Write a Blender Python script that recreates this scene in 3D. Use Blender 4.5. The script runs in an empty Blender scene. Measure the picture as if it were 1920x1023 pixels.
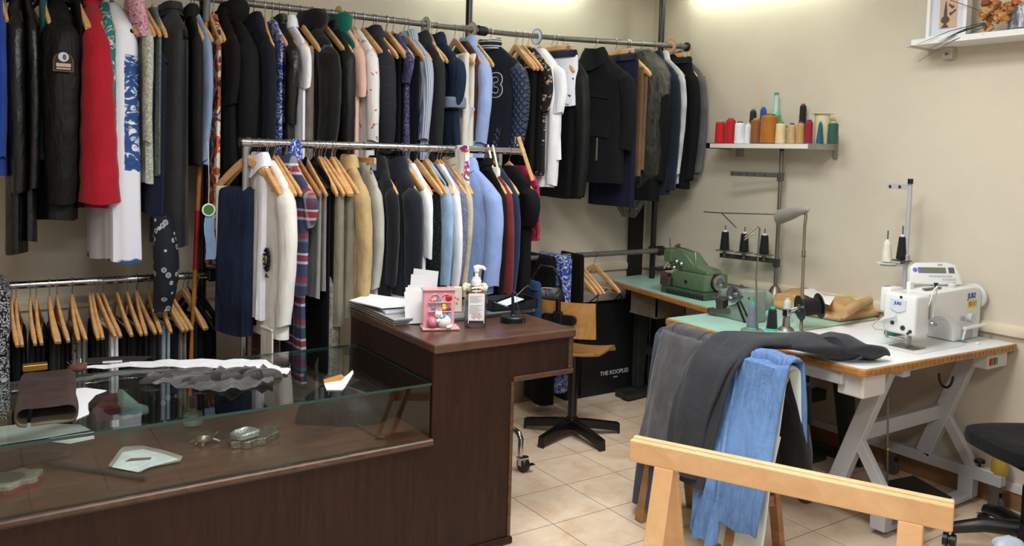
import bpy, bmesh, math, random
from mathutils import Vector, Matrix
PI = math.pi
V = Vector
sc = bpy.context.scene
COL = sc.collection
# ------------------------------------------------------------------ camera
FPX, PPX, PPY, EYE = 1541.07, 960.0, 385.29, 1.6
cr = V((0.83073426, -0.55592672, 0.0287416)); cu = V((0.00956459, 0.06587826, 0.99778183)); cf = V((0.55658702, 0.82861664, -0.06004454))
cam = bpy.data.objects.new('camera', bpy.data.cameras.new('camera')); COL.objects.link(cam)
m = Matrix((cr, cu, -cf)).transposed().to_4x4(); m.translation = V((0, 0, EYE)); cam.matrix_world = m
cam.data.sensor_width = 36; cam.data.lens = FPX / 1920 * 36; cam.data.shift_y = -(511.5 - PPY) / 1920
cam.data.clip_start = .05
sc.camera = cam
# survey helpers: meet a sight line of the photograph with a known plane of the room
def ray(x, y): return cf + cr * ((x - PPX) / FPX) - cu * ((y - PPY) / FPX)
def atz(x, y, z): d = ray(x, y); return d * ((z - EYE) / d.z) + V((0, 0, EYE))
def atx(x, y, X): d = ray(x, y); return d * (X / d.x) + V((0, 0, EYE))
def aty(x, y, Y): d = ray(x, y); return d * (Y / d.y) + V((0, 0, EYE))
def depth(p): return (V(p) - V((0, 0, EYE))).dot(cf)
# ------------------------------------------------------------------ world, lights, exposure
sc.view_settings.view_transform = 'Standard'; sc.view_settings.look = 'None'
sc.view_settings.exposure = 0.14; sc.view_settings.gamma = 1.0
w = bpy.data.worlds.new('world'); sc.world = w; w.use_nodes = True
w.node_tree.nodes['Background'].inputs[0].default_value = (.80, .88, 1, 1)
w.node_tree.nodes['Background'].inputs[1].default_value = .42
def area(name, loc, rot, sx, sy, power, col=(.96, 1, 1)):
    l = bpy.data.lights.new(name, 'AREA'); l.shape = 'RECTANGLE'; l.size = sx; l.size_y = sy; l.energy = power; l.color = col
    o = bpy.data.objects.new(name, l); COL.objects.link(o); o.location = loc; o.rotation_euler = rot; return o
area('added_fill_light', (1.2, 1.6, 2.88), (0, 0, 0), 1.3, .5, 52)  # three unseen area lights added overhead to brighten the whole room
area('added_fill_light', (2.5, 2.2, 2.88), (0, 0, 0), .5, 1.3, 34)
area('added_fill_light', (.2, -.6, 2.88), (0, 0, 0), 1.3, .5, 52)
# ------------------------------------------------------------------ mesh helpers
class MB:
    def __init__(s): s.v = []; s.f = []; s.mi = []; s.cur = 0
    def m(s, i): s.cur = i; return s
    def add(s, vs, fs):
        b = len(s.v); s.v += [V(p) for p in vs]; s.f += [[b + i for i in f] for f in fs]; s.mi += [s.cur] * len(fs); return s
    def box(s, c, size, rz=0, M=None):
        x, y, z = size[0] / 2, size[1] / 2, size[2] / 2
        R = M if M else Matrix.Rotation(rz, 3, 'Z')
        vs = [V(c) + R @ V((a * x, b * y, d * z)) for a in (-1, 1) for b in (-1, 1) for d in (-1, 1)]
        return s.add(vs, [(0, 1, 3, 2), (4, 6, 7, 5), (0, 4, 5, 1), (2, 3, 7, 6), (0, 2, 6, 4), (1, 5, 7, 3)])
    def bb(s, x0, x1, y0, y1, z0, z1): return s.box(((x0 + x1) / 2, (y0 + y1) / 2, (z0 + z1) / 2), (abs(x1 - x0), abs(y1 - y0), abs(z1 - z0)))
    def bar(s, a, b, w, h, up=(0, 0, 1)):
        a, b = V(a), V(b); d = (b - a); L = d.length; d.normalize(); u = V(up)
        sx = d.cross(u)
        if sx.length < 1e-4: sx = d.cross(V((1, 0, 0)))
        sx.normalize(); u = sx.cross(d); M = Matrix((sx, d, u)).transposed()
        return s.box((a + b) / 2, (w, L, h), M=M)
    def loft(s, rings, cap0=True, cap1=True, closed=True):
        n = len(rings[0]); vs = [p for r in rings for p in r]; fs = []
        for i in range(len(rings) - 1):
            for k in range(n if closed else n - 1):
                k2 = (k + 1) % n; fs.append((i * n + k, i * n + k2, (i + 1) * n + k2, (i + 1) * n + k))
        if cap0: fs.append(tuple(range(n - 1, -1, -1)))
        if cap1: fs.append(tuple((len(rings) - 1) * n + k for k in range(n)))
        return s.add(vs, fs)
    def tube(s, pts, r, n=8, cap=True):
        pts = [V(p) for p in pts]; rings = []; rr = r if isinstance(r, (list, tuple)) else [r] * len(pts); u = None
        for i, p in enumerate(pts):
            d = (pts[min(i + 1, len(pts) - 1)] - pts[max(i - 1, 0)]).normalized()
            if u is None: u = d.cross(V((0, 0, 1)) if abs(d.z) < .9 else V((1, 0, 0)))
            u = (u - d * u.dot(d)).normalized(); w_ = d.cross(u)
            rings.append([p + (u * math.cos(2 * PI * k / n) + w_ * math.sin(2 * PI * k / n)) * rr[i] for k in range(n)])
        return s.loft(rings, cap, cap)
    def lathe(s, prof, c=(0, 0, 0), n=20, M=None, cap=True):
        M = M or Matrix.Identity(3)
        rings = [[V(c) + M @ V((r * math.cos(2 * PI * k / n), r * math.sin(2 * PI * k / n), z)) for k in range(n)] for r, z in prof]
        return s.loft(rings, cap, cap)
    def prism(s, outline, dvec):
        o = [V(p) for p in outline]; d = V(dvec); n = len(o)
        return s.add(o + [p + d for p in o], [tuple(range(n - 1, -1, -1)), tuple(range(n, 2 * n))] + [(k, (k + 1) % n, n + (k + 1) % n, n + k) for k in range(n)])
    def ball(s, c, rx, ry=None, rz=None, n=14, m_=9):
        ry = ry or rx; rz = rz or rx
        rings = [[V(c) + V((rx * math.sin(PI * i / m_) * math.cos(2 * PI * k / n), ry * math.sin(PI * i / m_) * math.sin(2 * PI * k / n), -rz * math.cos(PI * i / m_))) for k in range(n)] for i in range(1, m_)]
        return s.loft(rings)
    def xf(s, M):
        s.v = [M @ p for p in s.v]; return s
    def build(s, name, mats, parent=None, smooth=False, bevel=0, seg=2, loc=None, rot=None):
        me = bpy.data.meshes.new(name); me.from_pydata([tuple(p) for p in s.v], [], s.f)
        mats = mats if isinstance(mats, (list, tuple)) else [mats]
        for x in mats: me.materials.append(x)
        me.polygons.foreach_set('material_index', s.mi)
        bm = bmesh.new(); bm.from_mesh(me); bmesh.ops.recalc_face_normals(bm, faces=bm.faces)
        if bevel:
            es = [e for e in bm.edges if len(e.link_faces) == 2 and e.calc_face_angle(0) > .5]
            bmesh.ops.bevel(bm, geom=es, offset=bevel, segments=seg, affect='EDGES', profile=.5, clamp_overlap=True)
        bm.to_mesh(me); bm.free()
        if smooth:
            me.polygons.foreach_set('use_smooth', [True] * len(me.polygons))
            me.set_sharp_from_angle(angle=math.radians(smooth if smooth > 1 else 50))
        o = bpy.data.objects.new(name, me); COL.objects.link(o)
        if parent: o.parent = parent
        if loc: o.location = loc
        if rot: o.rotation_euler = rot
        return o
def tag(o, label=None, cat=None, group=None, kind=None):
    for k, v in (('label', label), ('category', cat), ('group', group), ('kind', kind)):
        if v: o[k] = v
    return o
def thing(name, label, cat, loc=(0, 0, 0), rz=0, group=None):
    o = bpy.data.objects.new(name, None); COL.objects.link(o); o.location = loc; o.rotation_euler = (0, 0, rz); o.empty_display_size = .05
    return tag(o, label, cat, group)
def copy_tree(o, parent=None):
    c = o.copy(); COL.objects.link(c)
    if parent: c.parent = parent
    for ch in o.children: copy_tree(ch, c)
    return c
def rotz(a): return Matrix.Rotation(a, 3, 'Z')
def text(body, size, mat, parent, loc, M, depth_=.0008, name='lettering', spacing=1.0, bold=0):
    cu_ = bpy.data.curves.new('t', 'FONT'); cu_.body = body; cu_.size = size; cu_.extrude = depth_; cu_.align_x = 'CENTER'; cu_.align_y = 'CENTER'; cu_.space_character = spacing; cu_.offset = bold
    t = bpy.data.objects.new('t', cu_); COL.objects.link(t)
    me = bpy.data.meshes.new_from_object(t.evaluated_get(bpy.context.evaluated_depsgraph_get())); me.name = name
    bpy.data.objects.remove(t); bpy.data.curves.remove(cu_)
    me.materials.clear(); me.materials.append(mat)
    o = bpy.data.objects.new(name, me); COL.objects.link(o); o.parent = parent
    X = M.to_4x4(); X.translation = V(loc); o.matrix_local = X
    return o
def basis(right, up):
    r_, u_ = V(right).normalized(), V(up).normalized(); return Matrix((r_, u_, r_.cross(u_))).transposed()
# ------------------------------------------------------------------ materials
def lin(c):
    return tuple((x / 255 / 12.92 if x / 255 <= .04045 else ((x / 255 + .055) / 1.055) ** 2.4) for x in c) + (1,)
MC = {}
def nodes(name):
    mt = bpy.data.materials.new(name); mt.use_nodes = True; nt = mt.node_tree; return mt, nt, nt.nodes['Principled BSDF']
def nd(nt, typ, **kw):
    n = nt.nodes.new(typ)
    for k, v in kw.items():
        if k in n.inputs: n.inputs[k].default_value = v
        else: setattr(n, k, v)
    return n
def coords(nt, scale=(1, 1, 1), rot=(0, 0, 0), src='Object'):
    t = nd(nt, 'ShaderNodeTexCoord'); mp = nd(nt, 'ShaderNodeMapping'); mp.inputs['Scale'].default_value = scale; mp.inputs['Rotation'].default_value = rot
    nt.links.new(t.outputs[src], mp.inputs[0]); return mp.outputs[0]
def ramp(nt, fac, stops, interp='LINEAR'):
    r_ = nd(nt, 'ShaderNodeValToRGB'); e = r_.color_ramp.elements; r_.color_ramp.interpolation = interp
    while len(e) < len(stops): e.new(.5)
    for i, (p, c) in enumerate(stops): e[i].position = p; e[i].color = lin(c)
    nt.links.new(fac, r_.inputs[0]); return r_.outputs[0]
def noise(nt, co, scale, detail=3, rough=.5, dist=0):
    n = nd(nt, 'ShaderNodeTexNoise'); n.inputs['Scale'].default_value = scale; n.inputs['Detail'].default_value = detail; n.inputs['Roughness'].default_value = rough; n.inputs['Distortion'].default_value = dist
    nt.links.new(co, n.inputs['Vector']); return n
def bump(nt, p, h, strength, dist=.01):
    b = nd(nt, 'ShaderNodeBump'); b.inputs['Strength'].default_value = strength; b.inputs['Distance'].default_value = dist
    nt.links.new(h, b.inputs['Height']); nt.links.new(b.outputs[0], p.inputs['Normal'])
def vary(c, k): return tuple(max(0, min(255, x * k)) for x in c)
def plain(name, c, rough=.5, metal=0, var=.0, scale=30, coat=0, bmp=0):
    key = (name, c, rough, metal, var, bmp)
    if key in MC: return MC[key]
    mt, nt, p = nodes(name); p.inputs['Roughness'].default_value = rough; p.inputs['Metallic'].default_value = metal
    if coat: p.inputs['Coat Weight'].default_value = coat; p.inputs['Coat Roughness'].default_value = .15
    co = coords(nt); n = noise(nt, co, scale, 4)
    nt.links.new(ramp(nt, n.outputs[0], [(.3, vary(c, 1 - var)), (.7, vary(c, 1 + var))]), p.inputs['Base Color'])
    if bmp: bump(nt, p, n.outputs[0], bmp)
    MC[key] = mt; return mt
def cloth(name, c, rough=.9, var=.12, sheen=.15, weave=260, bmp=.25, crease=.5):
    key = ('cloth', name, c)
    if key in MC: return MC[key]
    mt, nt, p = nodes(name); p.inputs['Roughness'].default_value = rough; p.inputs['Specular IOR Level'].default_value = .25
    p.inputs['Sheen Weight'].default_value = sheen; p.inputs['Sheen Roughness'].default_value = .5
    co = coords(nt); n = noise(nt, co, 9, 5, .6)
    nt.links.new(ramp(nt, n.outputs[0], [(.3, vary(c, 1 - var)), (.7, vary(c, 1 + var))]), p.inputs['Base Color'])
    n2 = noise(nt, coords(nt, (1, 1, .35)), 14, 3, .55, .6); bump(nt, p, n2.outputs[0], crease, .02)
    MC[key] = mt; return mt
def denim(name, c, fade=.25):
    mt, nt, p = nodes(name); p.inputs['Roughness'].default_value = .9; p.inputs['Specular IOR Level'].default_value = .2
    n = noise(nt, coords(nt, (60, 60, 7)), 1.0, 5, .7); n2 = noise(nt, coords(nt), 3.2, 2)
    mx = nd(nt, 'ShaderNodeMath', operation='MULTIPLY_ADD'); mx.inputs[1].default_value = .45; nt.links.new(n.outputs[0], mx.inputs[0]); m2 = nd(nt, 'ShaderNodeMath', operation='MULTIPLY'); m2.inputs[1].default_value = .55; nt.links.new(n2.outputs[0], m2.inputs[0]); nt.links.new(m2.outputs[0], mx.inputs[2])
    nt.links.new(ramp(nt, mx.outputs[0], [(.36, vary(c, 1 - fade)), (.62, vary(c, 1 + fade))]), p.inputs['Base Color'])
    n3 = noise(nt, coords(nt, (1, 1, .5)), 11, 4, .6, .8); bump(nt, p, n3.outputs[0], .6, .02); return mt
def leather(name, c):
    mt, nt, p = nodes(name); p.inputs['Base Color'].default_value = lin(c); p.inputs['Roughness'].default_value = .36
    n = noise(nt, coords(nt, (1, 1, .5)), 12, 4, .6, .8); bump(nt, p, n.outputs[0], .6, .02); return mt
def wood(name, c, c2, scale=(1, 1, 1), rough=.45, coat=.1, grain=7, bmp=.05):
    key = ('wood', name)
    if key in MC: return MC[key]
    mt, nt, p = nodes(name); p.inputs['Roughness'].default_value = rough; p.inputs['Coat Weight'].default_value = coat; p.inputs['Coat Roughness'].default_value = .3
    co = coords(nt, scale); n = noise(nt, co, grain, 6, .62, 1.2)
    nt.links.new(ramp(nt, n.outputs[0], [(.28, c), (.5, tuple((a + b) / 2 for a, b in zip(c, c2))), (.75, c2)]), p.inputs['Base Color'])
    bump(nt, p, n.outputs[0], bmp); MC[key] = mt; return mt
def blotch(name, stops, scale=18, interp='CONSTANT', dist=.5, rough=.85, src='noise', sc3=(1, 1, 1)):
    mt, nt, p = nodes(name); p.inputs['Roughness'].default_value = rough; co = coords(nt, sc3)
    if src == 'noise': f_ = noise(nt, co, scale, 2, .5, dist).outputs[0]
    else:
        vn = nd(nt, 'ShaderNodeTexVoronoi'); vn.inputs['Scale'].default_value = scale; nt.links.new(co, vn.inputs['Vector'])
        f_ = vn.outputs['Distance' if src == 'dist' else 'Color']
    nt.links.new(ramp(nt, f_, stops, interp), p.inputs['Base Color'])
    n2 = noise(nt, coords(nt, (1, 1, .35)), 14, 3, .55, .6); bump(nt, p, n2.outputs[0], .45, .02); return mt
def bands(name, stops, scale, axis='Z', rough=.85, interp='CONSTANT'):
    # repeating stripes across one axis of the cloth
    mt, nt, p = nodes(name); p.inputs['Roughness'].default_value = rough
    co = coords(nt); sp = nd(nt, 'ShaderNodeSeparateXYZ'); nt.links.new(co, sp.inputs[0])
    mu = nd(nt, 'ShaderNodeMath', operation='MULTIPLY'); mu.inputs[1].default_value = scale; nt.links.new(sp.outputs[axis], mu.inputs[0])
    fr = nd(nt, 'ShaderNodeMath', operation='FRACT'); nt.links.new(mu.outputs[0], fr.inputs[0])
    nt.links.new(ramp(nt, fr.outputs[0], stops, interp), p.inputs['Base Color'])
    n2 = noise(nt, coords(nt, (1, 1, .35)), 14, 3, .55, .6); bump(nt, p, n2.outputs[0], .4, .02); return mt
def plaid(name, zs, xs, zscale, xscale):
    mt, nt, p = nodes(name); p.inputs['Roughness'].default_value = .85; co = coords(nt); sp = nd(nt, 'ShaderNodeSeparateXYZ'); nt.links.new(co, sp.inputs[0]); cols = []
    for ax, st, s in (('Z', zs, zscale), ('X', xs, xscale)):
        mu = nd(nt, 'ShaderNodeMath', operation='MULTIPLY'); mu.inputs[1].default_value = s; nt.links.new(sp.outputs[ax], mu.inputs[0])
        fr = nd(nt, 'ShaderNodeMath', operation='FRACT'); nt.links.new(mu.outputs[0], fr.inputs[0]); cols.append(ramp(nt, fr.outputs[0], st, 'CONSTANT'))
    mx = nd(nt, 'ShaderNodeMix', data_type='RGBA'); mx.inputs[0].default_value = .35; nt.links.new(cols[0], mx.inputs[6]); nt.links.new(cols[1], mx.inputs[7])
    nt.links.new(mx.outputs[2], p.inputs['Base Color']); return mt
def glass(name, tint=(235, 243, 240), ior=1.5, rough=0.0, base=0.0):
    mt = bpy.data.materials.new(name); mt.use_nodes = True; nt = mt.node_tree; nt.nodes.remove(nt.nodes['Principled BSDF'])
    out = nt.nodes['Material Output']; tr = nd(nt, 'ShaderNodeBsdfTransparent'); tr.inputs[0].default_value = lin(tint)
    gl = nd(nt, 'ShaderNodeBsdfGlossy'); gl.inputs['Roughness'].default_value = rough; fr = nd(nt, 'ShaderNodeFresnel'); fr.inputs[0].default_value = ior
    mx = nd(nt, 'ShaderNodeMixShader'); fac = fr.outputs[0]
    if base:
        ad = nd(nt, 'ShaderNodeMath', operation='ADD'); ad.inputs[1].default_value = base; nt.links.new(fac, ad.inputs[0]); fac = ad.outputs[0]
    ge = nd(nt, 'ShaderNodeNewGeometry'); fb = nd(nt, 'ShaderNodeMath', operation='SUBTRACT'); fb.inputs[0].default_value = 1.3; nt.links.new(ge.outputs['Backfacing'], fb.inputs[1])
    f2 = nd(nt, 'ShaderNodeMath', operation='SUBTRACT', use_clamp=True); f2.inputs[1].default_value = 0.3; nt.links.new(fb.outputs[0], f2.inputs[0])
    f3 = nd(nt, 'ShaderNodeMath', operation='MULTIPLY', use_clamp=True); nt.links.new(fac, f3.inputs[0]); nt.links.new(f2.outputs[0], f3.inputs[1])
    f4 = nd(nt, 'ShaderNodeMath', operation='MULTIPLY', use_clamp=True); f4.inputs[1].default_value = 1.25; nt.links.new(f3.outputs[0], f4.inputs[0]); fac = f4.outputs[0]
    nt.links.new(fac, mx.inputs[0]); nt.links.new(tr.outputs[0], mx.inputs[1]); nt.links.new(gl.outputs[0], mx.inputs[2]); nt.links.new(mx.outputs[0], out.inputs[0]); return mt
def emit(name, c, s):
    mt, nt, p = nodes(name); p.inputs['Base Color'].default_value = lin(c); p.inputs['Emission Color'].default_value = lin(c); p.inputs['Emission Strength'].default_value = s; return mt
CHROME = plain('chrome', (200, 200, 205), .18, 1); STEEL = plain('brushed_steel', (165, 163, 158), .35, 1); DSTEEL = plain('dull_grey_steel', (120, 118, 112), .42, .9)
BLACKP = plain('black_plastic', (16, 16, 17), .4); BLACKM = plain('black_painted_metal', (14, 14, 15), .28); WHITEP = plain('white_plastic', (232, 232, 230), .35)
PAPER = plain('white_paper', (236, 236, 240), .8); GOLDM = plain('brass', (190, 150, 70), .25, 1)
HWOOD = wood('varnished_beech', (192, 140, 86), (226, 182, 126), (3, 3, 14), .35, .3, 3)
HWOOD2 = wood('darker_varnished_beech', (150, 94, 52), (188, 132, 80), (3, 3, 14), .35, .3, 3)
BEECH = wood('pale_beech', (208, 158, 108), (228, 186, 138), (2, 2, 2), .45, .1, 4, .03)
# ------------------------------------------------------------------ room
XR, YB, ZC = 4.13, 4.40, 2.95
def wallmat(name, c):
    mt, nt, p = nodes(name); p.inputs['Roughness'].default_value = .75
    n = noise(nt, coords(nt), 1.3, 5, .6); nt.links.new(ramp(nt, n.outputs[0], [(.25, vary(c, .96)), (.75, vary(c, 1.03))]), p.inputs['Base Color'])
    bump(nt, p, noise(nt, coords(nt), 120, 2).outputs[0], .05); return mt
WALL = wallmat('cream_wall_paint', (207, 196, 178))
MB().bb(-2.4, XR + .1, YB, YB + .1, 0, ZC).build('wall_back', WALL)['kind'] = 'structure'
MB().bb(XR, XR + .1, -2.6, YB + .1, 0, ZC).build('wall_right', WALL)['kind'] = 'structure'
MB().bb(-2.5, -2.4, -2.6, YB + .1, 0, ZC).build('wall_left', WALL)['kind'] = 'structure'
MB().bb(-2.5, XR + .1, -2.6, YB + .1, ZC, ZC + .1).build('ceiling', wallmat('white_ceiling_paint', (232, 230, 224)))['kind'] = 'structure'
def tilemat():
    mt, nt, p = nodes('beige_ceramic_floor_tiles'); t = .316
    tc = nd(nt, 'ShaderNodeTexCoord'); mp = nd(nt, 'ShaderNodeMapping'); mp.inputs['Location'].default_value = (-(2.455 % t), -(3.105 % t), 0); nt.links.new(tc.outputs['Object'], mp.inputs[0])
    br = nd(nt, 'ShaderNodeTexBrick', offset=0.0, squash=1.0); nt.links.new(mp.outputs[0], br.inputs['Vector'])
    for k, v in (('Scale', 1.0), ('Mortar Size', .0022), ('Mortar Smooth', .1), ('Brick Width', t), ('Row Height', t), ('Bias', 0.0)): br.inputs[k].default_value = v
    br.inputs['Color1'].default_value = (0, 0, 0, 1); br.inputs['Color2'].default_value = (1, 1, 1, 1)
    n = noise(nt, mp.outputs[0], 6.5, 5, .62, .6)
    base = ramp(nt, n.outputs[0], [(.28, (216, 182, 150)), (.5, (230, 205, 178)), (.72, (238, 219, 196))])
    n3 = noise(nt, mp.outputs[0], 2.2, 3, .6); hs = nd(nt, 'ShaderNodeHueSaturation'); mr = nd(nt, 'ShaderNodeMapRange'); mr.inputs['To Min'].default_value = .9; mr.inputs['To Max'].default_value = 1.08
    nt.links.new(n3.outputs[0], mr.inputs[0]); nt.links.new(mr.outputs[0], hs.inputs['Value']); nt.links.new(base, hs.inputs['Color'])
    mx = nd(nt, 'ShaderNodeMix', data_type='RGBA'); mx.inputs[7].default_value = lin((146, 122, 98)); nt.links.new(br.outputs['Fac'], mx.inputs[0]); nt.links.new(hs.outputs[0], mx.inputs[6])
    nt.links.new(mx.outputs[2], p.inputs['Base Color']); p.inputs['Roughness'].default_value = .38
    iv = nd(nt, 'ShaderNodeMath', operation='SUBTRACT'); iv.inputs[0].default_value = 1; nt.links.new(br.outputs['Fac'], iv.inputs[1]); bump(nt, p, iv.outputs[0], .5, .003); return mt
MB().bb(-2.5, XR, -2.6, YB, -.1, 0).build('floor', tilemat())['kind'] = 'structure'
TRIM = plain('cream_rail_paint', (216, 202, 176), .5)
o = MB().prism([(XR, -1.5, .815), (XR - .022, -1.5, .82), (XR - .03, -1.5, .845), (XR - .024, -1.5, .866), (XR, -1.5, .872)], (0, YB + 1.5, 0)).build('trim_right', TRIM, smooth=40); o['kind'] = 'structure'
o = MB().prism([(-2.4, YB, .815), (-2.4, YB - .02, .82), (-2.4, YB - .026, .845), (-2.4, YB - .02, .866), (-2.4, YB, .872)], (XR + 2.4, 0, 0)).build('trim_back', TRIM, smooth=40); o['kind'] = 'structure'
BT = plain('tan_tile_skirting', (150, 112, 80), .4, var=.1, scale=8)
mb = MB(); mb.bb(XR - .012, XR, -2.5, YB, 0, .085); mb.m(1).bb(XR - .02, XR, -2.5, YB, .085, .125)
mb.build('baseboard_right', [BT, plain('white_skirting_paint', (222, 220, 212), .5)])['kind'] = 'structure'
MB().bb(-2.4, XR - .02, YB - .012, YB, 0, .085).build('baseboard_back', BT)['kind'] = 'structure'
# fluorescent fittings high on the two walls; unseen ceiling panels added for general light
TUBE = emit('lit_fluorescent_tube', (244, 255, 238), 24)
def tubelight(loc, rz, label, L=1.2):
    t = thing('fluorescent_light', label, 'light', loc, rz)
    MB().bb(-L / 2 - .03, L / 2 + .03, -.04, .04, .03, .07).build('housing', WHITEP, t, bevel=.006)
    MB().tube([(-L / 2, 0, 0), (L / 2, 0, 0)], .014, 12).build('tube', TUBE, t, smooth=1)
    for s in (-1, 1): MB().box((s * (L / 2 + .012), 0, .008), (.02, .03, .05)).build('lamp_holder', WHITEP, t)
tubelight((2.85, 4.27, 2.74), 0, 'white fluorescent tube fitting high on the back wall above the clothes rail')
tubelight((4.01, 3.42, 2.74), PI / 2, 'white fluorescent tube fitting high on the right wall above the spool shelf')
def added_panel(loc, rz, label):  # made-up housing, out of view, over each added area light
    t = thing('added_fill_panel', label, 'light', loc, rz)
    mb = MB(); mb.bb(-.68, .68, -.28, .28, 0, .04); mb.build('housing', WHITEP, t, bevel=.005)
added_panel((1.2, 1.6, 2.905), 0, 'unseen white ceiling panel added with the fill light above the counter front')
added_panel((2.5, 2.2, 2.905), PI / 2, 'unseen white ceiling panel added with the fill light above the trestles')
added_panel((.2, -.6, 2.905), 0, 'unseen white ceiling panel added with the fill light behind the viewpoint')
# ------------------------------------------------------------------ clothes rails
RY = {'upper': 4.055, 'rack': 3.62, 'low': 4.05, 'side': 4.055}
UP = [(-1.9, 2.29), (1.0, 2.297), (2.2, 2.307), (2.69, 2.314), (3.07, 2.326), (4.13, 2.378)]
def railz(rail, X):
    if rail == 'upper':
        for (a, za), (b, zb) in zip(UP, UP[1:]):
            if X <= b: return za + (zb - za) * (X - a) / (b - a)
        return UP[-1][1]
    return {'rack': 1.627, 'low': .991, 'side': .984}[rail]
WIRE = plain('bright_wire', (190, 190, 192), .25, 1)
def rail_thing(name, label, pts, r, mat, caps=True):
    t = thing(name, label, 'clothes rail', pts[0])
    P = [V(p) - V(pts[0]) for p in pts]
    MB().tube(P, r, 14).build('tube', mat, t, smooth=40)
    return t
RAILM = plain('grey_galvanised_tube', (122, 118, 112), .42, .6, var=.08)
t = rail_thing('clothes_rail', 'long grey steel clothes rail high on the back wall carrying the upper row', [(x, 4.055, z) for x, z in UP], .0165, RAILM)
MB().lathe([(.03, 0), (.03, .012), (.024, .016)], (XR - .002 + 1.9, 0, UP[-1][1] - UP[0][1]), 18, M=Matrix.Rotation(-PI / 2, 3, 'Y')).build('wall_flange', BLACKP, t, smooth=40)
MB().lathe([(.028, 0), (.03, .01), (.03, .05), (.026, .056)], (2.425 + 1.9 + .03, 0, 2.311 - UP[0][1]), 16, M=Matrix.Rotation(PI / 2, 3, 'Y')).build('joint_collar', BLACKP, t, smooth=40)
t = rail_thing('clothes_rail', 'chrome clothes rail low on the back wall carrying the row of wooden hangers', [(-1.2, 4.05, .991), (1.25, 4.05, .991)], .0165, CHROME)
MB().box((2.2, .02, 0), (.05, .09, .06)).build('bracket', BLACKP, t, bevel=.008)
t = rail_thing('clothes_rail', 'short steel clothes rail low in the corner beside the sewing tables', [(2.75, 4.055, .984), (XR, 4.055, .99)], .0165, RAILM)
MB().lathe([(.028, 0), (.034, .012), (.034, .05), (.026, .06)], (1.17, 0, .003), 16, M=Matrix.Rotation(PI / 2, 3, 'Y')).build('joint_collar', BLACKP, t, smooth=40)
for x, lab in ((.966, 'black floor-to-ceiling pole at the left end of the garment rack'), (2.43, 'black ceiling pole rising behind the middle of the upper clothes rail'), (3.938, 'black floor-to-ceiling pole in the corner beside the last blazers')):
    t = thing('support_pole', lab, 'pole', (x, 4.115, 0))
    MB().tube([(0, 0, .012), (0, 0, ZC - .012)], .02, 16).build('tube', BLACKM, t, smooth=40)
    MB().lathe([(.04, 0), (.04, .008), (.024, .02)], (0, 0, 0), 18).build('foot_plate', BLACKM, t, smooth=40)
    MB().lathe([(.03, 0), (.03, .05)], (0, 0, .96), 16).build('collar', BLACKP, t, smooth=40)
    MB().lathe([(.024, 0), (.04, .012), (.04, .02)], (0, 0, ZC - .02), 16).build('ceiling_plate', BLACKM, t, smooth=40)
# hook shared by rails: pole clamp rests on the rail
o = MB().bb(3.95, 4.068, 4.355, 4.385, 0.0, 2.05).build('upright_board', plain('matt_black_board', (15, 15, 17), .7)); tag(o, 'flat black upright board standing against the back wall in the corner', 'board')
# long wooden pole with red handle leaning beside the black pole
a, b = aty(388, 0, 3.99), aty(366, 505, 3.95); d = (a - b)
t = thing('window_pole', 'long wooden pole with grey ferrule and red lower sleeve leaning beside the black pole', 'pole', b)
MB().tube([d * .0 , d * .22], .0115, 12).build('grip_sleeve', plain('red_plastic', (150, 24, 26), .4), t, smooth=40)
MB().tube([d * .2, d * .93], .011, 12).build('shaft', wood('orange_varnished_pine', (150, 92, 34), (186, 122, 54), (4, 4, 1)), t, smooth=40)
MB().tube([d * .92, d * 1.12], .016, 12).build('ferrule', plain('grey_tape', (92, 92, 92), .5), t, smooth=40)
MB().tube([d * -.62, d * .01], .011, 12).build('lower_shaft', wood('orange_varnished_pine', (150, 92, 34), (186, 122, 54), (4, 4, 1)), t, smooth=40)
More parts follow.
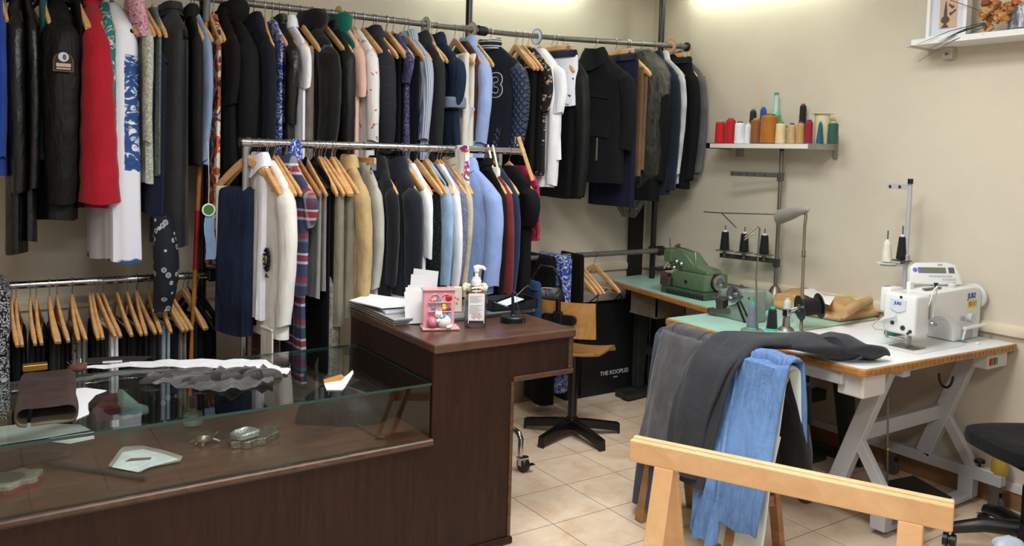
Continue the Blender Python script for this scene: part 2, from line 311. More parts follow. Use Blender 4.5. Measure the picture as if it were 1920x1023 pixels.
# ------------------------------------------------------------------ hangers
def hook_mb(drop=-.062):
    pts = [(0, 0, drop), (0, 0, -.04), (.006, 0, -.03), (.0185, 0, -.012)]
    for k in range(9):
        a = -.3 + (PI + .5) * k / 8; pts.append((.0205 * math.cos(a), 0, .0205 * math.sin(a)))
    return MB().tube(pts, .0018, 6)
def rrect(c, ex, ey, hx, hy, n=12, p=.55):
    return [V(c) + ex * (hx * math.copysign(abs(math.cos(2 * PI * k / n)) ** p, math.cos(2 * PI * k / n))) + ey * (hy * math.copysign(abs(math.sin(2 * PI * k / n)) ** p, math.sin(2 * PI * k / n))) for k in range(n)]
def arm_z(x, W=.205): return -.056 - .145 * (abs(x) / W) ** 1.15
def hanger_proto(kind):
    mat = {'wood': HWOOD, 'dark': HWOOD2, 'black': plain('glossy_black_plastic', (18, 18, 20), .22), 'clip': HWOOD, 'white': WHITEP}[kind]
    t = thing('clip_hanger' if kind == 'clip' else 'clothes_hanger', '', 'hanger')
    hook_mb().build('hook', WIRE, t, smooth=1)
    W = .205; X = V((0, 1, 0))
    if kind == 'clip':
        MB().box((0, 0, -.068), (.33, .014, .032)).build('bar', mat, t, bevel=.006)
        for s in (-1, 1):
            mb = MB(); mb.box((s * .14, 0, -.085), (.022, .022, .05)).tube([(s * .14 - .016, 0, -.058), (s * .14 - .016, 0, -.075), (s * .14 + .016, 0, -.075), (s * .14 + .016, 0, -.058)], .002, 6)
            mb.build('clip', CHROME, t)
        return t
    rings = []; N = 15
    for i in range(N):
        x = -W + 2 * W * i / (N - 1); q = abs(x) / W
        tan = V((1, 0, -.8 * math.copysign(q ** .15, x) if x else 0)).normalized(); up = V((-tan.z, 0, tan.x))
        hz = .020 - .005 * q; hy = .0062 + .005 * q ** 2
        if i in (0, N - 1): hz *= .55; hy *= .6
        if abs(x) < .01: hz = .022
        rings.append(rrect((x, .022 * q * q, arm_z(x) - .018), X, up, hy, hz))
    MB().loft(rings).build('shoulder_bar', mat, t, smooth=60)
    if kind in ('wood', 'dark'): MB().tube([(-W + .012, .018, -.203), (W - .012, .018, -.203)], .0055, 8).build('trouser_bar', mat, t, smooth=60)
    return t
PROTO = {}; USED = set()
def hanger(kind, X, Y, Z, yaw, label, group, tilt=0):
    if kind not in PROTO: PROTO[kind] = hanger_proto(kind); h = PROTO[kind]
    else: h = copy_tree(PROTO[kind])
    h.location = (X, Y, Z); h.rotation_euler = (tilt, 0, -PI / 2 + yaw); h['label'] = label; h['group'] = group
    return h
# ------------------------------------------------------------------ garments
rnd = random.Random(7)
def ring(z, cx, cy, hw, ht, n, amp, ph, v, p=.72):
    out = []
    for k in range(n):
        th = 2 * PI * k / n; c, s = math.cos(th), math.sin(th)
        dsp = amp * (.6 * math.sin(ph[0] * th + ph[1] + 1.1 * v) + .4 * math.sin(ph[2] * th + ph[3] - .8 * v))
        x = cx + (hw + dsp * .5) * math.copysign(abs(c) ** p, c); y = cy + (ht + dsp) * math.copysign(abs(s) ** p, s)
        out.append(V((x, y, z + (amp * .5 * math.sin(3 * th + ph[1]) if v >= .99 else 0))))
    return out
def phs(): return (rnd.choice((6, 7, 8, 9)), rnd.uniform(0, 6), rnd.choice((11, 13, 15)), rnd.uniform(0, 6))
def body(w, L, ht, flare=0., amp=.006, n=44, nv=16, neck=.055, waist=0., topht=.018, cx=0, sway=.012):
    ph = phs(); R = []
    for s in (0, .2, .45, .7, .9, 1):
        hw = neck + (w - neck) * s; R.append(ring(arm_z(min(hw, .215)) + .012 - (.02 if s == 1 else 0), cx, 0, hw, topht + (ht - topht) * s ** .8, n, amp * .2 * s, ph, 0, .8))
    zs = arm_z(min(w, .215)) - .01; sw = rnd.uniform(-1, 1) * sway
    for i in range(1, nv + 1):
        v = i / nv
        R.append(ring(zs - L * v, cx, sw * v, w * (1 + flare * v - waist * math.sin(PI * min(1, v * 1.4))), ht * (1 + .12 * v), n, amp * (.25 + v), ph, v))
    return MB().loft(R)
def sleeve(side, w, sl, rx, ry, zs, off=0., bend=.02, n=20, nv=26, flare=0., grow=0., cuffz=0.):
    R = []; p1, p2 = rnd.uniform(0, 6), rnd.uniform(0, 6)
    for i in range(nv + 1):
        t_ = i / nv; k = 1 - (.2 - grow) * t_ + flare * t_ + (.05 if cuffz and sl * (1 - t_) < cuffz else 0)
        if i == 0: k = .35
        if i == 1: k *= .85
        cx = side * (w - .02 + .018 * math.sin(PI * .5 * min(1, t_ * 3)) + bend * math.sin(PI * t_)); cz = zs - sl * t_ + (.012 if i == 0 else 0)
        R.append([V((cx + rx * k * math.cos(a) * (1 + .022 * math.sin(17 * t_ * sl / .5 + a * 2 + p1)) + .010 * math.sin(3.2 * t_ + p2) * t_, off * t_ + ry * k * math.sin(a) * (1 + .030 * math.sin(23 * t_ * sl / .5 + 2 * a + p2) + .05 * math.sin(3 * a + p1 + 2 * t_)) + .008 * math.sin(3 * t_ + p1) * t_, cz + .006 * math.sin(a * 2 + p1) * t_)) for a in (2 * PI * q / n for q in range(n))])
    e = R[-1]; c_ = sum(e, V()) / n; R.append([c_ + (p - c_) * .86 + V((0, 0, .004)) for p in e]); R.append([c_ + (p - c_) * .7 + V((0, 0, .05)) for p in e])
    mb = MB().loft(R); mb.mi[-(n * 2 + 1):] = [1] * (n * 2 + 1); return mb
SLE = {}
def collar(kind, ht, neck=.06):
    mb = MB(); n = 24; yh = max(.03, min(.05, ht * .8))
    if kind == 'shirt': prof = [(1.05, -.08), (.98, -.055), (1.05, -.04), (1.3, -.06), (1.5, -.10)]
    elif kind == 'lapel': prof = [(1.05, -.085), (1.0, -.055), (1.1, -.042), (1.45, -.075), (1.85, -.14)]
    elif kind == 'stand': prof = [(1.3, -.10), (1.12, -.065), (1.08, -.042), (1.16, -.04), (1.3, -.075)]
    elif kind == 'hood': prof = [(1.3, -.10), (1.5, -.06), (1.55, -.01), (1.35, .025), (1.0, .035), (.6, .02)]
    elif kind == 'fur': prof = [(1.3, -.1), (1.7, -.07), (1.8, -.03), (1.5, .0), (1.0, -.01)]
    else: return None
    R = []
    for f_, z in prof:
        R.append([V((neck * f_ * math.cos(a), yh * f_ * math.sin(a), z - (.055 if kind in ('lapel', 'shirt') and f_ > 1.2 else .02) * max(0, -math.sin(a)) ** 3)) for a in (2 * PI * q / n for q in range(n))])
    return mb.loft(R, False, False)
def slab(w, L, ht, ztop, cx=0, amp=.004, n=36, nv=14, flare=0., p=.6):
    ph = phs(); R = []
    for dz, k in ((0, .15), (-.003, .5), (-.01, .8), (-.022, 1)): R.append(ring(ztop + dz, cx, 0, w * (.97 + .03 * k), ht * k, n, 0, ph, 0, p))
    sw = rnd.uniform(-.012, .012)
    for i in range(1, nv + 1):
        v = i / nv; R.append(ring(ztop - .022 - (L - .022) * v, cx, sw * v, w * (1 + flare * v), ht * (1 + .15 * v), n, amp * (.3 + v), ph, v, p))
    return MB().loft(R)
GRP = {'upper': 'clothes on the upper wall rail', 'rack': 'clothes on the front rolling rack', 'low': 'trousers on the low chrome rail', 'side': 'clothes on the corner rail'}
HGRP = {'upper': 'hangers on the upper wall rail', 'rack': 'hangers on the front rolling rack', 'low': 'hangers on the low chrome rail', 'side': 'hangers on the corner rail'}
HK = {'wood': 'pale wooden hanger', 'dark': 'darker brown wooden hanger', 'black': 'black plastic hanger', 'clip': 'wooden clip hanger', 'white': 'white plastic hanger'}
def garment(rail, px, yt, yb, wpx, style, mat, name, label, cat, hk='wood', w=.2, yaw=None, col=None, sl=None, sm=None, flare=0, amp=.006, rx=None, cx=0, dz=0, sleeves=2, waist=0, cm=None, ht=None, smin=.016, grow=0., cuffz=0., lin_=None, still=False):
    yaw = math.radians(rnd.uniform(-5, 5) if yaw is None else yaw); Y = RY[rail]
    wf = (w + .025 if style == 'top' and sl else w) + cx
    fy = Y - wf * math.cos(yaw); F = aty(px, (yt + yb) / 2, fy); X = F.x - wf * math.sin(yaw); Z = railz(rail, X)
    if ht is None: ht = max(smin, min(.075, wpx * depth(F) / FPX / 2 * .8))
    zb = aty(px, yb, fy).z
    short = label.split('|')[0]; full = label.replace('|', '')
    t = thing(name, full, cat, (X, Y, Z), -PI / 2 + yaw, GRP[rail])
    zs = arm_z(min(w, .215)) - .012
    if style == 'top':
        body(w, Z + zs - zb, ht, flare, .002 if still else amp, waist=waist, sway=0 if still else .012).build('body', mat, t, smooth=1)
        if sl:
            slen = (Z + zs - aty(px, sl, fy).z); ry = max(.022, min(.085, ht * 1.02)); r_ = rx or min(.062, max(.045, ry))
            for s in ((1, -1) if sleeves == 2 else (1,)):
                so = sleeve(s, w, slen, r_, ry, zs + .01, off=rnd.uniform(-.01, .01), flare=flare if slen < .3 else 0, grow=grow, cuffz=cuffz).build('sleeve', [sm or mat, lin_ or sm or mat], t, smooth=1)
                SLE[t.name] = (w - .002, zs + .01 - slen, max(r_, ry))
        c_ = collar(col, ht)
        if c_: c_.build('collar', cm or mat, t, smooth=60)
    elif style == 'dress':
        body(w, Z + zs - zb, ht, flare, amp, waist=waist).build('body', mat, t, smooth=1)
        c_ = collar(col, ht)
        if c_: c_.build('collar', cm or mat, t, smooth=60)
    elif style == 'pants':
        zt = -.195 + dz; h2 = ht * .55
        a = slab(w, Z + zt - zb, ht * .5, zt, cx).xf(Matrix.Translation((0, -ht * .5 + .018, 0))); a.build('leg', mat, t, smooth=1)
        b = slab(w * .97, (Z + zt - zb) * .94, ht * .5, zt, cx).xf(Matrix.Translation((0, ht * .5 + .018, 0))); b.build('leg', mat, t, smooth=1)
    elif style == 'clip':
        zt = -.085 + dz; L = Z + zt - zb
        slab(w, .045, ht, zt, cx, amp=0, nv=3).build('waistband', cm or mat, t, smooth=1)
        slab(w * 1.02, L - .03, ht * 1.02, zt - .03, cx, amp, flare=flare).build('body', mat, t, smooth=1)
    elif style == 'hung':   # thrown straight over the rail
        R = []; zt = .022; L = Z + zt - zb; ph = phs(); W = w
        slab(W, L, ht, zt, cx, amp, flare=flare).build('body', mat, t, smooth=1)
    if hk: hanger(hk, X, Y, Z, yaw, '%s carrying the %s' % (HK[hk], short) + (', %s' % {'upper': 'upper rail', 'rack': 'front rack', 'low': 'low rail', 'side': 'corner rail'}[rail] if len(short.split()) < 9 else ''), HGRP[rail])
    t['zs'] = 0; del t['zs']
    return t
# cloth colours
CB = cloth('black_wool', (11, 11, 12), sheen=0); CB2 = cloth('black_cotton', (15, 15, 17), sheen=.0); CB3 = cloth('soft_black_knit', (7, 7, 8), sheen=0); CHAR = cloth('charcoal_wool', (38, 38, 40), sheen=.05); NAVY = cloth('navy_wool', (17, 20, 32), sheen=.05); NAVY2 = cloth('deep_navy_cotton', (20, 23, 46), sheen=.05)
WHT = cloth('white_cotton', (234, 234, 240), var=.03); CREAM = cloth('cream_cotton', (222, 216, 204), var=.04); LBLUE = cloth('light_blue_cotton', (150, 170, 216), var=.06); LB2 = cloth('faded_blue_chambray', (128, 148, 182), var=.08); GREY = cloth('grey_wool', (110, 108, 106)); GREYBEIGE = cloth('grey_beige_corduroy', (124, 114, 104), var=.15)
KHAKI = cloth('khaki_grey_cotton', (128, 122, 106)); TAN = cloth('tan_cotton', (186, 158, 112)); OLIVE = cloth('dark_olive_cotton', (28, 28, 25), sheen=0); DENIM = denim('indigo_denim', (27, 37, 58)); DENIM2 = denim('mid_blue_denim', (44, 62, 98))
LEA = leather('black_leather', (10, 10, 11)); RED = cloth('red_wool', (166, 22, 40), var=.05); BURG = cloth('burgundy_wool', (112, 38, 44)); TEAL = cloth('teal_green_cotton', (10, 74, 74)); PINK = cloth('dusty_pink_silk', (214, 172, 158), var=.05); FURB = cloth('black_fur', (10, 10, 10), var=.5, crease=1)
FLT = blotch('teal_floral_print', [(0, (24, 110, 108)), (.5, (34, 128, 122)), (.58, (206, 208, 192)), (.63, (60, 62, 110)), (.68, (190, 150, 110))], 26, dist=1.2)
ORP = blotch('orange_abstract_print', [(0, (44, 40, 70)), (.36, (196, 92, 40)), (.46, (226, 208, 190)), (.54, (150, 34, 44)), (.62, (150, 160, 178))], 13, dist=.4)
BLF = blotch('blue_leaf_print', [(0, (34, 62, 150)), (.47, (40, 74, 166)), (.5, (206, 212, 232)), (.57, (32, 56, 140))], 34, dist=1.5)
PAIS = blotch('navy_paisley_print', [(0, (30, 34, 78)), (.48, (50, 56, 118)), (.55, (128, 112, 120)), (.6, (30, 34, 78))], 70, dist=1.5)
WFL = blotch('white_sprig_print', [(0, (222, 220, 218)), (.6, (222, 220, 218)), (.66, (188, 84, 84)), (.7, (196, 160, 130))], 24, dist=.6)
BFL = blotch('black_pink_flower_print', [(0, (14, 14, 16)), (.6, (206, 160, 140)), (.66, (14, 14, 16))], 26, dist=.8)
LACE = blotch('pale_grey_lace', [(0, (172, 172, 160)), (.12, (190, 190, 178)), (.5, (160, 160, 148))], 90, src='dist')
DOTS = blotch('black_white_pin_dots', [(0, (200, 200, 200)), (.13, (15, 15, 17))], 110, src='dist')
CIRC = blotch('navy_white_ring_print', [(0, (120, 130, 130)), (.24, (190, 196, 196)), (.32, (18, 22, 36))], 26, src='dist')
TWD = blotch('grey_green_tweed', [(0, (78, 92, 84)), (.5, (110, 122, 112))], 160)
STR = bands('blue_white_stripes', [(0, (196, 202, 214)), (.5, (116, 128, 154))], 120, 'Y')
CHK = plaid('navy_check', [(0, (15, 18, 28)), (.93, (28, 33, 50))], [(0, (15, 18, 28)), (.93, (28, 33, 50))], 11, 11)
PLD = plaid('navy_red_plaid', [(0, (56, 58, 88)), (.3, (206, 206, 216)), (.36, (150, 44, 58)), (.5, (206, 206, 216)), (.55, (48, 50, 80)), (.8, (78, 128, 116)), (.87, (140, 44, 60))], [(0, (58, 60, 92)), (.5, (190, 190, 204)), (.6, (140, 50, 64)), (.8, (58, 60, 92))], 5.2, 7)
TART = plaid('green_red_tartan', [(0, (24, 46, 40)), (.5, (90, 22, 26)), (.7, (20, 30, 44))], [(0, (24, 46, 40)), (.6, (120, 30, 34))], 9, 9)
CRIM = blotch('crimson_lace', [(0, (140, 20, 62)), (.5, (170, 40, 84)), (.6, (110, 14, 48))], 40)
PURP = blotch('blue_violet_microprint', [(0, (92, 94, 132)), (.5, (128, 126, 152)), (.6, (70, 72, 112))], 120)
QUILT = None
def quilt():
    mt, nt, p = nodes('quilted_slate_blue'); p.inputs['Base Color'].default_value = lin((44, 58, 82)); p.inputs['Roughness'].default_value = .55
    co = coords(nt, (1, 1, 1)); sp = nd(nt, 'ShaderNodeSeparateXYZ'); nt.links.new(co, sp.inputs[0]); hs = []
    for sgn in (1, -1):
        a = nd(nt, 'ShaderNodeMath', operation='MULTIPLY_ADD'); a.inputs[1].default_value = sgn * 1.2; nt.links.new(sp.outputs['X'], a.inputs[0]); nt.links.new(sp.outputs['Z'], a.inputs[2])
        b = nd(nt, 'ShaderNodeMath', operation='PINGPONG'); b.inputs[1].default_value = .022; nt.links.new(a.outputs[0], b.inputs[0]); hs.append(b.outputs[0])
    mi = nd(nt, 'ShaderNodeMath', operation='MINIMUM'); nt.links.new(hs[0], mi.inputs[0]); nt.links.new(hs[1], mi.inputs[1])
    mr = nd(nt, 'ShaderNodeMapRange'); mr.inputs['From Max'].default_value = .012; nt.links.new(mi.outputs[0], mr.inputs[0]); bump(nt, p, mr.outputs[0], 1, .012); return mt
QUILT = quilt()
def tiedye():
    mt, nt, p = nodes('white_cloth_with_blue_tie_dye'); p.inputs['Roughness'].default_value = .85; co = coords(nt)
    sp = nd(nt, 'ShaderNodeSeparateXYZ'); nt.links.new(co, sp.inputs[0])
    n = noise(nt, coords(nt, (13, 13, 22)), 1.0, 4, .65, 2.2); n2 = noise(nt, co, 8, 2)
    # dyed where y is past the fold and z lies in the dyed field
    a = nd(nt, 'ShaderNodeMapRange'); a.inputs['From Min'].default_value = -.022; a.inputs['From Max'].default_value = -.006; nt.links.new(sp.outputs['Y'], a.inputs[0])
    b = nd(nt, 'ShaderNodeMapRange'); b.inputs['From Min'].default_value = -.86; b.inputs['From Max'].default_value = -.80; nt.links.new(sp.outputs['Z'], b.inputs[0])
    c = nd(nt, 'ShaderNodeMapRange'); c.inputs['From Min'].default_value = -.26; c.inputs['From Max'].default_value = -.34; nt.links.new(sp.outputs['Z'], c.inputs[0])
    m1 = nd(nt, 'ShaderNodeMath', operation='MULTIPLY'); nt.links.new(a.outputs[0], m1.inputs[0]); nt.links.new(b.outputs[0], m1.inputs[1])
    m2 = nd(nt, 'ShaderNodeMath', operation='MULTIPLY'); nt.links.new(m1.outputs[0], m2.inputs[0]); nt.links.new(c.outputs[0], m2.inputs[1])
    m3 = nd(nt, 'ShaderNodeMath', operation='MULTIPLY'); nt.links.new(m2.outputs[0], m3.inputs[0]); nt.links.new(n.outputs[0], m3.inputs[1])
    d = nd(nt, 'ShaderNodeMapRange'); d.inputs['From Min'].default_value = -1.14; d.inputs['From Max'].default_value = -1.2; nt.links.new(sp.outputs['Z'], d.inputs[0])
    m4 = nd(nt, 'ShaderNodeMath', operation='MULTIPLY'); nt.links.new(d.outputs[0], m4.inputs[0]); nt.links.new(n2.outputs[0], m4.inputs[1])
    mx = nd(nt, 'ShaderNodeMath', operation='MAXIMUM'); nt.links.new(m3.outputs[0], mx.inputs[0]); nt.links.new(m4.outputs[0], mx.inputs[1])
    nt.links.new(ramp(nt, mx.outputs[0], [(.40, (228, 228, 238)), (.46, (44, 82, 140)), (.7, (30, 60, 118))]), p.inputs['Base Color']); return mt
TIE = tiedye()
T_, D_, P_, C_, H_ = 'top', 'dress', 'pants', 'clip', 'hung'
G_ = {}
def g(key, *a, **k): G_[key] = garment(*a, **k)
U = 'upper'
# --- upper rail, left of the black pole
g('blue', U, 2, 0, 330, 16, T_, cloth('royal_blue_cotton', (36, 64, 150)), 'jacket', 'royal blue jacket| at the left edge of the photo on the upper rail', 'jacket', sl=300, col='stand')
g('lea1', U, 30, 10, 480, 40, T_, LEA, 'leather_coat', 'long black leather coat| with glossy sleeves at the left end of the upper rail', 'coat', 'black', sl=365, col='stand', rx=.055)
g('lea2', U, 62, 10, 455, 30, T_, LEA, 'leather_jacket', 'black leather jacket| with a zipped cuff, right of the long leather coat', 'jacket', 'black', sl=360, col='stand')
g('teal', U, 82, 30, 300, 14, T_, TEAL, 'shirt', 'dark teal shirt| squeezed between black leather and the black parka', 'shirt', col='shirt', w=.19)
g('puff', U, 116, 20, 415, 70, T_, cloth('black_padded_nylon', (13, 13, 14), rough=.6, crease=.9, sheen=0), 'parka', 'black padded parka| with an arched badge on its sleeve and a high collar', 'parka', 'black', sl=385, col='hood', rx=.07, yaw=0, ht=.07)
g('blk0', U, 152, 60, 390, 12, T_, CB, 'coat', 'thin black coat| between the badged parka and the red coat', 'coat', sl=None, col='stand')
g('red', U, 184, 30, 392, 46, T_, RED, 'coat', 'bright red wool coat| with a turned cuff on the upper rail', 'coat', 'wood', sl=385, col='stand', rx=.05, yaw=0, grow=.75, cuffz=.06, ht=.05)
g('flt', U, 205, 10, 330, 26, D_, FLT, 'dress', 'teal floral dress| between the red coat and the tie-dye dress', 'dress', w=.23, ht=.04, yaw=-2)
g('tie', U, 237, 40, 492, 52, D_, TIE, 'dress', 'white dress with blue tie-dye patches| hanging long beside the red coat', 'dress', 'black', w=.21, flare=.06, amp=.012, yaw=8, ht=.075)
g('lace', U, 280, 62, 345, 24, T_, LACE, 'jacket', 'pale grey lace jacket| right of the tie-dye dress', 'jacket', sl=270, w=.19, rx=.04)
g('twd', U, 300, 36, 330, 14, T_, TWD, 'jacket', 'grey-green tweed jacket| above the navy sleeve', 'jacket', w=.19)
g('nav0', U, 300, 130, 405, 22, C_, NAVY2, 'trousers', 'dark navy trousers| hung just left of the charcoal garment cover', 'trousers', None, w=.17, dz=-.2, ht=.035)
g('cover', U, 338, 22, 465, 50, D_, cloth('charcoal_cover_nylon', (34, 34, 36), rough=.6, crease=.4), 'garment_cover', 'long charcoal garment cover| with a red tag at its hook, left of the wooden pole', 'garment cover', 'black', w=.19, ht=.055, yaw=2, col='stand')
# --- upper rail, from the left pole to the middle pole
g('oliv', U, 372, 70, 312, 18, T_, OLIVE, 'coat', 'dark olive coat| first right of the black left pole', 'coat', sl=312, col='shirt')
g('chmb', U, 390, 90, 310, 22, T_, LB2, 'shirt', 'faded blue shirt| with a dangling cuff beside the olive coat', 'shirt', sl=305, w=.2, rx=.05)
g('orng', U, 411, 62, 500, 18, D_, ORP, 'dress', 'orange, white and navy patterned dress| beside the black pole', 'dress', w=.2, flare=.05)
g('blk1', U, 436, 22, 362, 36, T_, CB, 'coat', 'long black coat with wide short sleeves| next to the orange patterned dress', 'coat', 'black', sl=200, col='stand', flare=.25, rx=.07)
g('blk2', U, 466, 18, 370, 50, T_, CB2, 'coat', 'black coat with a thick rolled collar| left of the navy jacket', 'coat', 'black', sl=330, col='fur', yaw=3)
g('nav1', U, 506, 65, 330, 34, T_, NAVY, 'jacket', 'dark navy wool jacket| under an empty slanted hanger on the upper rail', 'jacket', sl=300, col='lapel')
g('bpat', U, 528, 70, 330, 12, D_, BLF, 'blouse', 'slim blue patterned blouse| between the navy jacket and the leather jacket', 'blouse', w=.19)
g('lea3', U, 550, 62, 280, 36, T_, LEA, 'leather_jacket', 'black leather jacket with a red-lined cuff| in the middle of the upper rail', 'jacket', 'dark', sl=236, col='stand', rx=.055, lin_=cloth('red_lining', (150, 24, 30)))
g('wht1', U, 574, 32, 300, 22, T_, WHT, 'shirt', 'white shirt| behind the red-lined leather jacket', 'shirt', sl=168, col='shirt', flare=.1)
g('beig', U, 586, 95, 330, 34, P_, GREYBEIGE, 'trousers', 'grey-beige trousers| draped over a hanger right of the white shirt', 'trousers', w=.18, ht=.05)
g('fur', U, 620, 48, 330, 52, T_, FURB, 'fur_coat', 'black fur coat| with a fluffy collar on the upper rail', 'coat', sl=310, col='fur', rx=.07)
g('dlea', U, 655, 80, 330, 36, T_, cloth('dark_grey_suede', (22, 22, 23), rough=.5, sheen=0), 'jacket', 'very dark grey suede jacket| between the fur coat and the pink blouse', 'jacket', sl=310, col='stand')
g('grn', U, 664, 36, 330, 14, D_, cloth('emerald_green_silk', (10, 92, 76)), 'blouse', 'emerald green ruffled blouse| behind the pink blouse', 'blouse', w=.18, col='fur')
g('pink', U, 674, 64, 300, 26, T_, PINK, 'blouse', 'dusty pink blouse| with a short flared sleeve', 'blouse', sl=184, w=.19, flare=.15)
g('wfl', U, 700, 50, 300, 32, T_, WFL, 'dress', 'white dress with small red sprigs| right of the pink blouse', 'dress', sl=268, w=.2)
g('chk', U, 726, 62, 300, 44, T_, CHK, 'blazer', 'dark navy checked blazer| right of the white sprigged dress', 'blazer', sl=290, col='lapel')
g('btr', U, 748, 112, 320, 26, P_, CB3, 'trousers', 'black trousers| draped over a hanger beside the navy checked blazer', 'trousers', w=.18)
g('pais', U, 768, 62, 300, 22, T_, PAIS, 'blouse', 'navy paisley blouse| on the upper rail', 'blouse', sl=160, w=.19)
g('ntr', U, 782, 122, 320, 22, P_, NAVY, 'trousers', 'navy trousers| draped between the paisley blouse and the striped shirt', 'trousers', w=.18)
g('strp', U, 804, 72, 300, 28, T_, STR, 'shirt', 'blue and white striped shirt| on the upper rail', 'shirt', sl=265, col='shirt')
g('char', U, 826, 80, 320, 26, T_, CHAR, 'jacket', 'charcoal jacket| right of the striped shirt', 'jacket', sl=290, col='lapel')
g('rold', U, 858, 82, 290, 34, T_, DENIM, 'denim_shirt', 'dark denim shirt with a rolled pale cuff| left of the cream trousers', 'shirt', sl=205, col='shirt', rx=.065, flare=.2)
g('crm', U, 876, 118, 330, 34, P_, CREAM, 'trousers', 'cream trousers| draped over a hanger under the white disc', 'trousers', w=.18, dz=.04, ht=.05)
g('tart', U, 894, 115, 262, 22, D_, TART, 'dress', 'green and red tartan dress| with a white paper slip pinned on', 'dress', w=.19)
g('lbl', U, 912, 62, 320, 34, T_, LBLUE, 'shirt', 'light blue shirt with an upturned collar| left of the varsity jacket', 'shirt', sl=272, col='shirt')
g('vars', U, 980, 90, 282, 34, T_, cloth('navy_felt', (15, 19, 32)), 'varsity_jacket', 'navy varsity jacket| with a white-outlined 3 and striped collar', 'jacket', sl=285, col='stand', sm=QUILT, rx=.055, ht=.05, yaw=28, still=True, cm=bands('navy_knit_with_white_stripes', [(0, (20, 26, 42)), (.35, (210, 214, 220)), (.5, (20, 26, 42)), (.65, (210, 214, 220)), (.8, (20, 26, 42))], 26, 'Z'))
g('velv', U, 1004, 132, 330, 32, P_, CB3, 'trousers', 'black velvet trousers| under the empty hangers right of the varsity jacket', 'trousers', w=.18, ht=.05)
g('bfl', U, 1024, 112, 330, 24, T_, BFL, 'blouse', 'black blouse with pink flowers| beside the short-sleeved white shirt', 'blouse', sl=212, w=.18)
g('wls', U, 1040, 150, 352, 34, T_, WHT, 'shirt', 'white long-sleeved shirt| hanging lowest behind the white tee', 'shirt', None, sl=350, w=.185, yaw=-2)
g('wss', U, 1047, 92, 300, 30, T_, cloth('bright_white_cotton', (234, 234, 240), var=.02), 'tee_shirt', 'white short-sleeved shirt| left of the white and blue shorts', 'shirt', sl=216, w=.2, flare=.2, rx=.07)
SH = blotch('white_blue_script_print', [(0, (226, 228, 236)), (.58, (226, 228, 236)), (.62, (40, 62, 130)), (.68, (226, 228, 236))], 11, dist=1.6)
g('shrt', U, 1080, 88, 198, 26, C_, SH, 'shorts', 'white and blue patterned shorts| with a navy waistband on a clip hanger', 'shorts', 'clip', w=.2, cm=NAVY2, yaw=12)
g('pads', U, 1091, 150, 374, 36, T_, cloth('black_padded_cotton', (16, 16, 17), rough=.6, sheen=0), 'jacket', 'black padded jacket| with a long knitted cuff left of the belted black coat', 'jacket', 'black', sl=372, col='stand', rx=.055)
g('nskt', U, 1190, 112, 388, 22, C_, NAVY2, 'skirt', 'navy skirt| on a clip hanger behind the belted black coat', 'skirt', 'clip', w=.2)
g('trch', U, 1178, 100, 345, 48, T_, cloth('black_gabardine', (18, 18, 20), var=.06, sheen=0), 'trench_coat', 'short black trench coat| with storm flap, zip and paper slips', 'coat', 'black', sl=285, col='lapel', rx=.06, yaw=22, ht=.05, w=.225, still=True)
g('cord', U, 1203, 150, 330, 30, P_, cloth('brown_corduroy', (112, 84, 56), var=.1), 'trousers', 'brown corduroy trousers| folded over a hanger by the plastic cover', 'trousers', w=.17, dz=.03)
g('bagd', U, 1242, 118, 378, 40, T_, CB, 'suit_jacket', 'black suit jacket| inside a clear plastic cover', 'jacket', 'wood', sl=340, col='lapel', yaw=6, w=.185)
g('njen', U, 1266, 120, 366, 30, T_, cloth('navy_cotton_drill', (22, 28, 44)), 'jacket', 'navy cotton jacket| with pearl snaps, just right of the plastic cover', 'jacket', 'black', sl=358, col='shirt')
g('wgry', U, 1279, 112, 345, 18, T_, cloth('pale_grey_flannel', (188, 190, 196)), 'shirt', 'pale grey shirt| between the navy cotton jacket and the black blazer', 'shirt', sl=330, col='shirt')
g('bclp', U, 1291, 108, 350, 26, C_, CB, 'trousers', 'black trousers| on a chrome clip hanger near the corner', 'trousers', 'clip', w=.18)
g('bblz', U, 1302, 112, 355, 28, T_, CB2, 'blazer', 'black blazer| second from the corner end of the upper rail', 'blazer', sl=340, col='lapel')
g('gblz', U, 1317, 124, 335, 26, T_, cloth('mid_grey_wool', (92, 92, 94)), 'blazer', 'mid grey blazer| at the corner end of the upper rail', 'blazer', 'dark', sl=325, col='lapel', ht=.022, yaw=2)
# --- front rack
K = 'rack'
g('jns', K, 474, 360, 630, 52, P_, DENIM, 'jeans', 'dark blue jeans| folded over the turned hanger at the left end of the front rack', 'jeans', w=.11, yaw=24, cx=-.08, ht=.05)
g('wt1', K, 499, 292, 600, 20, T_, WHT, 'shirt', 'crisp white shirt| behind the dark jeans on the front rack', 'shirt', col='shirt', w=.09, yaw=3, ht=.022)
g('wt0', K, 421, 470, 586, 22, P_, CREAM, 'trousers', 'off-white trousers| peeping out left of the dark blue jeans', 'trousers', 'wood', w=.03, cx=-.155, ht=.018, yaw=32)
g('wct', K, 541, 318, 640, 48, T_, cloth('ivory_crepe', (226, 222, 216), var=.03), 'coat', 'ivory white coat| with an oval brooch on the front rack', 'coat', sl=615, rx=.05, yaw=6, ht=.04, still=True)
g('plm', K, 512, 600, 690, 26, C_, plaid('maroon_check', [(0, (70, 24, 32)), (.9, (120, 90, 90))], [(0, (70, 24, 32)), (.9, (120, 90, 90))], 14, 14), 'skirt', 'maroon checked skirt| showing below the ivory coat', 'skirt', None, w=.13, dz=-.45)
g('pld', K, 582, 322, 556, 32, T_, PLD, 'shirt', 'navy, white and red plaid shirt| right of the ivory coat', 'shirt', sl=430, col='shirt', yaw=10, rx=.045)
g('pl2', K, 566, 545, 720, 20, C_, PLD, 'dress', 'plaid dress| whose hem shows below the plaid shirt', 'dress', None, w=.15, dz=-.45)
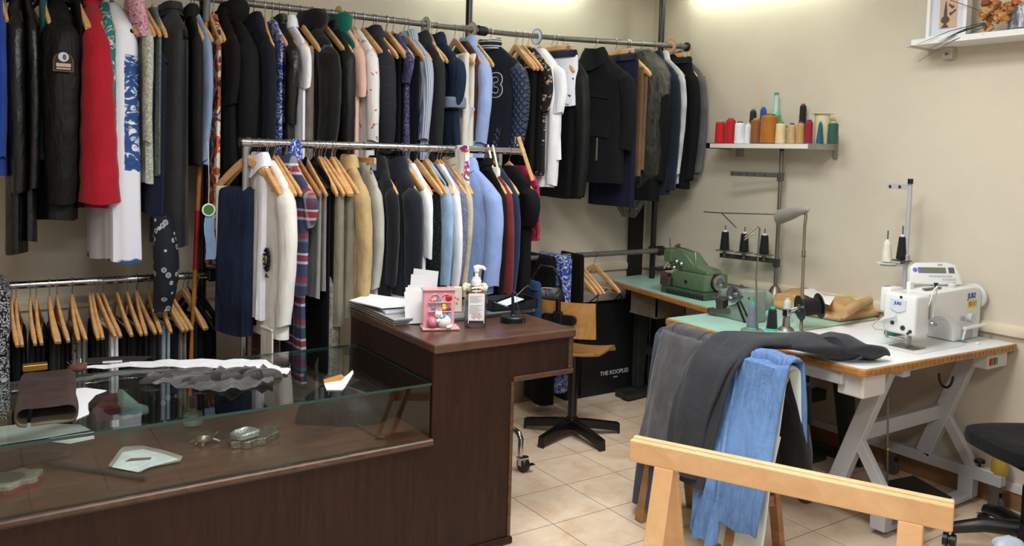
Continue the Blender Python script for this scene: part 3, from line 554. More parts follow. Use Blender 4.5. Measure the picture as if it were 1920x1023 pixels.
g('gtr', K, 598, 365, 560, 26, P_, cloth('cool_grey_wool', (128, 126, 122)), 'trousers', 'light grey trousers| over a hanger right of the plaid shirt', 'trousers', 'wood', w=.18)
g('btk', K, 614, 380, 700, 22, P_, CB3, 'trousers', 'black trousers| beside the light grey trousers on the front rack', 'trousers', 'black', w=.16)
g('khk', K, 642, 372, 612, 44, P_, KHAKI, 'trousers', 'khaki grey trousers| with a blue paper slip pinned to one leg', 'trousers', w=.18, ht=.055)
g('kh2', K, 628, 590, 720, 40, C_, blotch('grey_beige_tweed', [(0, (120, 112, 100)), (.5, (150, 142, 128))], 60), 'skirt', 'grey-beige tweed skirt| hanging low under the khaki trousers', 'skirt', None, w=.15, dz=-.5)
g('tan', K, 682, 318, 590, 38, T_, TAN, 'trench_coat', 'tan coat| in the middle of the front rack', 'coat', sl=560, col='shirt', rx=.055)
g('lin', K, 708, 330, 560, 28, T_, cloth('grey_white_linen', (172, 170, 164), var=.08), 'shirt', 'grey-white linen shirt| right of the tan coat', 'shirt', 'clip', sl=545, w=.19)
g('nv2', K, 738, 325, 560, 30, T_, cloth('black_navy_wool', (13, 15, 21)), 'blazer', 'blackish navy blazer| left of the larger navy blazer on the front rack', 'blazer', sl=540, col='lapel')
g('nv3', K, 776, 300, 560, 46, T_, cloth('midnight_blue_wool', (18, 22, 34)), 'blazer', 'large midnight blue blazer| on the front rack above the papers', 'blazer', sl=548, col='lapel', rx=.065, yaw=-3)
g('wt2', K, 802, 312, 560, 24, T_, WHT, 'blouse', 'white blouse with elbow sleeves| right of the midnight blue blazer', 'blouse', sl=488, w=.19)
g('dot', K, 838, 345, 570, 34, D_, DOTS, 'dress', 'black pin-dotted dress| behind the hand gel bottle', 'dress', w=.19, flare=.15)
g('lb3', K, 842, 318, 560, 16, T_, cloth('sky_blue_cotton', (142, 172, 200)), 'shirt', 'sky blue shirt| right of the pin-dotted dress', 'shirt', sl=540, w=.19)
g('wt3', K, 856, 322, 560, 16, T_, WHT, 'shirt', 'white shirt| between the sky blue shirt and the violet print shirt', 'shirt', sl=540, w=.19)
g('prp', K, 866, 330, 560, 14, T_, PURP, 'shirt', 'blue-violet micro-print shirt| left of the beige jacket', 'shirt', sl=540, w=.19)
g('bge', K, 880, 316, 560, 18, T_, cloth('light_beige_cotton', (186, 176, 148)), 'jacket', 'light beige jacket| left of the big pale blue shirt on the front rack', 'jacket', sl=540, col='stand')
g('bsh', K, 932, 302, 552, 46, T_, cloth('pale_blue_poplin', (140, 162, 214), var=.04), 'shirt', 'pale blue shirt| turned sideways on the front rack with a pointed collar', 'shirt', sl=540, col='shirt', rx=.052, yaw=18, ht=.045, grow=.12)
g('bk5', K, 943, 308, 570, 16, T_, CB, 'jacket', 'black jacket| between the pale blue shirt and the burgundy jacket', 'jacket', sl=555, col='stand')
g('brg', K, 955, 325, 570, 16, T_, BURG, 'jacket', 'burgundy red jacket| on the front rack', 'jacket', sl=555)
g('nv4', K, 967, 318, 570, 18, T_, cloth('dark_blue_wool', (30, 44, 76)), 'jacket', 'dark blue jacket| right of the burgundy jacket', 'jacket', sl=560)
g('bkd', K, 996, 335, 600, 38, T_, CB3, 'dress', 'black dress with gathered sleeves| at the right end of the front rack', 'dress', sl=430, w=.2, rx=.06)
g('crm2', K, 1009, 345, 452, 16, D_, CRIM, 'blouse', 'crimson lace top| behind the black dress at the rack end', 'blouse', None, w=.17)
g('bj2', K, 1012, 465, 640, 20, C_, DENIM2, 'jeans', 'blue jeans| hanging at the right end of the front rack behind the black dress', 'jeans', None, w=.14, dz=-.6)
g('scf', K, 556, 262, 352, 30, H_, BLF, 'scarf', 'blue and white leaf-print scarf| looped over the front rack rail', 'scarf', None, w=.05, cx=-.02, ht=.03)
o = slab(.05, .2, .016, .02, .1, .005).build('plastic_pouch', blotch('white_red_blue_print', [(0, (226, 224, 224)), (.55, (226, 224, 224)), (.6, (196, 60, 60)), (.66, (60, 80, 150)), (.72, (226, 224, 224))], 24), smooth=1); o.location = (aty(866, 320, 3.5).x, 3.62, 1.627); o.rotation_euler = (0, 0, -PI / 2 + .1); tag(o, 'small white plastic pouch with red and blue print hung on the front rack', 'pouch')
# --- extra empty hangers
ORD = ['first', 'second', 'third', 'fourth', 'fifth', 'sixth', 'seventh', 'eighth', 'ninth', 'tenth', 'eleventh', 'twelfth', 'thirteenth', 'fourteenth', 'fifteenth', 'sixteenth', 'seventeenth', 'eighteenth', 'nineteenth', 'twentieth', 'twenty-first', 'twenty-second', 'twenty-third', 'twenty-fourth', 'twenty-fifth', 'twenty-sixth', 'twenty-seventh', 'twenty-eighth', 'twenty-ninth', 'thirtieth']
def empties(rail, items, what):
    for i, it in enumerate(items):
        px, yaw = it[0], it[1]; kind = it[2] if len(it) > 2 else 'wood'; ya = math.radians(yaw); Y = RY[rail]
        X = aty(px, 130 if rail == 'upper' else 360, Y - .205 * math.cos(ya)).x - .205 * math.sin(ya)
        hanger(kind, X, Y, railz(rail, X), ya, 'empty %s, %s from left of %s' % (HK[kind], ORD[i], what), HGRP[rail])
empties('upper', [(158, 2), (245, -3), (290, 4), (405, -4), (500, -14), (640, 4), (668, -16), (712, 2), (738, 4), (758, 2), (820, -18), (832, 3), (905, -3), (918, -5), (996, -6), (1003, -2), (1070, -12), (1216, -4)], 'the bare hangers of the upper rail')
empties('rack', [(516, 4), (522, -3), (545, 2), (556, 5), (574, -2), (590, 3, 'dark'), (604, 0, 'black'), (623, -4), (636, 2), (646, 4), (652, -2), (664, 3), (792, 2), (796, -4), (822, 3), (830, -3), (875, 2)], 'the bare hangers of the front rack')
# --- low rail: hangers with dark trousers
LOWPX = [20, 29, 54, 66, 94, 100, 117, 136, 150, 173, 182, 206, 216, 237, 255, 264, 282, 292, 311, 335, 343, 352, 375, 380, 393, 409]
LC = [(CB3, 'black'), (CB2, 'washed black'), (NAVY, 'dark navy'), (CB, 'black wool'), (OLIVE, 'dark olive'), (CHAR, 'charcoal')]
SPECIAL = {7: (blotch('grey_snake_print', [(0, (90, 84, 76)), (.5, (140, 132, 120)), (.58, (50, 46, 42))], 60, dist=1), 'grey snake-print'), 12: (WHT, 'white'), 18: (cloth('pale_blue_grey_cotton', (150, 166, 178)), 'pale blue-grey'), 21: (GREYBEIGE, 'grey-beige'), 8: (GREY, 'grey')}
for i, px in enumerate(LOWPX):
    yaw = rnd.uniform(-5, 9) + (8 if i > 18 else 0); ya = math.radians(yaw); Y = RY['low']; X = aty(px, 560, Y - .205 * math.cos(ya)).x - .205 * math.sin(ya)
    kind = 'black' if i > 23 else 'wood'
    hanger(kind, X, Y, .991, ya, '%s, %s from the left on the low chrome rail' % (HK[kind], ORD[i]), HGRP['low'])
    mt, cn = SPECIAL.get(i, LC[i % 6])
    t = thing('trousers', '%s trousers folded over the %s hanger from the left, low chrome rail' % (cn, ORD[i]), 'trousers', (X, Y, .991), -PI / 2 + ya, GRP['low'])
    h_ = .013
    slab(.155, .62 + .06 * math.sin(i * 2.1), h_, -.195, -.02, .003).xf(Matrix.Translation((0, .006, 0))).build('leg', mt, t, smooth=1)
    slab(.15, .58 + .05 * math.sin(i * 1.3), h_ * .8, -.197, -.02, .003).xf(Matrix.Translation((0, .027, 0))).build('leg', mt, t, smooth=1)
o = slab(.16, .55, .03, .03, 0, .006, flare=.05).build('scarf', blotch('black_white_zebra_print', [(0, (16, 16, 18)), (.48, (200, 200, 204)), (.56, (16, 16, 18))], 40, dist=2), smooth=1)
o.location = (aty(6, 600, 3.9).x, 4.05, .991); o.rotation_euler = (0, 0, -PI / 2); tag(o, 'black and white printed scarf hung at the far left of the low chrome rail', 'scarf')
# --- corner rail
def empt2():
    for i, px in enumerate((1110, 1119, 1126, 1152)):
        ya = math.radians(4 if i < 3 else 8); X = aty(px, 555, 4.055 - .205).x
        hanger('wood', X, 4.055, .984, ya, 'bare %s, %s from the left on the short corner rail' % (HK['wood'], ORD[i]), HGRP['side'])
empt2()
g('cbk', 'side', 1034, 475, 760, 40, H_, CB, 'coat', 'black coat thrown over the corner rail| behind the plywood chair', 'coat', None, w=.13, ht=.04)
g('cbf', 'side', 1064, 472, 735, 40, H_, BLF, 'dress', 'blue and white floral dress| thrown over the corner rail behind the plywood chair', 'dress', None, w=.15, ht=.045)
g('cb2', 'side', 1089, 476, 740, 20, H_, CB3, 'shawl', 'black shawl| folded over the corner rail right of the floral dress', 'shawl', None, w=.12, ht=.022)
# --- garment details
def child(key, mb, name, mat, **k): return mb.build(name, mat, G_[key], **k)
def patch(key, pts, name, mat, x, nrm='front', th=.004, **k):
    # flat badge: pts in (y, z) on a sleeve front at local x
    return child(key, MB().prism([(x, a, b) for a, b in pts], (th, 0, 0)), name, mat, **k)
zB = -.50
arch = lambda w_, h_, z: [(-w_, z), (w_, z)] + [(w_ * math.cos(PI * k / 10), z + h_ + w_ * math.sin(PI * k / 10)) for k in range(11)]
patch('puff', arch(.037, .04, -.41), 'badge', plain('brown_badge_cloth', (98, 62, 42), .8), .292)
patch('puff', arch(.031, .036, -.403), 'badge_field', plain('dark_badge_cloth', (40, 30, 28), .8), .2945)
o = child('puff', MB().lathe([(.019, 0), (.019, .003)], (.297, 0, -.352), 18, M=Matrix.Rotation(PI / 2, 3, 'Y')), 'badge_emblem', plain('pale_badge_thread', (196, 200, 206), .8))
child('puff', MB().box((.299, 0, -.384), (.003, .052, .014)).box((.299, 0, -.398), (.003, .05, .006)), 'badge_banner', plain('cream_badge_thread', (186, 170, 150), .8))
child('puff', MB().ball((.300, .004, -.352), .004, .007, .012), 'badge_figure', plain('grey_badge_thread', (90, 100, 112), .8))
# varsity number and pocket
vt = G_['vars']
text('3', .19, plain('white_felt_outline', (206, 210, 216), .8), vt, (.085, -.0535, -.32), basis((1, 0, 0), (0, 0, 1)), .001, 'number', bold=.006)
text('3', .19, plain('navy_felt_digit', (18, 24, 40), .8), vt, (.085, -.0552, -.32), basis((1, 0, 0), (0, 0, 1)), .001, 'number_fill', bold=.0015)
child('vars', MB().box((.09, -.052, -.62), (.03, .006, .14), M=Matrix.Rotation(.2, 3, 'Y')), 'pocket_welt', QUILT)
# papers pinned on garments
def slip(key, c, sz, ax, name='paper_slip', mat=PAPER):
    o = MB().box((0, 0, 0), sz).build(name, mat, G_[key]); o.location = c; o.rotation_euler = ax
slip('trch', (-.09, -.062, -.46), (.075, .002, .075), (.1, .25, 0)); slip('trch', (-.15, -.062, -.68), (.03, .002, .13), (0, .05, 0))
child('trch', MB().box((.07, -.058, -.68), (.008, .006, .14)), 'zip', plain('pale_brass_zip', (176, 164, 130), .4, .6))
child('trch', MB().box((.075, -.056, -.35), (.13, .006, .022), M=Matrix.Rotation(.12, 3, 'Y')), 'storm_flap', cloth('black_gabardine_flap', (14, 14, 16)))
child('trch', MB().box((.06, -.056, -.55), (.17, .006, .10), M=Matrix.Rotation(.1, 3, 'Y')), 'pocket_flap', cloth('black_gabardine_flap', (14, 14, 16)))
slip('tart', (.15, -.045, -.5), (.085, .002, .14), (0, .5, .3)); slip('khk', (.06, -.075, -.62), (.1, .002, .11), (0, .25, .1), 'paper_slip', plain('pale_blue_paper', (196, 206, 226), .8)); slip('cord', (.06, -.05, -.33), (.05, .002, .06), (0, .0, 0))
slip('nv2', (.185, -.075, -.75), (.05, .002, .075), (0, 0, 0)); 
# brooch on the ivory coat
mb = MB(); mb.ball((0, 0, 0), .026, .008, .045)
for k in range(14):
    a = 2 * PI * k / 14; mb.ball((.027 * math.cos(a), -.003, .047 * math.sin(a)), .007, n=8, m_=5)
mb.m(1).ball((0, -.008, 0), .012, .006, .02)
o = mb.build('brooch', [plain('dark_jet_beads', (30, 28, 28), .2, .4), plain('antique_gold', (150, 130, 90), .3, .8)], G_['wct'], smooth=1); o.location = (.125, -.05, -.50)
child('wct', MB().box((.12, -.048, -.80), (.12, .008, .012)).box((.12, -.046, -.88), (.12, .008, .14)), 'pocket', cloth('ivory_crepe', (226, 222, 216), var=.03), bevel=.003)
# rolled cuff, lined cuff, red cuff
def cuff(key, z, r, mat, rx=1, x=.2, h=.05):
    child(key, MB().lathe([(r * .9, 0), (r * 1.08, .004), (r * 1.05, h), (r * .9, h + .004)], (x, 0, z), 20), 'cuff', mat, smooth=50)
x_, z_, r_ = SLE[G_['rold'].name]; cuff('rold', z_ - .004, r_ * .9, cloth('pale_denim_reverse', (112, 124, 142)), x=x_, h=.055)
# green round tag hanging by the black pole
t = thing('round_tag', 'round green and white tag hanging beside the black pole', 'tag', aty(391, 393, 3.76))
Mx = Matrix.Rotation(PI / 2, 3, 'X')
MB().lathe([(.029, 0), (.029, .003)], (0, 0, 0), 28, M=Mx).build('disc', plain('white_card', (226, 226, 226), .6), t)
MB().lathe([(.022, 0), (.022, .002)], (0, -.003, 0), 28, M=Mx).build('green_face', plain('green_card', (56, 118, 34), .6), t)
MB().tube([(0, 0, .028), (.004, .01, .12), (0, .02, .3)], .0012, 6).build('string', PAPER, t)
o = MB().loft([[V((x + .006 * math.sin(z * 30), y, z)) for x, y in ((-.022, -.004), (.022, -.002), (.02, .006), (-.02, .004))] for z in (0, -.04, -.08, -.12, -.16, -.2)]).build('tie_belt', LB2, smooth=1)
o.location = aty(394, 402, 3.77); tag(o, 'pale blue tie belt dangling below the round green tag', 'belt')
# pink scarf, ring print scarf, dangling belt
o = MB().loft([ring(.02 - .23 * v, .05 * math.sin(v * 2), .03 * v, .07, .035 * (1 - .3 * abs(v - .4)), 24, .006, (5, 1, 9, 2), v) for v in [i / 10 for i in range(11)]]).build('scarf', blotch('pink_white_print', [(0, (190, 132, 146)), (.5, (214, 176, 184)), (.58, (150, 84, 104))], 60), smooth=1)
X = aty(250, 30, 3.9).x; o.location = (X, 3.95, railz('upper', X) - .02); o.rotation_euler = (0, 0, -PI / 2); tag(o, 'pink and white printed scarf bunched above the pale grey lace jacket', 'scarf')
o = MB().loft([ring(-.42 * v, 0, .02 * math.sin(v * 3), .05 * (1 + .35 * math.sin(v * 3)) * (1 if v < .9 else .6), .032 * (1 + .5 * math.sin(v * 3)), 24, .006, (5, 1, 9, 2), v) for v in [i / 12 for i in range(13)]]).build('scarf', CIRC, smooth=1)
o.location = aty(302, 406, 3.86); o.rotation_euler = (0, 0, -PI / 2); tag(o, 'dark scarf with white ring print hanging below the navy trousers', 'scarf')
# size rings on the upper rail
for px, y, c, lab in ((884, 56, (206, 200, 186), 'white paper size disc on the rail at the middle black pole'), (1006, 70, (216, 224, 228), 'clear size disc with blue print on the rail right of the varsity jacket'), (1257, 88, (206, 178, 150), 'orange-edged size disc on the rail near the corner'), (798, 46, (196, 204, 180), 'thin pale green size disc on the rail above the striped shirt'), (634, 30, (214, 206, 120), 'thin yellow size disc on the rail above the fur coat')):
    p = aty(px, y, 4.055); t = thing('size_disc', lab, 'size disc', (p.x, 4.055, railz('upper', p.x) - .004), math.radians(8), 'size discs on the upper rail')
    My = Matrix.Rotation(PI / 2, 3, 'Y'); k = .3 if px in (798, 634) else 1
    prof = [(.019, 0), (.046, 0), (.046, .003), (.019, .003), (.019, 0)]
    MB().lathe(prof, (0, 0, 0), 30, M=My, cap=False).build('disc', plain('disc_card_%d' % px, c, .5), t)
    if px in (1006, 884, 1257):
        ec = {1006: (50, 80, 150), 884: (120, 110, 100), 1257: (190, 96, 44)}[px]
        MB().lathe([(.043, -.0006), (.047, -.0006), (.047, .0036), (.043, .0036), (.043, -.0006)], (0, 0, 0), 30, M=My, cap=False).build('rim', plain('disc_rim_%d' % px, ec, .5), t)
# clear plastic cover over the suit jacket
def film():
    mt = bpy.data.materials.new('clear_plastic_film'); mt.use_nodes = True; nt = mt.node_tree; nt.nodes.remove(nt.nodes['Principled BSDF'])
    tr = nd(nt, 'ShaderNodeBsdfTransparent'); tr.inputs[0].default_value = (.94, .94, .95, 1); gl = nd(nt, 'ShaderNodeBsdfGlossy'); gl.inputs['Roughness'].default_value = .13
    n = noise(nt, coords(nt, (1, 1, .5)), 22, 5, .65, 1.2); b = nd(nt, 'ShaderNodeBump'); b.inputs['Strength'].default_value = 1; b.inputs['Distance'].default_value = .04; nt.links.new(n.outputs[0], b.inputs['Height']); nt.links.new(b.outputs[0], gl.inputs['Normal'])
    lw = nd(nt, 'ShaderNodeFresnel'); lw.inputs[0].default_value = 1.6; nt.links.new(b.outputs[0], lw.inputs['Normal']); mx = nd(nt, 'ShaderNodeMixShader')
    ad = nd(nt, 'ShaderNodeMath', operation='ADD'); ad.inputs[1].default_value = .05; nt.links.new(lw.outputs[0], ad.inputs[0])
    nt.links.new(ad.outputs[0], mx.inputs[0]); nt.links.new(tr.outputs[0], mx.inputs[1]); nt.links.new(gl.outputs[0], mx.inputs[2]); nt.links.new(mx.outputs[0], nt.nodes['Material Output'].inputs[0]); return mt
FILM = film()
b_ = G_['bagd']; ph = phs(); R = []
for z, hw, hy in ((-.03, .05, .03), (-.06, .10, .05), (-.13, .19, .085), (-.2, .232, .1), (-.32, .236, .1), (-.5, .23, .097), (-.7, .22, .09), (-.85, .2, .08), (-.98, .15, .06), (-1.08, .1, .04), (-1.14, .05, .02)):
    R.append(ring(z, .01 if z > -.9 else -.05, 0, hw, hy, 44, .007, ph, .5, .85))
o = MB().loft(R, False, True).build('plastic_cover', FILM, smooth=1); o.location = b_.location; o.rotation_euler = b_.rotation_euler; tag(o, 'clear crumpled plastic cover over the black suit jacket near the corner', 'plastic cover')
# ------------------------------------------------------------------ front rack frame
t = thing('garment_rack', 'rolling chrome garment rack behind the counter carrying the front row', 'garment rack', (1.03, 3.62, 0))
L = 1.315
MB().tube([(-.02, 0, 1.627), (L + .14, 0, 1.627)], .0185, 16).build('rail', CHROME, t, smooth=40)
for s in (-1, 1): MB().tube([((-.021 if s < 0 else L + .141), 0, 1.627), ((-.028 if s < 0 else L + .148), 0, 1.627)], .022, 16).build('end_cap', BLACKP if s < 0 else CHROME, t, smooth=40)
for x in (.0, L):
    MB().tube([(x, 0, .2), (x, 0, 1.61)], .0145, 14).build('upright', CHROME, t, smooth=40)
    MB().tube([(x, -.27, .085), (x, -.27, .17), (x, -.25, .195), (x, -.22, .2), (x, .22, .2), (x, .25, .195), (x, .27, .17), (x, .27, .085)], .0145, 14).build('foot', CHROME, t, smooth=40)
    for y in (-.27, .27):
        c = MB().lathe([(.012, -.018), (.034, -.018), (.037, -.012), (.037, .012), (.034, .018), (.012, .018)], (x + .02, y, .037), 24, M=Matrix.Rotation(PI / 2, 3, 'Y')).build('caster', BLACKP, t, smooth=40)
        mb = MB(); mb.box((x + .012, y - .002, .072), (.05, .04, .008)).box((x + .042, y, .055), (.003, .03, .045)).box((x - .002, y, .055), (.003, .03, .045)).box((x + .05, y - .03, .04), (.03, .03, .004)); mb.build('fork', CHROME, c)
MB().tube([(0, 0, .2), (L, 0, .2)], .0125, 12).build('bottom_rail', CHROME, t, smooth=40)
# white tote hanging from the rack rail by its straps
p = aty(943, 275, 3.5); t = thing('tote_bag', 'small white cotton tote hanging by its straps at the right end of the front rack', 'bag', (p.x, 3.62, 1.627), -PI / 2 - .2)
for y in (-.012, .014): MB().tube([(-.06, y, -.09), (-.03, y, -.02), (0, y, .024), (.03, y, -.02), (.075, y, -.09)], .006, 8).build('strap', CREAM, t, smooth=1)
slab(.10, .22, .02, -.085, .03, .006).build('body', CREAM, t, smooth=1)
# bare wooden rod clip hanging at rack end
t = thing('clothes_hanger', 'narrow wooden hanger with a double hook at the right tip of the front rack', 'hanger', aty(975, 275, 3.45), .1)
MB().bar((-.012, 0, .05), (.05, -.05, -.17), .010, .02).build('bar', HWOOD, t, bevel=.004)
MB().tube([(-.03, 0, .05), (-.035, 0, .02), (-.02, 0, .005), (0, 0, .015), (.002, 0, .04)], .0022, 6).build('hook', WIRE, t)
# ------------------------------------------------------------------ shop counter
WALN = wood('dark_walnut_veneer', (30, 16, 11), (54, 30, 20), (9, 9, .7), .36, .25, 5, .04)
WALN.node_tree.nodes['Principled BSDF'].inputs['Specular IOR Level'].default_value = .22; WALN.node_tree.nodes['Principled BSDF'].inputs['Coat Weight'].default_value = .04
WALNF = wood('dark_walnut_veneer_top', (60, 36, 26), (100, 66, 48), (1.2, 6, 6), .3, .3, 4, .04)
WEDGE = wood('worn_walnut_edging', (48, 28, 18), (104, 68, 44), (3, 9, 9), .4, .2, 5, .06)
GL = glass('clear_pane_glass', (248, 252, 250)); GLE = plain('green_glass_edge', (24, 62, 58), .15)
def pane(parent, x0, x1, y0, y1, z0, z1, name):
    mb = MB(); mb.bb(x0, x1, y0, y1, z0, z1)
    s = (abs(x1 - x0), abs(y1 - y0), abs(z1 - z0)); k = s.index(min(s)); mb.mi = [0 if i in {0: (0, 1), 1: (2, 3), 2: (4, 5)}[k] else 1 for i in range(6)]
    # face order of MB.box: -x, +x, -y, +y, -z, +z
    return mb.build(name, [GL, GLE], parent)
XA, XB_, YF, YK, XL = 1.425, 2.072, 2.611, 3.385, -.75
t = CT = thing('shop_counter', 'dark brown wooden shop counter with a glass display case and a raised desk end', 'counter', (0, 0, 0))
MB().bb(XA, XB_ + .008, YF - .012, YK, .872, .905).build('desk_top', [WALNF], t, bevel=.006)
MB().bb(XA + .004, XB_, YF, YF + .022, .735, .872).bb(XA + .004, 1.783, YF, YF + .022, .105, .735).build('front_panel', WALN, t)
MB().bb(XA + .002, XA + .022, YF + .001, YK - .01, .105, .872).build('left_end_panel', WALN, t)
MB().bb(1.757, 1.779, YF + .022, YK - .01, .105, .872).build('inner_panel', WALN, t)
MB().bb(XB_ - .022, XB_ - .002, YF + .02, YK - .01, .735, .872).bb(XA + .03, XB_ - .03, YK - .03, YK - .012, .735, .872).build('apron', WALN, t)
MB().bb(1.783, XB_ + .004, YF - .008, YF + .05, .722, .742).build('apron_moulding', WEDGE, t, bevel=.003)
MB().bb(1.772, 1.787, YF - .006, YF + .03, .105, .722).build('edge_moulding', WEDGE, t, bevel=.003)
MB().bb(2.052, 2.074, YF - .004, YF + .02, .742, .872).build('corner_moulding', WEDGE, t, bevel=.003)
MB().bb(XL, 1.795, YF - .014, 3.05, .075, .105).build('plinth', WALN, t, bevel=.008)
MB().bb(XL, XA + .004, YF, YF + .022, .105, .53).build('case_front_panel', WALN, t)
MB().bb(XL, XA + .002, YF - .004, YK - .1, .53, .556).build('case_floor', WALNF, t)
MB().tube([(XL, YF - .006, .546), (XA + .002, YF - .006, .546)], .0125, 12).build('case_lip', WEDGE, t, smooth=1)
for x in (-.6, .5, 1.65):
    for y in (2.7, 3.3): MB().lathe([(.02, 0), (.014, .02), (.014, .075)], (x, y, 0), 14).build('leg', STEEL, t, smooth=40)
GB = 3.30
pane(t, XL, XA - .004, YF - .004, GB, .757, .766, 'glass_top')
pane(t, XL, XA - .006, YF + .004, YF + .011, .557, .757, 'glass_front')
pane(t, XL, XA - .006, GB - .02, GB - .013, .557, .757, 'glass_back')
o = MB().box((0, 0, 0), (.08, .04, .022)).build('glass_clamp', GOLDM, t, bevel=.002); o.location = atz(66, 687, .768) + V((0, .0, .0))
for x in (XL + .1, XA - .03): MB().bb(x - .006, x + .006, GB - .012, GB - .004, .557, .757).build('case_post', STEEL, t)
ZT, ZD, ZI = .906, .767, .557
def on(px, py, z): return atz(px, py, z)
def lump(c, r, h, seed, n=28, rough=.15, lay=7):
    rr = random.Random(seed); ph = [rr.uniform(0, 6) for _ in range(6)]; R = []
    for i in range(lay + 1):
        a = PI / 2 * i / lay; k = math.cos(a) ** .6
        R.append([V((c[0] + r[0] * max(.02, k) * math.cos(q) * (1 + rough * math.sin(3 * q + ph[0]) + rough * .6 * math.sin(5 * q + ph[1])), c[1] + r[1] * max(.02, k) * math.sin(q) * (1 + rough * math.sin(2 * q + ph[2])), c[2] + h * math.sin(a) * (1 + .18 * math.sin(2 * q + ph[3]) * k))) for q in (2 * PI * j / n for j in range(n))])
    return MB().loft(R)
def flat(pts, z, th=.0012): return MB().prism([(p.x, p.y, z) for p in pts], (0, 0, th))
def wav(pts_px, z, th=.002, amp=.006, n=26, seed=1):
    # a limp strip between an upper and a lower pixel edge, lying on height z
    up, lo = pts_px; rr = random.Random(seed)
    def samp(pl, t_):
        L = len(pl) - 1; i = min(int(t_ * L), L - 1); f_ = t_ * L - i; return (pl[i][0] * (1 - f_) + pl[i + 1][0] * f_, pl[i][1] * (1 - f_) + pl[i + 1][1] * f_)
    top, bot = [], []
    for i in range(n + 1):
        a, b = samp(up, i / n), samp(lo, i / n); row = []
        for j in range(6):
            s = j / 5; p = atz(a[0] * (1 - s) + b[0] * s, a[1] * (1 - s) + b[1] * s, z); row.append(V((p.x, p.y, z + .001 + amp * (rr.random() if amp > .02 else abs(math.sin(i * .9 + j * 1.3 + seed))))))
        top.append(row)
    rings = [r + [q - V((0, 0, th)) for q in reversed(r)] for r in top]
    return MB().loft(rings)
# --- things on the glass top
o = wav(([(158, 690), (250, 681), (330, 676), (420, 676), (495, 676), (520, 690), (545, 694)], [(150, 693), (250, 690), (340, 690), (420, 692), (500, 694), (520, 702), (538, 704)]), ZD, amp=.008).build('cloth_strip', WHT, smooth=1); tag(o, 'long white cloth strip lying along the glass top of the counter', 'cloth strip')
ORG = cloth('charcoal_organza', (52, 50, 52), rough=.5, sheen=.4)
o = wav(([(276, 704), (330, 702), (400, 697), (450, 694), (486, 690), (514, 700)], [(282, 722), (330, 730), (390, 734), (432, 738), (470, 728), (512, 722)]), ZD, amp=.022, n=20, seed=4).build('fabric_scraps', ORG, smooth=1); tag(o, 'crumpled charcoal fabric scraps on the glass top', 'fabric scraps')
for i, (px, py, r) in enumerate(((300, 716, .03), (370, 720, .035), (425, 712, .045), (480, 710, .045))):
    p = atz(px, py, ZD); lump((p.x - o.location.x, p.y, ZD + .002), (r * 1.5, r), r * .8, i, rough=.35).build('fold', ORG, o, smooth=1)
o = wav(([(120, 716), (200, 700), (300, 694), (400, 692)], [(120, 722), (200, 708), (300, 699), (400, 696)]), ZD, amp=.006, seed=8).build('dark_ribbon', ORG, smooth=1); tag(o, 'thin dark ribbon under the front edge of the white cloth strip', 'ribbon')
# brown leather piece rolled over
p0, p1 = atz(88, 800, ZD), atz(90, 728, ZD); c = (p0 + p1) / 2; t = thing('leather_roll', 'rolled piece of dark brown leather with pale lining on the glass top', 'leather', (c.x, c.y, ZD), math.atan2(p1.y - p0.y, p1.x - p0.x) - PI / 2)
Ln = (p1 - p0).length; n = 40; outer = []
for k in range(n + 1):
    a = -PI * .62 + 2 * PI * .97 * k / n; outer.append((.082 * math.copysign(abs(math.cos(a)) ** .7, math.cos(a)), .034 + .032 * math.sin(a) + .006 * math.sin(3 * a)))
inner = [(x * .94, z * .92 + .003) for x, z in outer]
rng = lambda y, k: [V((x * k, y, max(.0015, z))) for x, z in outer] + [V((x * k, y, max(.004, z))) for x, z in reversed(inner)]
mb = MB().loft([rng(-Ln / 2 + Ln * i / 10, 1 + .03 * math.sin(i)) for i in range(11)]); nn = 2 * (n + 1)
mb.mi = [1 if (i % nn) > n and i < 10 * nn else 0 for i in range(len(mb.f))]
mb.build('roll', [plain('dark_brown_leather', (62, 48, 46), .5, var=.15, scale=14, bmp=.3), cloth('tan_suede_lining', (112, 100, 74))], t, smooth=60)
o = flat([atz(x, y, ZD) for x, y in ((128, 730), (160, 727), (200, 732), (185, 742), (166, 756), (167, 776), (143, 786), (130, 782))], ZD, .0015).build('paper_pattern', PAPER); tag(o, 'cut white paper pattern beside the leather roll', 'paper pattern')
o = flat([atz(x, y, ZD) for x, y in ((205, 733), (180, 742), (166, 757), (166, 770), (172, 765), (188, 750))], ZD + .002, .0015).build('leather_offcut', leather('black_glossy_leather', (26, 26, 27))); tag(o, 'curved black leather offcut on the paper pattern', 'leather offcut')
# pen, pincushion, brown papers
a, b = atz(150, 682, ZD + .012), atz(243, 676, ZD + .012)
t = thing('pen', 'black and silver ballpoint pen at the left end of the white cloth strip', 'pen', a); d = b - a
MB().tube([d * 0, d * .04, d * .14], [.001, .003, .0055], 10).build('tip', CHROME, t); MB().tube([d * .14, d * .45], .006, 10).build('grip', BLACKP, t); MB().tube([d * .45, d * .85], .0055, 10).build('barrel', plain('silver_plastic', (190, 190, 200), .3, .5), t); MB().tube([d * .85, d * 1.], .004, 10).build('cap', BLACKP, t)
p = atz(145, 697, ZD); t = thing('pincushion', 'small reddish brown pincushion with pins beside the pen', 'pincushion', p)
MB().ball((0, 0, .017), .032, .024, .017).build('cushion', plain('brown_velvet', (98, 58, 46), .8, var=.2), t, smooth=1)
for k in range(5): MB().tube([(-.02 + .008 * k, .004 * k - .008, .028), (-.035 + .012 * k, -.01 + .006 * k, .045)], .0008, 5).build('pin', CHROME, t)
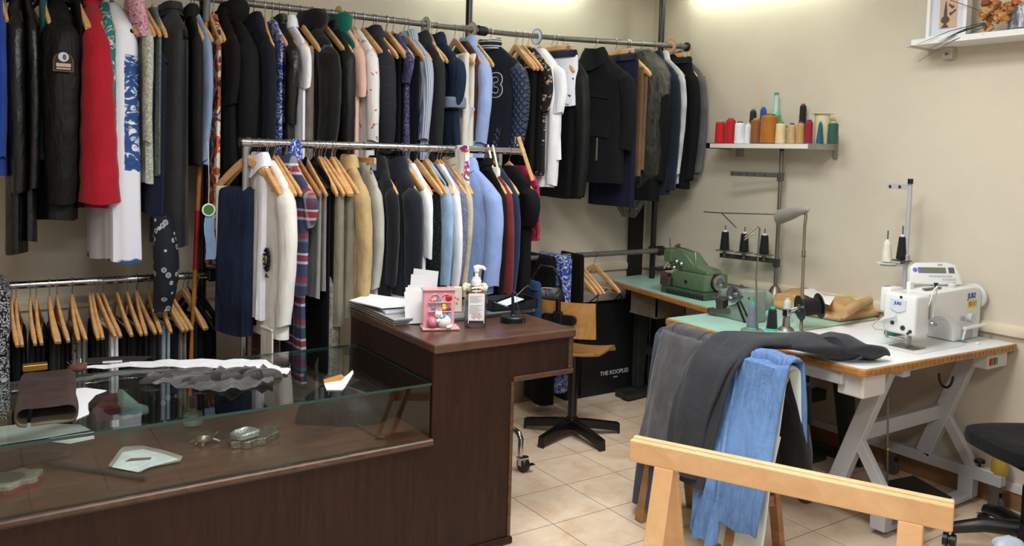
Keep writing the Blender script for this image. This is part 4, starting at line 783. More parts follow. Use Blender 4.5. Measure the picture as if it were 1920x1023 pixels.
o = flat([atz(x, y, ZD) for x, y in ((160, 672), (230, 668), (288, 668), (270, 676), (160, 680))], ZD + .001, .001).build('black_card', plain('black_card', (34, 32, 34), .7)); tag(o, 'flat black card at the back edge of the glass top', 'card')
t = thing('paper_label', 'bent white paper label with an orange tan card on the glass near the desk', 'label', atz(632, 720, ZD)); q = lambda x, y, z=ZD: atz(x, y, z) - V(t.location)
MB().prism([q(607, 717), q(640, 712), q(655, 700), q(661, 694), q(663, 699), q(648, 724), q(642, 731), q(612, 731)], (0, 0, .002)).build('paper', PAPER, t)
MB().prism([q(606, 714), q(640, 704), q(646, 709), q(640, 714), q(608, 719)], (0, 0, .006)).build('card', plain('tan_card', (186, 130, 72), .7), t)
# --- things inside the case
p = atz(384, 830, ZI); t = thing('turtle_figurine', 'small pewter turtle figurine on the display case floor', 'figurine', p, .4); PEW = plain('pewter', (150, 138, 122), .32, .85, var=.15, scale=80)
R = [[V((.034 * k * math.cos(a), .026 * k * math.sin(a), z)) for a in (2 * PI * j / 20 for j in range(20))] for k, z in ((1, .012), (1.02, .015), (.96, .022), (.8, .032), (.5, .038), (.1, .040))]
MB().loft(R).build('shell', PEW, t, smooth=1); MB().tube([(.028, 0, .014), (.042, 0, .02), (.05, 0, .024)], [.006, .005, .006], 10).ball((.053, 0, .025), .008, .006, .006).build('head', PEW, t, smooth=1)
for sx, sy in ((1, 1), (1, -1), (-1, 1), (-1, -1)): MB().tube([(sx * .02, sy * .018, .013), (sx * .03, sy * .028, .008), (sx * .036, sy * .034, .003)], [.007, .006, .005], 8).build('leg', PEW, t, smooth=1)
MB().tube([(-.03, 0, .012), (-.042, 0, .006)], [.004, .001], 6).build('tail', PEW, t)
p = atz(478, 826, ZI); t = thing('silver_tray', 'ornate pewter tray holding a cut-glass ashtray in the display case', 'tray', p, .42)
pts = [(r * 1.35 * math.cos(a), r * .78 * math.sin(a)) for a, r in ((2 * PI * k / 48, .072 * (1 + .09 * math.cos(8 * 2 * PI * k / 48))) for k in range(48))]
MB().prism([(x, y, 0) for x, y in pts], (0, 0, .026)).build('body', plain('engraved_pewter', (128, 124, 116), .35, .85, var=.3, scale=140, bmp=.5), t, bevel=.003)
R = [[V((-.045 + .048 * k * math.copysign(abs(math.cos(a)) ** .6, math.cos(a)), .037 * k * math.copysign(abs(math.sin(a)) ** .6, math.sin(a)), z)) for a in (2 * PI * j / 32 for j in range(32))] for k, z in ((.8, .026), (1, .032), (1.02, .046), (.86, .05), (.6, .04), (.1, .036))]
t2 = thing('glass_ashtray', 'cut-glass ashtray sitting on the ornate pewter tray', 'ashtray', p, .42)
MB().loft(R).build('bowl', plain('cut_glass', (176, 178, 178), .12, .6, var=.2, scale=120, bmp=.4), t2, smooth=40)
o = flat([atz(x, y, ZI) for x, y in ((203, 878), (226, 846), (232, 842), (268, 840), (312, 850), (342, 860), (338, 868), (282, 879), (262, 889), (240, 885))], ZI + .006, .004).build('sew_on_patch', cloth('grey_patch_edging', (150, 142, 130))); tag(o, 'white curved shoulder patch with a slot, on the display case floor', 'patch')
c_ = MB().prism([(p.x, p.y, ZI + .0102) for p in (atz(x, y, ZI + .01) for x, y in ((210, 876), (230, 848), (268, 842), (310, 852), (335, 861), (280, 876), (258, 885)))], (0, 0, .0012)).build('face', cloth('white_patch_felt', (206, 210, 214)), o)
MB().prism([(p.x, p.y, ZI + .0115) for p in (atz(x, y, ZI + .01) for x, y in ((234, 866), (245, 860), (284, 858), (282, 862), (246, 865)))], (0, 0, .001)).build('slot', cloth('brown_slot', (96, 80, 70)), o)
a, b = atz(84, 866, ZI + .009), atz(274, 896, ZI + .009); o = MB().tube([a, a.lerp(b, .5) + V((0, .002, 0)), b], .0088, 12).build('stick', plain('dark_brown_rod', (58, 48, 42), .6, var=.2)); tag(o, 'dark brown rod lying across the white shoulder patch', 'rod')
p = atz(14, 912, ZI); t = thing('mirror_frame', 'grey baroque frame on a red base at the left end of the display case', 'frame', p, .3)
pts = [(.09 * (1 + .12 * math.cos(7 * a)) * math.cos(a), .062 * (1 + .12 * math.cos(7 * a)) * math.sin(a)) for a in (2 * PI * k / 56 for k in range(56))]
MB().prism([(x * 1.02, y * 1.05, 0) for x, y in pts], (0, 0, .01)).build('base', plain('red_felt', (120, 30, 34), .85), t)
MB().prism([(x, y, .01) for x, y in pts], (0, 0, .018)).build('frame', plain('grey_carved_resin', (136, 128, 116), .55, var=.15, scale=60), t, bevel=.004)
MB().lathe([(.045, .0), (.045, .004)], (0, 0, .026), 26).build('glass_face', plain('dull_mirror', (110, 120, 118), .2, .6), t)
p = atz(8, 868, ZI); o = lump((p.x, p.y, ZI), (.16, .07), .03, 9, rough=.2).build('burgundy_cloth', cloth('brown_burgundy_cloth', (82, 54, 52)), smooth=1); tag(o, 'crumpled brown-burgundy cloth behind the baroque frame', 'cloth')
for pts, lab in ((((92, 822), (176, 809), (177, 822), (130, 832), (96, 828)), 'white paper sheet sticking out under the front edge of the glass top'), (((0, 800), (60, 792), (150, 796), (170, 806), (80, 822), (0, 834)), 'large white paper sheet on the left of the display case floor')):
    o = flat([atz(x, y, ZI + .001) for x, y in pts], ZI + .001, .0012).build('paper_sheet', PAPER); tag(o, lab, 'paper')
p = atz(212, 785, ZI); o = MB().box((p.x, p.y + .08, ZI + .025), (.11, .2, .05), .0).build('red_box', plain('dull_red_card', (128, 52, 44), .6), bevel=.003); tag(o, 'flat dull red box in the display case behind the front glass', 'box')
a = atz(255, 782, ZI); t = thing('plastic_wedge', 'translucent pale wedge-shaped plastic piece standing in the display case', 'plastic wedge', (a.x, a.y, ZI), .35)
MB().prism([(-.05, 0, 0), (.055, 0, 0), (.055, 0, .03), (.02, 0, .045), (-.05, 0, .12)], (0, .05, 0)).build('body', plain('milky_plastic', (190, 204, 200), .35), t, bevel=.008, smooth=40)
p = atz(362, 768, ZI + .06); t = thing('perfume_bottle', 'round pale green glass bottle with a square stopper in the display case', 'bottle', (p.x, p.y, ZI))
MB().lathe([(.02, 0), (.034, .008), (.038, .03), (.034, .05), (.012, .058), (.012, .07)], (0, 0, 0), 24).build('body', plain('pale_green_glass', (150, 172, 160), .1, .2), t, smooth=40); MB().box((0, 0, .09), (.03, .03, .04)).build('stopper', plain('grey_green_glass', (90, 104, 100), .15, .3), t, bevel=.004)
p = atz(470, 775, ZI); o = lump((p.x, p.y + .1, ZI), (.13, .11), .09, 3, rough=.12).build('black_pouch', cloth('black_pouch_cloth', (16, 16, 19), rough=.6, sheen=0), smooth=1); tag(o, 'black cloth pouch behind the pewter tray in the display case', 'pouch')
a, b = atz(590, 752, ZI + .012), atz(712, 818, ZI + .008); t = thing('knitting_needle', 'long thin steel needle with a tassel end in the right of the display case', 'needle', a)
MB().tube([(0, 0, 0), b - a], .0035, 8).build('shaft', STEEL, t); mb = MB()
for k in range(6): mb.tube([(b - a), (b - a) + V((.02 * math.cos(k), .022 * math.sin(k), -.004))], .0015, 5)
mb.build('tassel', PEW, t)
p = atz(690, 790, ZI); o = lump((p.x - .02, p.y + .14, ZI), (.2, .16), .12, 12, rough=.2).build('black_cloth_heap', cloth('black_satin', (9, 9, 11), rough=.6, sheen=0), smooth=1); tag(o, 'heap of black cloth inside the display case beside the desk end', 'cloth')
# --- things on the desk end
def stack_box(px, py, sx, sy, sz, z, rz, mat, name, lab, cat, **k):
    p = atz(px, py, z); o = MB().box((0, 0, sz / 2), (sx, sy, sz)).build(name, mat, **k); o.location = (p.x, p.y, z); o.rotation_euler = (0, 0, rz); return tag(o, lab, cat)
GP = plain('grey_binder_card', (104, 106, 112), .35, var=.08)
A_ = [(648, 570), (742, 610), (1003, 583), (985, 570), (900, 552), (742, 545)]
z = ZT
for i in range(5):
    k = i * .004; pts = [atz(x + (i % 2) * 3, y - i * 2.2, z) for x, y in ((648, 570), (738, 610), (800, 604), (800, 556), (720, 552))]
    o = MB().prism([(p.x, p.y, z) for p in pts], (0, 0, .005)).build('magazine', GP if i % 2 else plain('pale_page_edges', (176, 174, 172), .6), bevel=.001); tag(o, '%s magazine of the grey stack at the back left of the desk' % ['bottom', 'second lowest', 'middle', 'second highest', 'topmost'][i], 'magazine', 'magazine stack on the desk'); z += .0055
ZS = z
t = thing('plastic_wallet', 'clear plastic wallet of papers on the grey magazine stack', 'wallet', atz(752, 580, ZS)); q = lambda x, y, zz=ZS: atz(x, y, zz) - V(t.location)
MB().prism([q(700, 572), q(722, 590), q(792, 584), q(792, 562), q(730, 560)], (0, 0, .012)).build('wallet', plain('frosted_plastic', (186, 188, 196), .25), t, bevel=.004)
MB().box(q(722, 566) + V((0, 0, .016)), (.05, .018, .008), -.1).build('blue_clip', plain('blue_plastic', (70, 92, 180), .4), t)
o = MB().prism([atz(x, y, ZS + .02) for x, y in ((655, 564), (715, 578), (762, 575), (762, 562), (694, 552))], (0, 0, .004)).build('paper_sheet', PAPER); tag(o, 'white sheets lying on the wallet at the back of the desk', 'paper')
# dark leather folder / tray at back right
o = MB().prism([atz(x, y, ZT) for x, y in ((800, 606), (870, 600), (1003, 584), (990, 572), (880, 575), (800, 580))], (0, 0, .012)).build('folder', GP, bevel=.002); tag(o, 'long grey folder running behind the hand gel bottle', 'folder')
o = MB().prism([atz(x, y, ZT + .013) for x, y in ((905, 592), (1000, 580), (985, 566), (900, 572))], (0, 0, .008)).build('folder', plain('blue_grey_card', (96, 104, 114), .4), bevel=.002); tag(o, 'blue-grey folder lying under the black pen tray', 'folder')
p = atz(950, 578, ZT + .021); t = thing('desk_tray', 'black desk tray holding slips of paper at the back right of the desk', 'tray', (p.x, p.y, ZT + .0215), -.05)
mb = MB(); mb.bb(-.1, .13, -.05, .06, 0, .005).bb(-.1, -.094, -.05, .06, 0, .05).bb(.124, .13, -.05, .06, 0, .045).bb(-.1, .13, .054, .06, 0, .05); mb.prism([(-.1, -.05, 0), (.0, -.05, 0), (.0, -.05, .015), (-.05, -.05, .02), (-.1, -.05, .045)], (0, .005, 0)).prism([(0, -.05, 0), (.13, -.05, 0), (.13, -.05, .045), (.07, -.05, .035), (.04, -.05, .015), (0, -.05, .02)], (0, .005, 0))
mb.build('body', BLACKP, t)
for k in range(2): MB().box((-.03 + .05 * k, .0, .02 + .012 * k), (.09, .08, .002), M=Matrix.Rotation(.35 - .6 * k, 3, 'Y')).build('paper_slip', plain('pale_blue_slip', (206, 216, 236), .7), t)
# spectacles / thin wire temple arm in the tray
o = MB().tube([p + V((.03, -.03, .06)), p + V((.07, -.03, .09)), p + V((.1, -.02, .1)), p + V((.108, -.02, .088))], .002, 6).build('wire_hook', DSTEEL); tag(o, 'bent thin wire sticking up from the black desk tray', 'wire')
# upright envelopes
p = atz(786, 606, ZT); t = thing('letter_stack', 'upright stack of white envelopes and sheets behind the pink figurine', 'papers', (p.x, p.y, ZT), 0)
for i, (x, h, wd, lean) in enumerate(((-.035, .13, .075, -.2), (-.025, .145, .08, -.12), (-.01, .15, .085, -.06), (.01, .19, .10, .05), (.028, .21, .115, .1))):
    MB().box((0, 0, 0), (wd, .003, h)).build('envelope', PAPER, t, loc=(x + .01, .01 * i, h / 2 + .003), rot=(-.12, lean * .3, -.5 - .12 * i))
# pink figurine money box with a white cat
p = atz(822, 616, ZT); t = thing('cat_figurine', 'pink china shelf ornament with a white cat hugging a ball of wool', 'figurine', (p.x, p.y, ZT), -.36); t.scale = (1.36, 1.36, 1.36)
PK = plain('pink_glazed_china', (222, 156, 164), .25, coat=.4); W_, H_c, Dp = .094, .112, .034
MB().bb(-W_ / 2, W_ / 2, -.0, Dp, 0, H_c).build('cabinet', PK, t, bevel=.004)
MB().bb(-W_ / 2 - .004, W_ / 2 + .012, -.028, Dp, 0, .008).build('foot', PK, t, bevel=.003); MB().bb(-W_ / 2 - .003, W_ / 2 + .003, -.006, Dp + .003, H_c, H_c + .006).build('cornice', PK, t, bevel=.002)
for zz in (.05, .077): MB().bb(-.032, .036, -.009, .0, zz, zz + .004).build('ledge', PK, t, bevel=.001)
for x in (-.012, .02):
    MB().tube([(x + .015 * math.cos(PI * k / 10), -.003, .087 + .016 * math.sin(PI * k / 10)) for k in range(11)], .002, 6).build('arch', PK, t, smooth=1)
WC = plain('white_glazed_china', (236, 234, 232), .25)
mb = MB(); mb.ball((.012, -.022, .026), .021, .015, .02).ball((-.004, -.024, .047), .0115, .010, .0105)
for s in (-1, 1): mb.loft([[V((-.004 + s * .007 + .0035 * k * math.cos(a), -.024 + .002 * k * math.sin(a), zz)) for a in (0, 2.1, 4.2)] for k, zz in ((1, .054), (.1, .064))])
mb.tube([(.028, -.02, .014), (.036, -.022, .012), (.03, -.028, .011), (.018, -.03, .011)], .005, 8).tube([(.004, -.026, .036), (-.006, -.032, .03), (-.012, -.034, .03)], .005, 8)
mb.build('cat', WC, t, smooth=1)
mb = MB()
for s in (-1, 1): mb.ball((-.004 + s * .004, -.0335, .049), .0013)
mb.ball((-.004, -.0345, .0455), .0012).build('cat_face', plain('dark_glaze', (50, 40, 50), .3), t)
MB().ball((.006, -.031, .0385), .009, .004, .003).ball((.012, -.03, .043), .005, .003, .005).build('bow', plain('blue_glaze', (84, 150, 206), .25), t, smooth=1)
MB().ball((-.021, -.021, .024), .0165).build('wool_ball', plain('dark_pink_glaze', (206, 120, 142), .3), t, smooth=1)
mb = MB(); mb.ball((.025, -.004, .092), .006, .004, .007).ball((.032, -.004, .092), .006, .004, .007).loft([[V((.0285 + .011 * k * math.cos(a), -.004 + .003 * math.sin(a), zz)) for a in (0, 1.5, 3.1, 4.6)] for k, zz in ((1, .09), (.5, .084), (.05, .079))])
mb.build('heart', plain('red_glaze', (178, 30, 44), .25), t, smooth=1)
MB().ball((.014, -.006, .062), .008, .006, .006).ball((.013, -.006, .070), .005).ball((.019, -.006, .07), .0025).build('duck', plain('yellow_glaze', (226, 200, 70), .3), t, smooth=1)
MB().ball((-.014, -.005, .087), .006).ball((-.02, -.005, .085), .005).build('bear', plain('peach_glaze', (220, 160, 150), .3), t, smooth=1)
for c_, s_ in (((-.001, -.005, .087), (.008, .006, .011)), ((-.014, -.005, .065), (.018, .006, .005)), ((.03, -.005, .039), (.008, .006, .018))): MB().box(c_, s_).build('little_book', plain('sky_glaze', (96, 160, 200), .3), t)
MB().ball((.031, -.005, .06), .0055).ball((.025, -.005, .058), .0045).build('plum_toy', plain('maroon_glaze', (120, 60, 72), .3), t, smooth=1)
# hand gel bottle
p = atz(891, 612, ZT); t = thing('hand_gel_bottle', 'clear pump bottle of hand gel with a white printed label on the desk', 'bottle', (p.x, p.y, ZT), -.5); t.scale = (1.3, 1.3, 1.3)
CLR = glass('clear_bottle_plastic', (236, 240, 240), base=.06)
def rr_(hw, hy, z): return [V((hw * math.copysign(abs(math.cos(a)) ** .5, math.cos(a)), hy * math.copysign(abs(math.sin(a)) ** .5, math.sin(a)), z)) for a in (2 * PI * k / 32 for k in range(32))]
MB().loft([rr_(.032, .021, 0), rr_(.036, .025, .006), rr_(.036, .025, .105), rr_(.033, .023, .118), rr_(.018, .016, .13), rr_(.012, .012, .134)]).build('bottle', CLR, t, smooth=40)
MB().loft([rr_(.0335, .0225, .004), rr_(.0335, .0225, .085)]).build('gel', glass('clear_gel', (222, 228, 228), base=.03), t, smooth=40)
MB().bb(-.024, .026, -.0256, -.0252, .016, .108).build('label', plain('white_label', (228, 228, 228), .5), t)
mb = MB()
for r in range(20):
    if r in (8, 9): continue
    mb.bb(-.021, .021 - (.004 * ((r * 7) % 5)), -.0259, -.0256, .101 - r * .0029 - .0011, .101 - r * .0029)
mb.build('small_print', plain('grey_print', (140, 140, 146), .6), t)
MB().bb(-.022, .024, -.0259, -.0256, .016, .024).build('black_strip', plain('black_print', (30, 30, 32), .6), t)
for x in (-.006, .010):
    mb = MB(); pp = [(x, .046), (x + .008, .038), (x, .030), (x - .008, .038)]
    for i in range(4): a, b = pp[i], pp[(i + 1) % 4]; mb.bar((a[0], -.026, a[1]), (b[0], -.026, b[1]), .0012, .0004, (0, 1, 0))
    mb.build('hazard_diamond', plain('red_print', (190, 50, 44), .6), t)
MB().bb(-.007, -.005, -.0262, -.0256, .034, .040).bb(.0092, .0108, -.0262, -.0256, .037, .042).bb(.0092, .0108, -.0262, -.0256, .034, .0355).build('hazard_mark', plain('black_print', (30, 30, 32), .6), t)
MB().lathe([(.016, .13), (.016, .146), (.013, .150), (.013, .155), (.006, .156), (.006, .172), (.009, .174), (.009, .182)], (0, 0, 0), 20).build('pump_collar', WHITEP, t, smooth=30)
MB().tube([(-.008, 0, .184), (.004, 0, .187), (.02, 0, .186), (.027, -.002, .179)], [.007, .008, .006, .0045], 10).build('pump_spout', WHITEP, t, smooth=1); MB().tube([(0, 0, .02), (0, 0, .13)], .003, 8).build('dip_tube', WHITEP, t)
# chained pen on a round black base
p = atz(962, 603, ZT); t = thing('counter_pen', 'black desk pen standing in a round base with a beaded chain', 'pen', (p.x, p.y, ZT)); t.scale = (1.18, 1.18, 1.1)
MB().lathe([(.043, 0), (.045, .004), (.045, .020), (.042, .024), (.012, .026), (.01, .03)], (0, 0, 0), 32).build('base', BLACKP, t, smooth=30)
MB().tube([(0, 0, .028), (-.002, 0, .06), (-.006, 0, .115)], [.008, .0065, .004], 12).build('pen', plain('glossy_black_resin', (20, 20, 22), .15), t, smooth=1)
mb = MB(); ch = [(-.006, -.004, .118), (.004, -.008, .115), (.006, -.012, .08), (.012, -.018, .04), (.016, -.03, .026), (.012, -.05, .004), (-.01, -.055, .003), (-.06, -.035, .003), (-.1, -.01, .003), (-.15, .02, .003)]
for a, b in zip(ch, ch[1:]):
    d = V(b) - V(a); n = max(2, int(d.length / .0042))
    for k in range(n): mb.ball(V(a) + d * k / n, .0017, n=6, m_=4)
mb.build('chain', CHROME, t, smooth=1)
# orange pencil cup with pens, behind the gel bottle
p = atz(888, 580, ZT + .013); t = thing('pencil_cup', 'orange ribbed pencil cup behind the hand gel bottle', 'pencil cup', (p.x + .05, p.y + .06, ZT + .013))
OR_ = plain('orange_plastic', (226, 118, 30), .45)
mb = MB().lathe([(.030, 0), (.034, .10), (.031, .10), (.028, .004)], (0, 0, 0), 24)
for k in range(9): mb.lathe([(.0325 + .0004 * k, .012 + k * .0095), (.0350 + .0004 * k, .016 + k * .0095), (.0325 + .0004 * k, .020 + k * .0095)], (0, 0, 0), 24, cap=False)
mb.build('cup', OR_, t, smooth=30)
PCX = V(t.location)
for i, (nm, c, dx, dy, h, lab) in enumerate((('marker', (232, 206, 40), -.014, -.01, .15, 'yellow and black cutter knife in the orange pencil cup'), ('pen', (40, 150, 70), .006, .004, .18, 'green pen in the orange pencil cup'), ('marker', (28, 28, 32), .02, -.004, .17, 'black marker in the orange pencil cup'), ('pencil', (214, 60, 40), .01, -.016, .14, 'red pencil in the orange pencil cup'))):
    s = thing(nm, lab, 'pen', PCX + V((dx * .6, dy * .6, .008)), 0, None); q_ = V((dx * .9, dy, h))
    MB().tube([(0, 0, 0), q_ * .75], .0055, 10).build('barrel', plain('pen_col%d' % i, c, .4), s); MB().tube([q_ * .75, q_], .006 if i != 3 else .003, 10).build('cap', BLACKP if i != 1 else plain('green_cap', (60, 170, 90), .4), s)
# little card boxes and shell garland behind the gel
p = atz(858, 585, ZT + .013); t = thing('gift_box', 'small cream box printed with pink flowers beside the gel bottle', 'box', (p.x, p.y + .03, ZT + .0135), -.4)
MB().bb(-.03, .03, -.02, .02, 0, .105).build('box', plain('cream_printed_card', (222, 206, 190), .6), t, bevel=.001); mb = MB()
for k in range(7): mb.lathe([(.005, 0), (.005, .0006)], (-.02 + .04 * ((k * 37) % 10) / 10, -.0206, .03 + .065 * ((k * 61) % 10) / 10), 10, M=Matrix.Rotation(PI / 2, 3, 'X'))
mb.build('printed_flowers', plain('coral_print', (206, 110, 96), .6), t)
t = thing('gift_box', 'narrow white and brown card box left of the pink-flowered box', 'box', (p.x - .055, p.y + .04, ZT + .0135), -.4)
MB().bb(-.02, .02, -.02, .02, 0, .095).build('box', plain('white_card', (226, 226, 226), .6), t, bevel=.001); MB().bb(-.012, .008, -.0206, -.02, .03, .055).bb(-.02, .02, -.0206, -.02, .085, .093).build('printed_mark', plain('brown_print', (110, 74, 60), .6), t)
p = atz(891, 612, ZT); t = thing('bead_garland', 'string of cream shell beads around the neck of the gel bottle', 'garland', (p.x + .012, p.y + .03, ZT + .155), -.5)
for k in range(14):
    a = 2 * PI * k / 14; MB().ball((.042 * math.cos(a), .02 * math.sin(a), .008 * math.sin(3 * a)), .013, .011, .011, 10, 7).build('bead', plain('cream_shell', (222, 208, 172), .4), t, smooth=1)
# ------------------------------------------------------------------ desk chair (plywood, five-star base)
BS = V((2.917, 3.658, 0)); hd = math.atan2(.53, .85)
t = thing('desk_chair', 'plywood swivel chair with a black five-star foot behind the counter', 'chair', BS, hd)
PLY = wood('varnished_plywood', (158, 108, 54), (196, 144, 80), (9, 2, 2), .35, .3, 4, .03)
for k in range(5):
    a = 2 * PI * k / 5 + .35; dx, dy = math.cos(a), math.sin(a); sd = V((-dy, dx, 0)); P = lambda r, w_, z: V((dx * r, dy * r, z)) + sd * w_
    R = [[P(r, -w_, z0), P(r, w_, z0), P(r, w_ * .8, z1), P(r, -w_ * .8, z1)] for r, w_, z0, z1 in ((.0, .028, .05, .10), (.1, .026, .045, .092), (.27, .022, .02, .066), (.29, .022, .0, .062))]
    MB().loft(R).build('foot', BLACKM, t, bevel=.003)
MB().lathe([(.034, .04), (.034, .11), (.026, .115), (.026, .47), (.04, .475), (.04, .485)], (0, 0, 0), 20).build('column', BLACKM, t, smooth=40)
def sheet(fn, nu, nv, th):
    top = [[fn(i / nu, j / nv) for j in range(nv + 1)] for i in range(nu + 1)]; mb = MB(); rings = []
    for i in range(nu + 1):
        rings.append([V(p) for p in top[i]] + [V(p) - V(th) for p in reversed(top[i])])
    return mb.loft(rings)
def seatf(u, v):
    x = -.19 + .40 * u; y = (-.195 + .39 * v) * (1 - .06 * (u - .5) ** 2 * 4); z = .505 + .02 * (2 * v - 1) ** 2 - (.035 * max(0, (u - .82) / .18) ** 2) + .02 * max(0, (.2 - u) / .2) ** 2; return (x, y, z)
sheet(seatf, 20, 14, (0, 0, .012)).build('seat', PLY, t, smooth=50)
def backf(u, v):
    y = -.19 + .38 * u; z = .62 + .20 * v; x = -.235 - .03 * v + .05 * (2 * u - 1) ** 2
    r = .03; return (x, y, z)
sheet(backf, 20, 8, (.012, 0, 0)).build('backrest', PLY, t, smooth=50)
MB().tube([(0, 0, .48), (-.12, 0, .475), (-.22, 0, .49), (-.262, 0, .54), (-.275, 0, .70), (-.285, 0, .84)], .014, 10).build('spine', BLACKM, t, smooth=50)
R = [[V((-.262, .075 * math.copysign(1, math.cos(a)) + .028 * math.cos(a), .725 + .028 * math.sin(a))) + V((dx, 0, 0)) for a in (2 * PI * k / 24 + .01 for k in range(24))] for dx in (0, -.018)]
MB().loft(R).build('back_bracket', BLACKP, t, bevel=.003)
for s in (-1, 1): MB().lathe([(.007, 0), (.007, .004)], (-.28, s * .075, .725), 12, M=Matrix.Rotation(-PI / 2, 3, 'Y')).build('bolt', CHROME, t)
MB().box((-.285, 0, .73), (.03, .05, .08)).build('clamp', BLACKP, t, bevel=.004)
# black handbag with strap lying over the rail behind the chair
t = thing('handbag', 'black leather handbag hanging on the chair back with a looped strap', 'handbag', aty(1035, 540, 3.86) + V((0, .05, 0)), -.6)
R = [ring(-.0 - .17 * v, 0, 0, .10 * (.8 + .3 * math.sin(PI * v)), .035 * (.5 + .6 * math.sin(PI * min(1, v * 1.1))), 28, .003, (5, 1, 9, 2), v, .6) for v in [i / 9 for i in range(10)]]
MB().loft(R).build('body', LEA, t, smooth=1); MB().tube([(-.08, 0, -.02), (-.085, 0, .06), (-.04, 0, .13), (.03, 0, .12), (.08, 0, .04), (.085, 0, -.03)], .008, 8).build('strap', LEA, t, smooth=1)
MB().tube([(-.03, -.03, .0), (.03, -.034, .0)], .003, 6).build('zip', CHROME, t)
# big black carrier bag
xa, xb, yb = 3.30, 4.02, 4.21
t = thing('carrier_bag', 'large black shop carrier bag with pale lettering standing on the floor under the corner rail', 'bag', ((xa + xb) / 2, yb, 0), 0)
BAGM = plain('matt_black_paper', (13, 13, 15), .6, bmp=.05)
h_ = .62; wx = (xb - xa) / 2
MB().loft([[V((-wx, -.0, .002)), V((wx, 0, .002)), V((wx, .13, .002)), V((-wx, .13, .002))], [V((-wx * .99, .005, h_ * .5)), V((wx * .99, .004, h_ * .5)), V((wx * .98, .125, h_ * .5)), V((-wx * .98, .125, h_ * .5))], [V((-wx, .015, h_)), V((wx, .02, h_)), V((wx, .11, h_)), V((-wx, .12, h_))]], True, False).build('body', BAGM, t)
c = aty(1152, 697, yb - .004); text('THE KOOPLES', .040, plain('pale_bag_print', (196, 198, 204), .5), t, (c.x - t.location.x, -.0035, c.z), basis((1, 0, 0), (0, 0, 1)), .0006, bold=.0006)
c = aty(1154, 706, yb - .004); text('PARIS', .015, plain('pale_bag_print', (196, 198, 204), .5), t, (c.x - t.location.x, -.0035, c.z), basis((1, 0, 0), (0, 0, 1)), .0006)
for s in (-1, 1): MB().tube([(-.12, .01 if s < 0 else .12, h_ - .02), (-.10, .02, h_ + .06), (.0, .03, h_ + .1), (.10, .02, h_ + .06), (.12, .01 if s < 0 else .12, h_ - .02)], .004, 6).build('handle', BAGM, t)
# things under the desk overhang by the wall: cardboard box and white bag
o = MB().box((0, 0, .11), (.3, .2, .22)).build('cardboard_box', plain('brown_cardboard', (150, 122, 92), .8, var=.06), bevel=.003); p = atz(975, 752, 0); o.location = (p.x + .02, p.y + .08, 0); tag(o, 'brown cardboard box on the floor by the back wall seen under the desk', 'box')
o = MB().box((0, 0, .13), (.36, .05, .26)).build('white_board', plain('white_laminate', (206, 204, 202), .5), bevel=.003); p = atz(1030, 742, 0); o.location = (p.x, p.y + .04, 0); tag(o, 'white board leaning on the floor beside the cardboard box', 'board')
# ------------------------------------------------------------------ sewing tables
ZS_ = .79
GREEN = plain('pale_green_laminate', (158, 196, 182), .35, var=.04, scale=6); WLAM = plain('white_laminate_top', (232, 233, 236), .3, var=.01, scale=5)
TEDGE = wood('lacquered_table_edge', (150, 96, 44), (196, 140, 78), (3, 3, 8), .4, .2, 4)
DGR = plain('dark_green_cast_iron', (36, 44, 38), .5, var=.15, scale=20)
def tabletop(parent, poly, mat, th=.034):
    P = [V((x, y, 0)) for x, y in poly]
    MB().prism([(p.x, p.y, ZS_ - th) for p in P], (0, 0, th - .001)).build('table_edge', TEDGE, parent, bevel=.006)
    c = sum(P, V()) / len(P); I = [p + (c - p).normalized() * .012 for p in P]
    MB().prism([(p.x, p.y, ZS_ - .0015) for p in I], (0, 0, .0025)).build('table_top', mat, parent)
# table 1 (middle) and 2 (far)
t = thing('sewing_table', 'middle pale green sewing table with a wooden edge carrying the small grey machine', 'table', (0, 0, 0))
tabletop(t, [(2.985, 2.50), (4.095, 2.50), (4.095, 3.035), (3.01, 3.035)], GREEN)
MB().bb(3.3, 3.95, 2.62, 2.9, .66, .75).build('pan', DGR, t, bevel=.01)
for x in (3.12, 3.98):
    MB().prism([(x - .03, 2.56, .04), (x - .03, 2.62, .04), (x - .03, 2.74, .70), (x - .03, 2.70, .75), (x - .03, 2.62, .75)], (.06, 0, 0)).prism([(x - .03, 3.0, .04), (x - .03, 2.94, .04), (x - .03, 2.82, .70), (x - .03, 2.86, .75), (x - .03, 2.94, .75)], (.06, 0, 0)).bb(x - .03, x + .03, 2.5, 3.03, 0.002, .045).build('leg', DGR, t, bevel=.004)
MB().bb(3.12, 3.98, 2.74, 2.8, .3, .36).build('stretcher', DGR, t, bevel=.004)
t = thing('sewing_table', 'farthest pale green sewing table with a wooden edge carrying the green overlock machine', 'table', (0, 0, 0))
tabletop(t, [(3.63, 4.235), (3.425, 3.055), (4.09, 3.055), (4.09, 4.30)], GREEN)
for y in (3.25, 4.1):
    MB().prism([(3.80, y - .03, .05), (3.86, y - .03, .05), (3.90, y - .03, .75), (3.80, y - .03, .75)], (0, .06, 0)).prism([(4.06, y - .03, .05), (4.0, y - .03, .05), (3.94, y - .03, .75), (4.06, y - .03, .75)], (0, .06, 0)).build('leg', DGR, t, bevel=.004)
    MB().bb(3.66, 4.08, y - .035, y + .035, .002, .05).build('foot', DGR, t, bevel=.004)
MB().bb(3.86, 3.92, 3.25, 4.1, .28, .34).build('stretcher', DGR, t, bevel=.004)
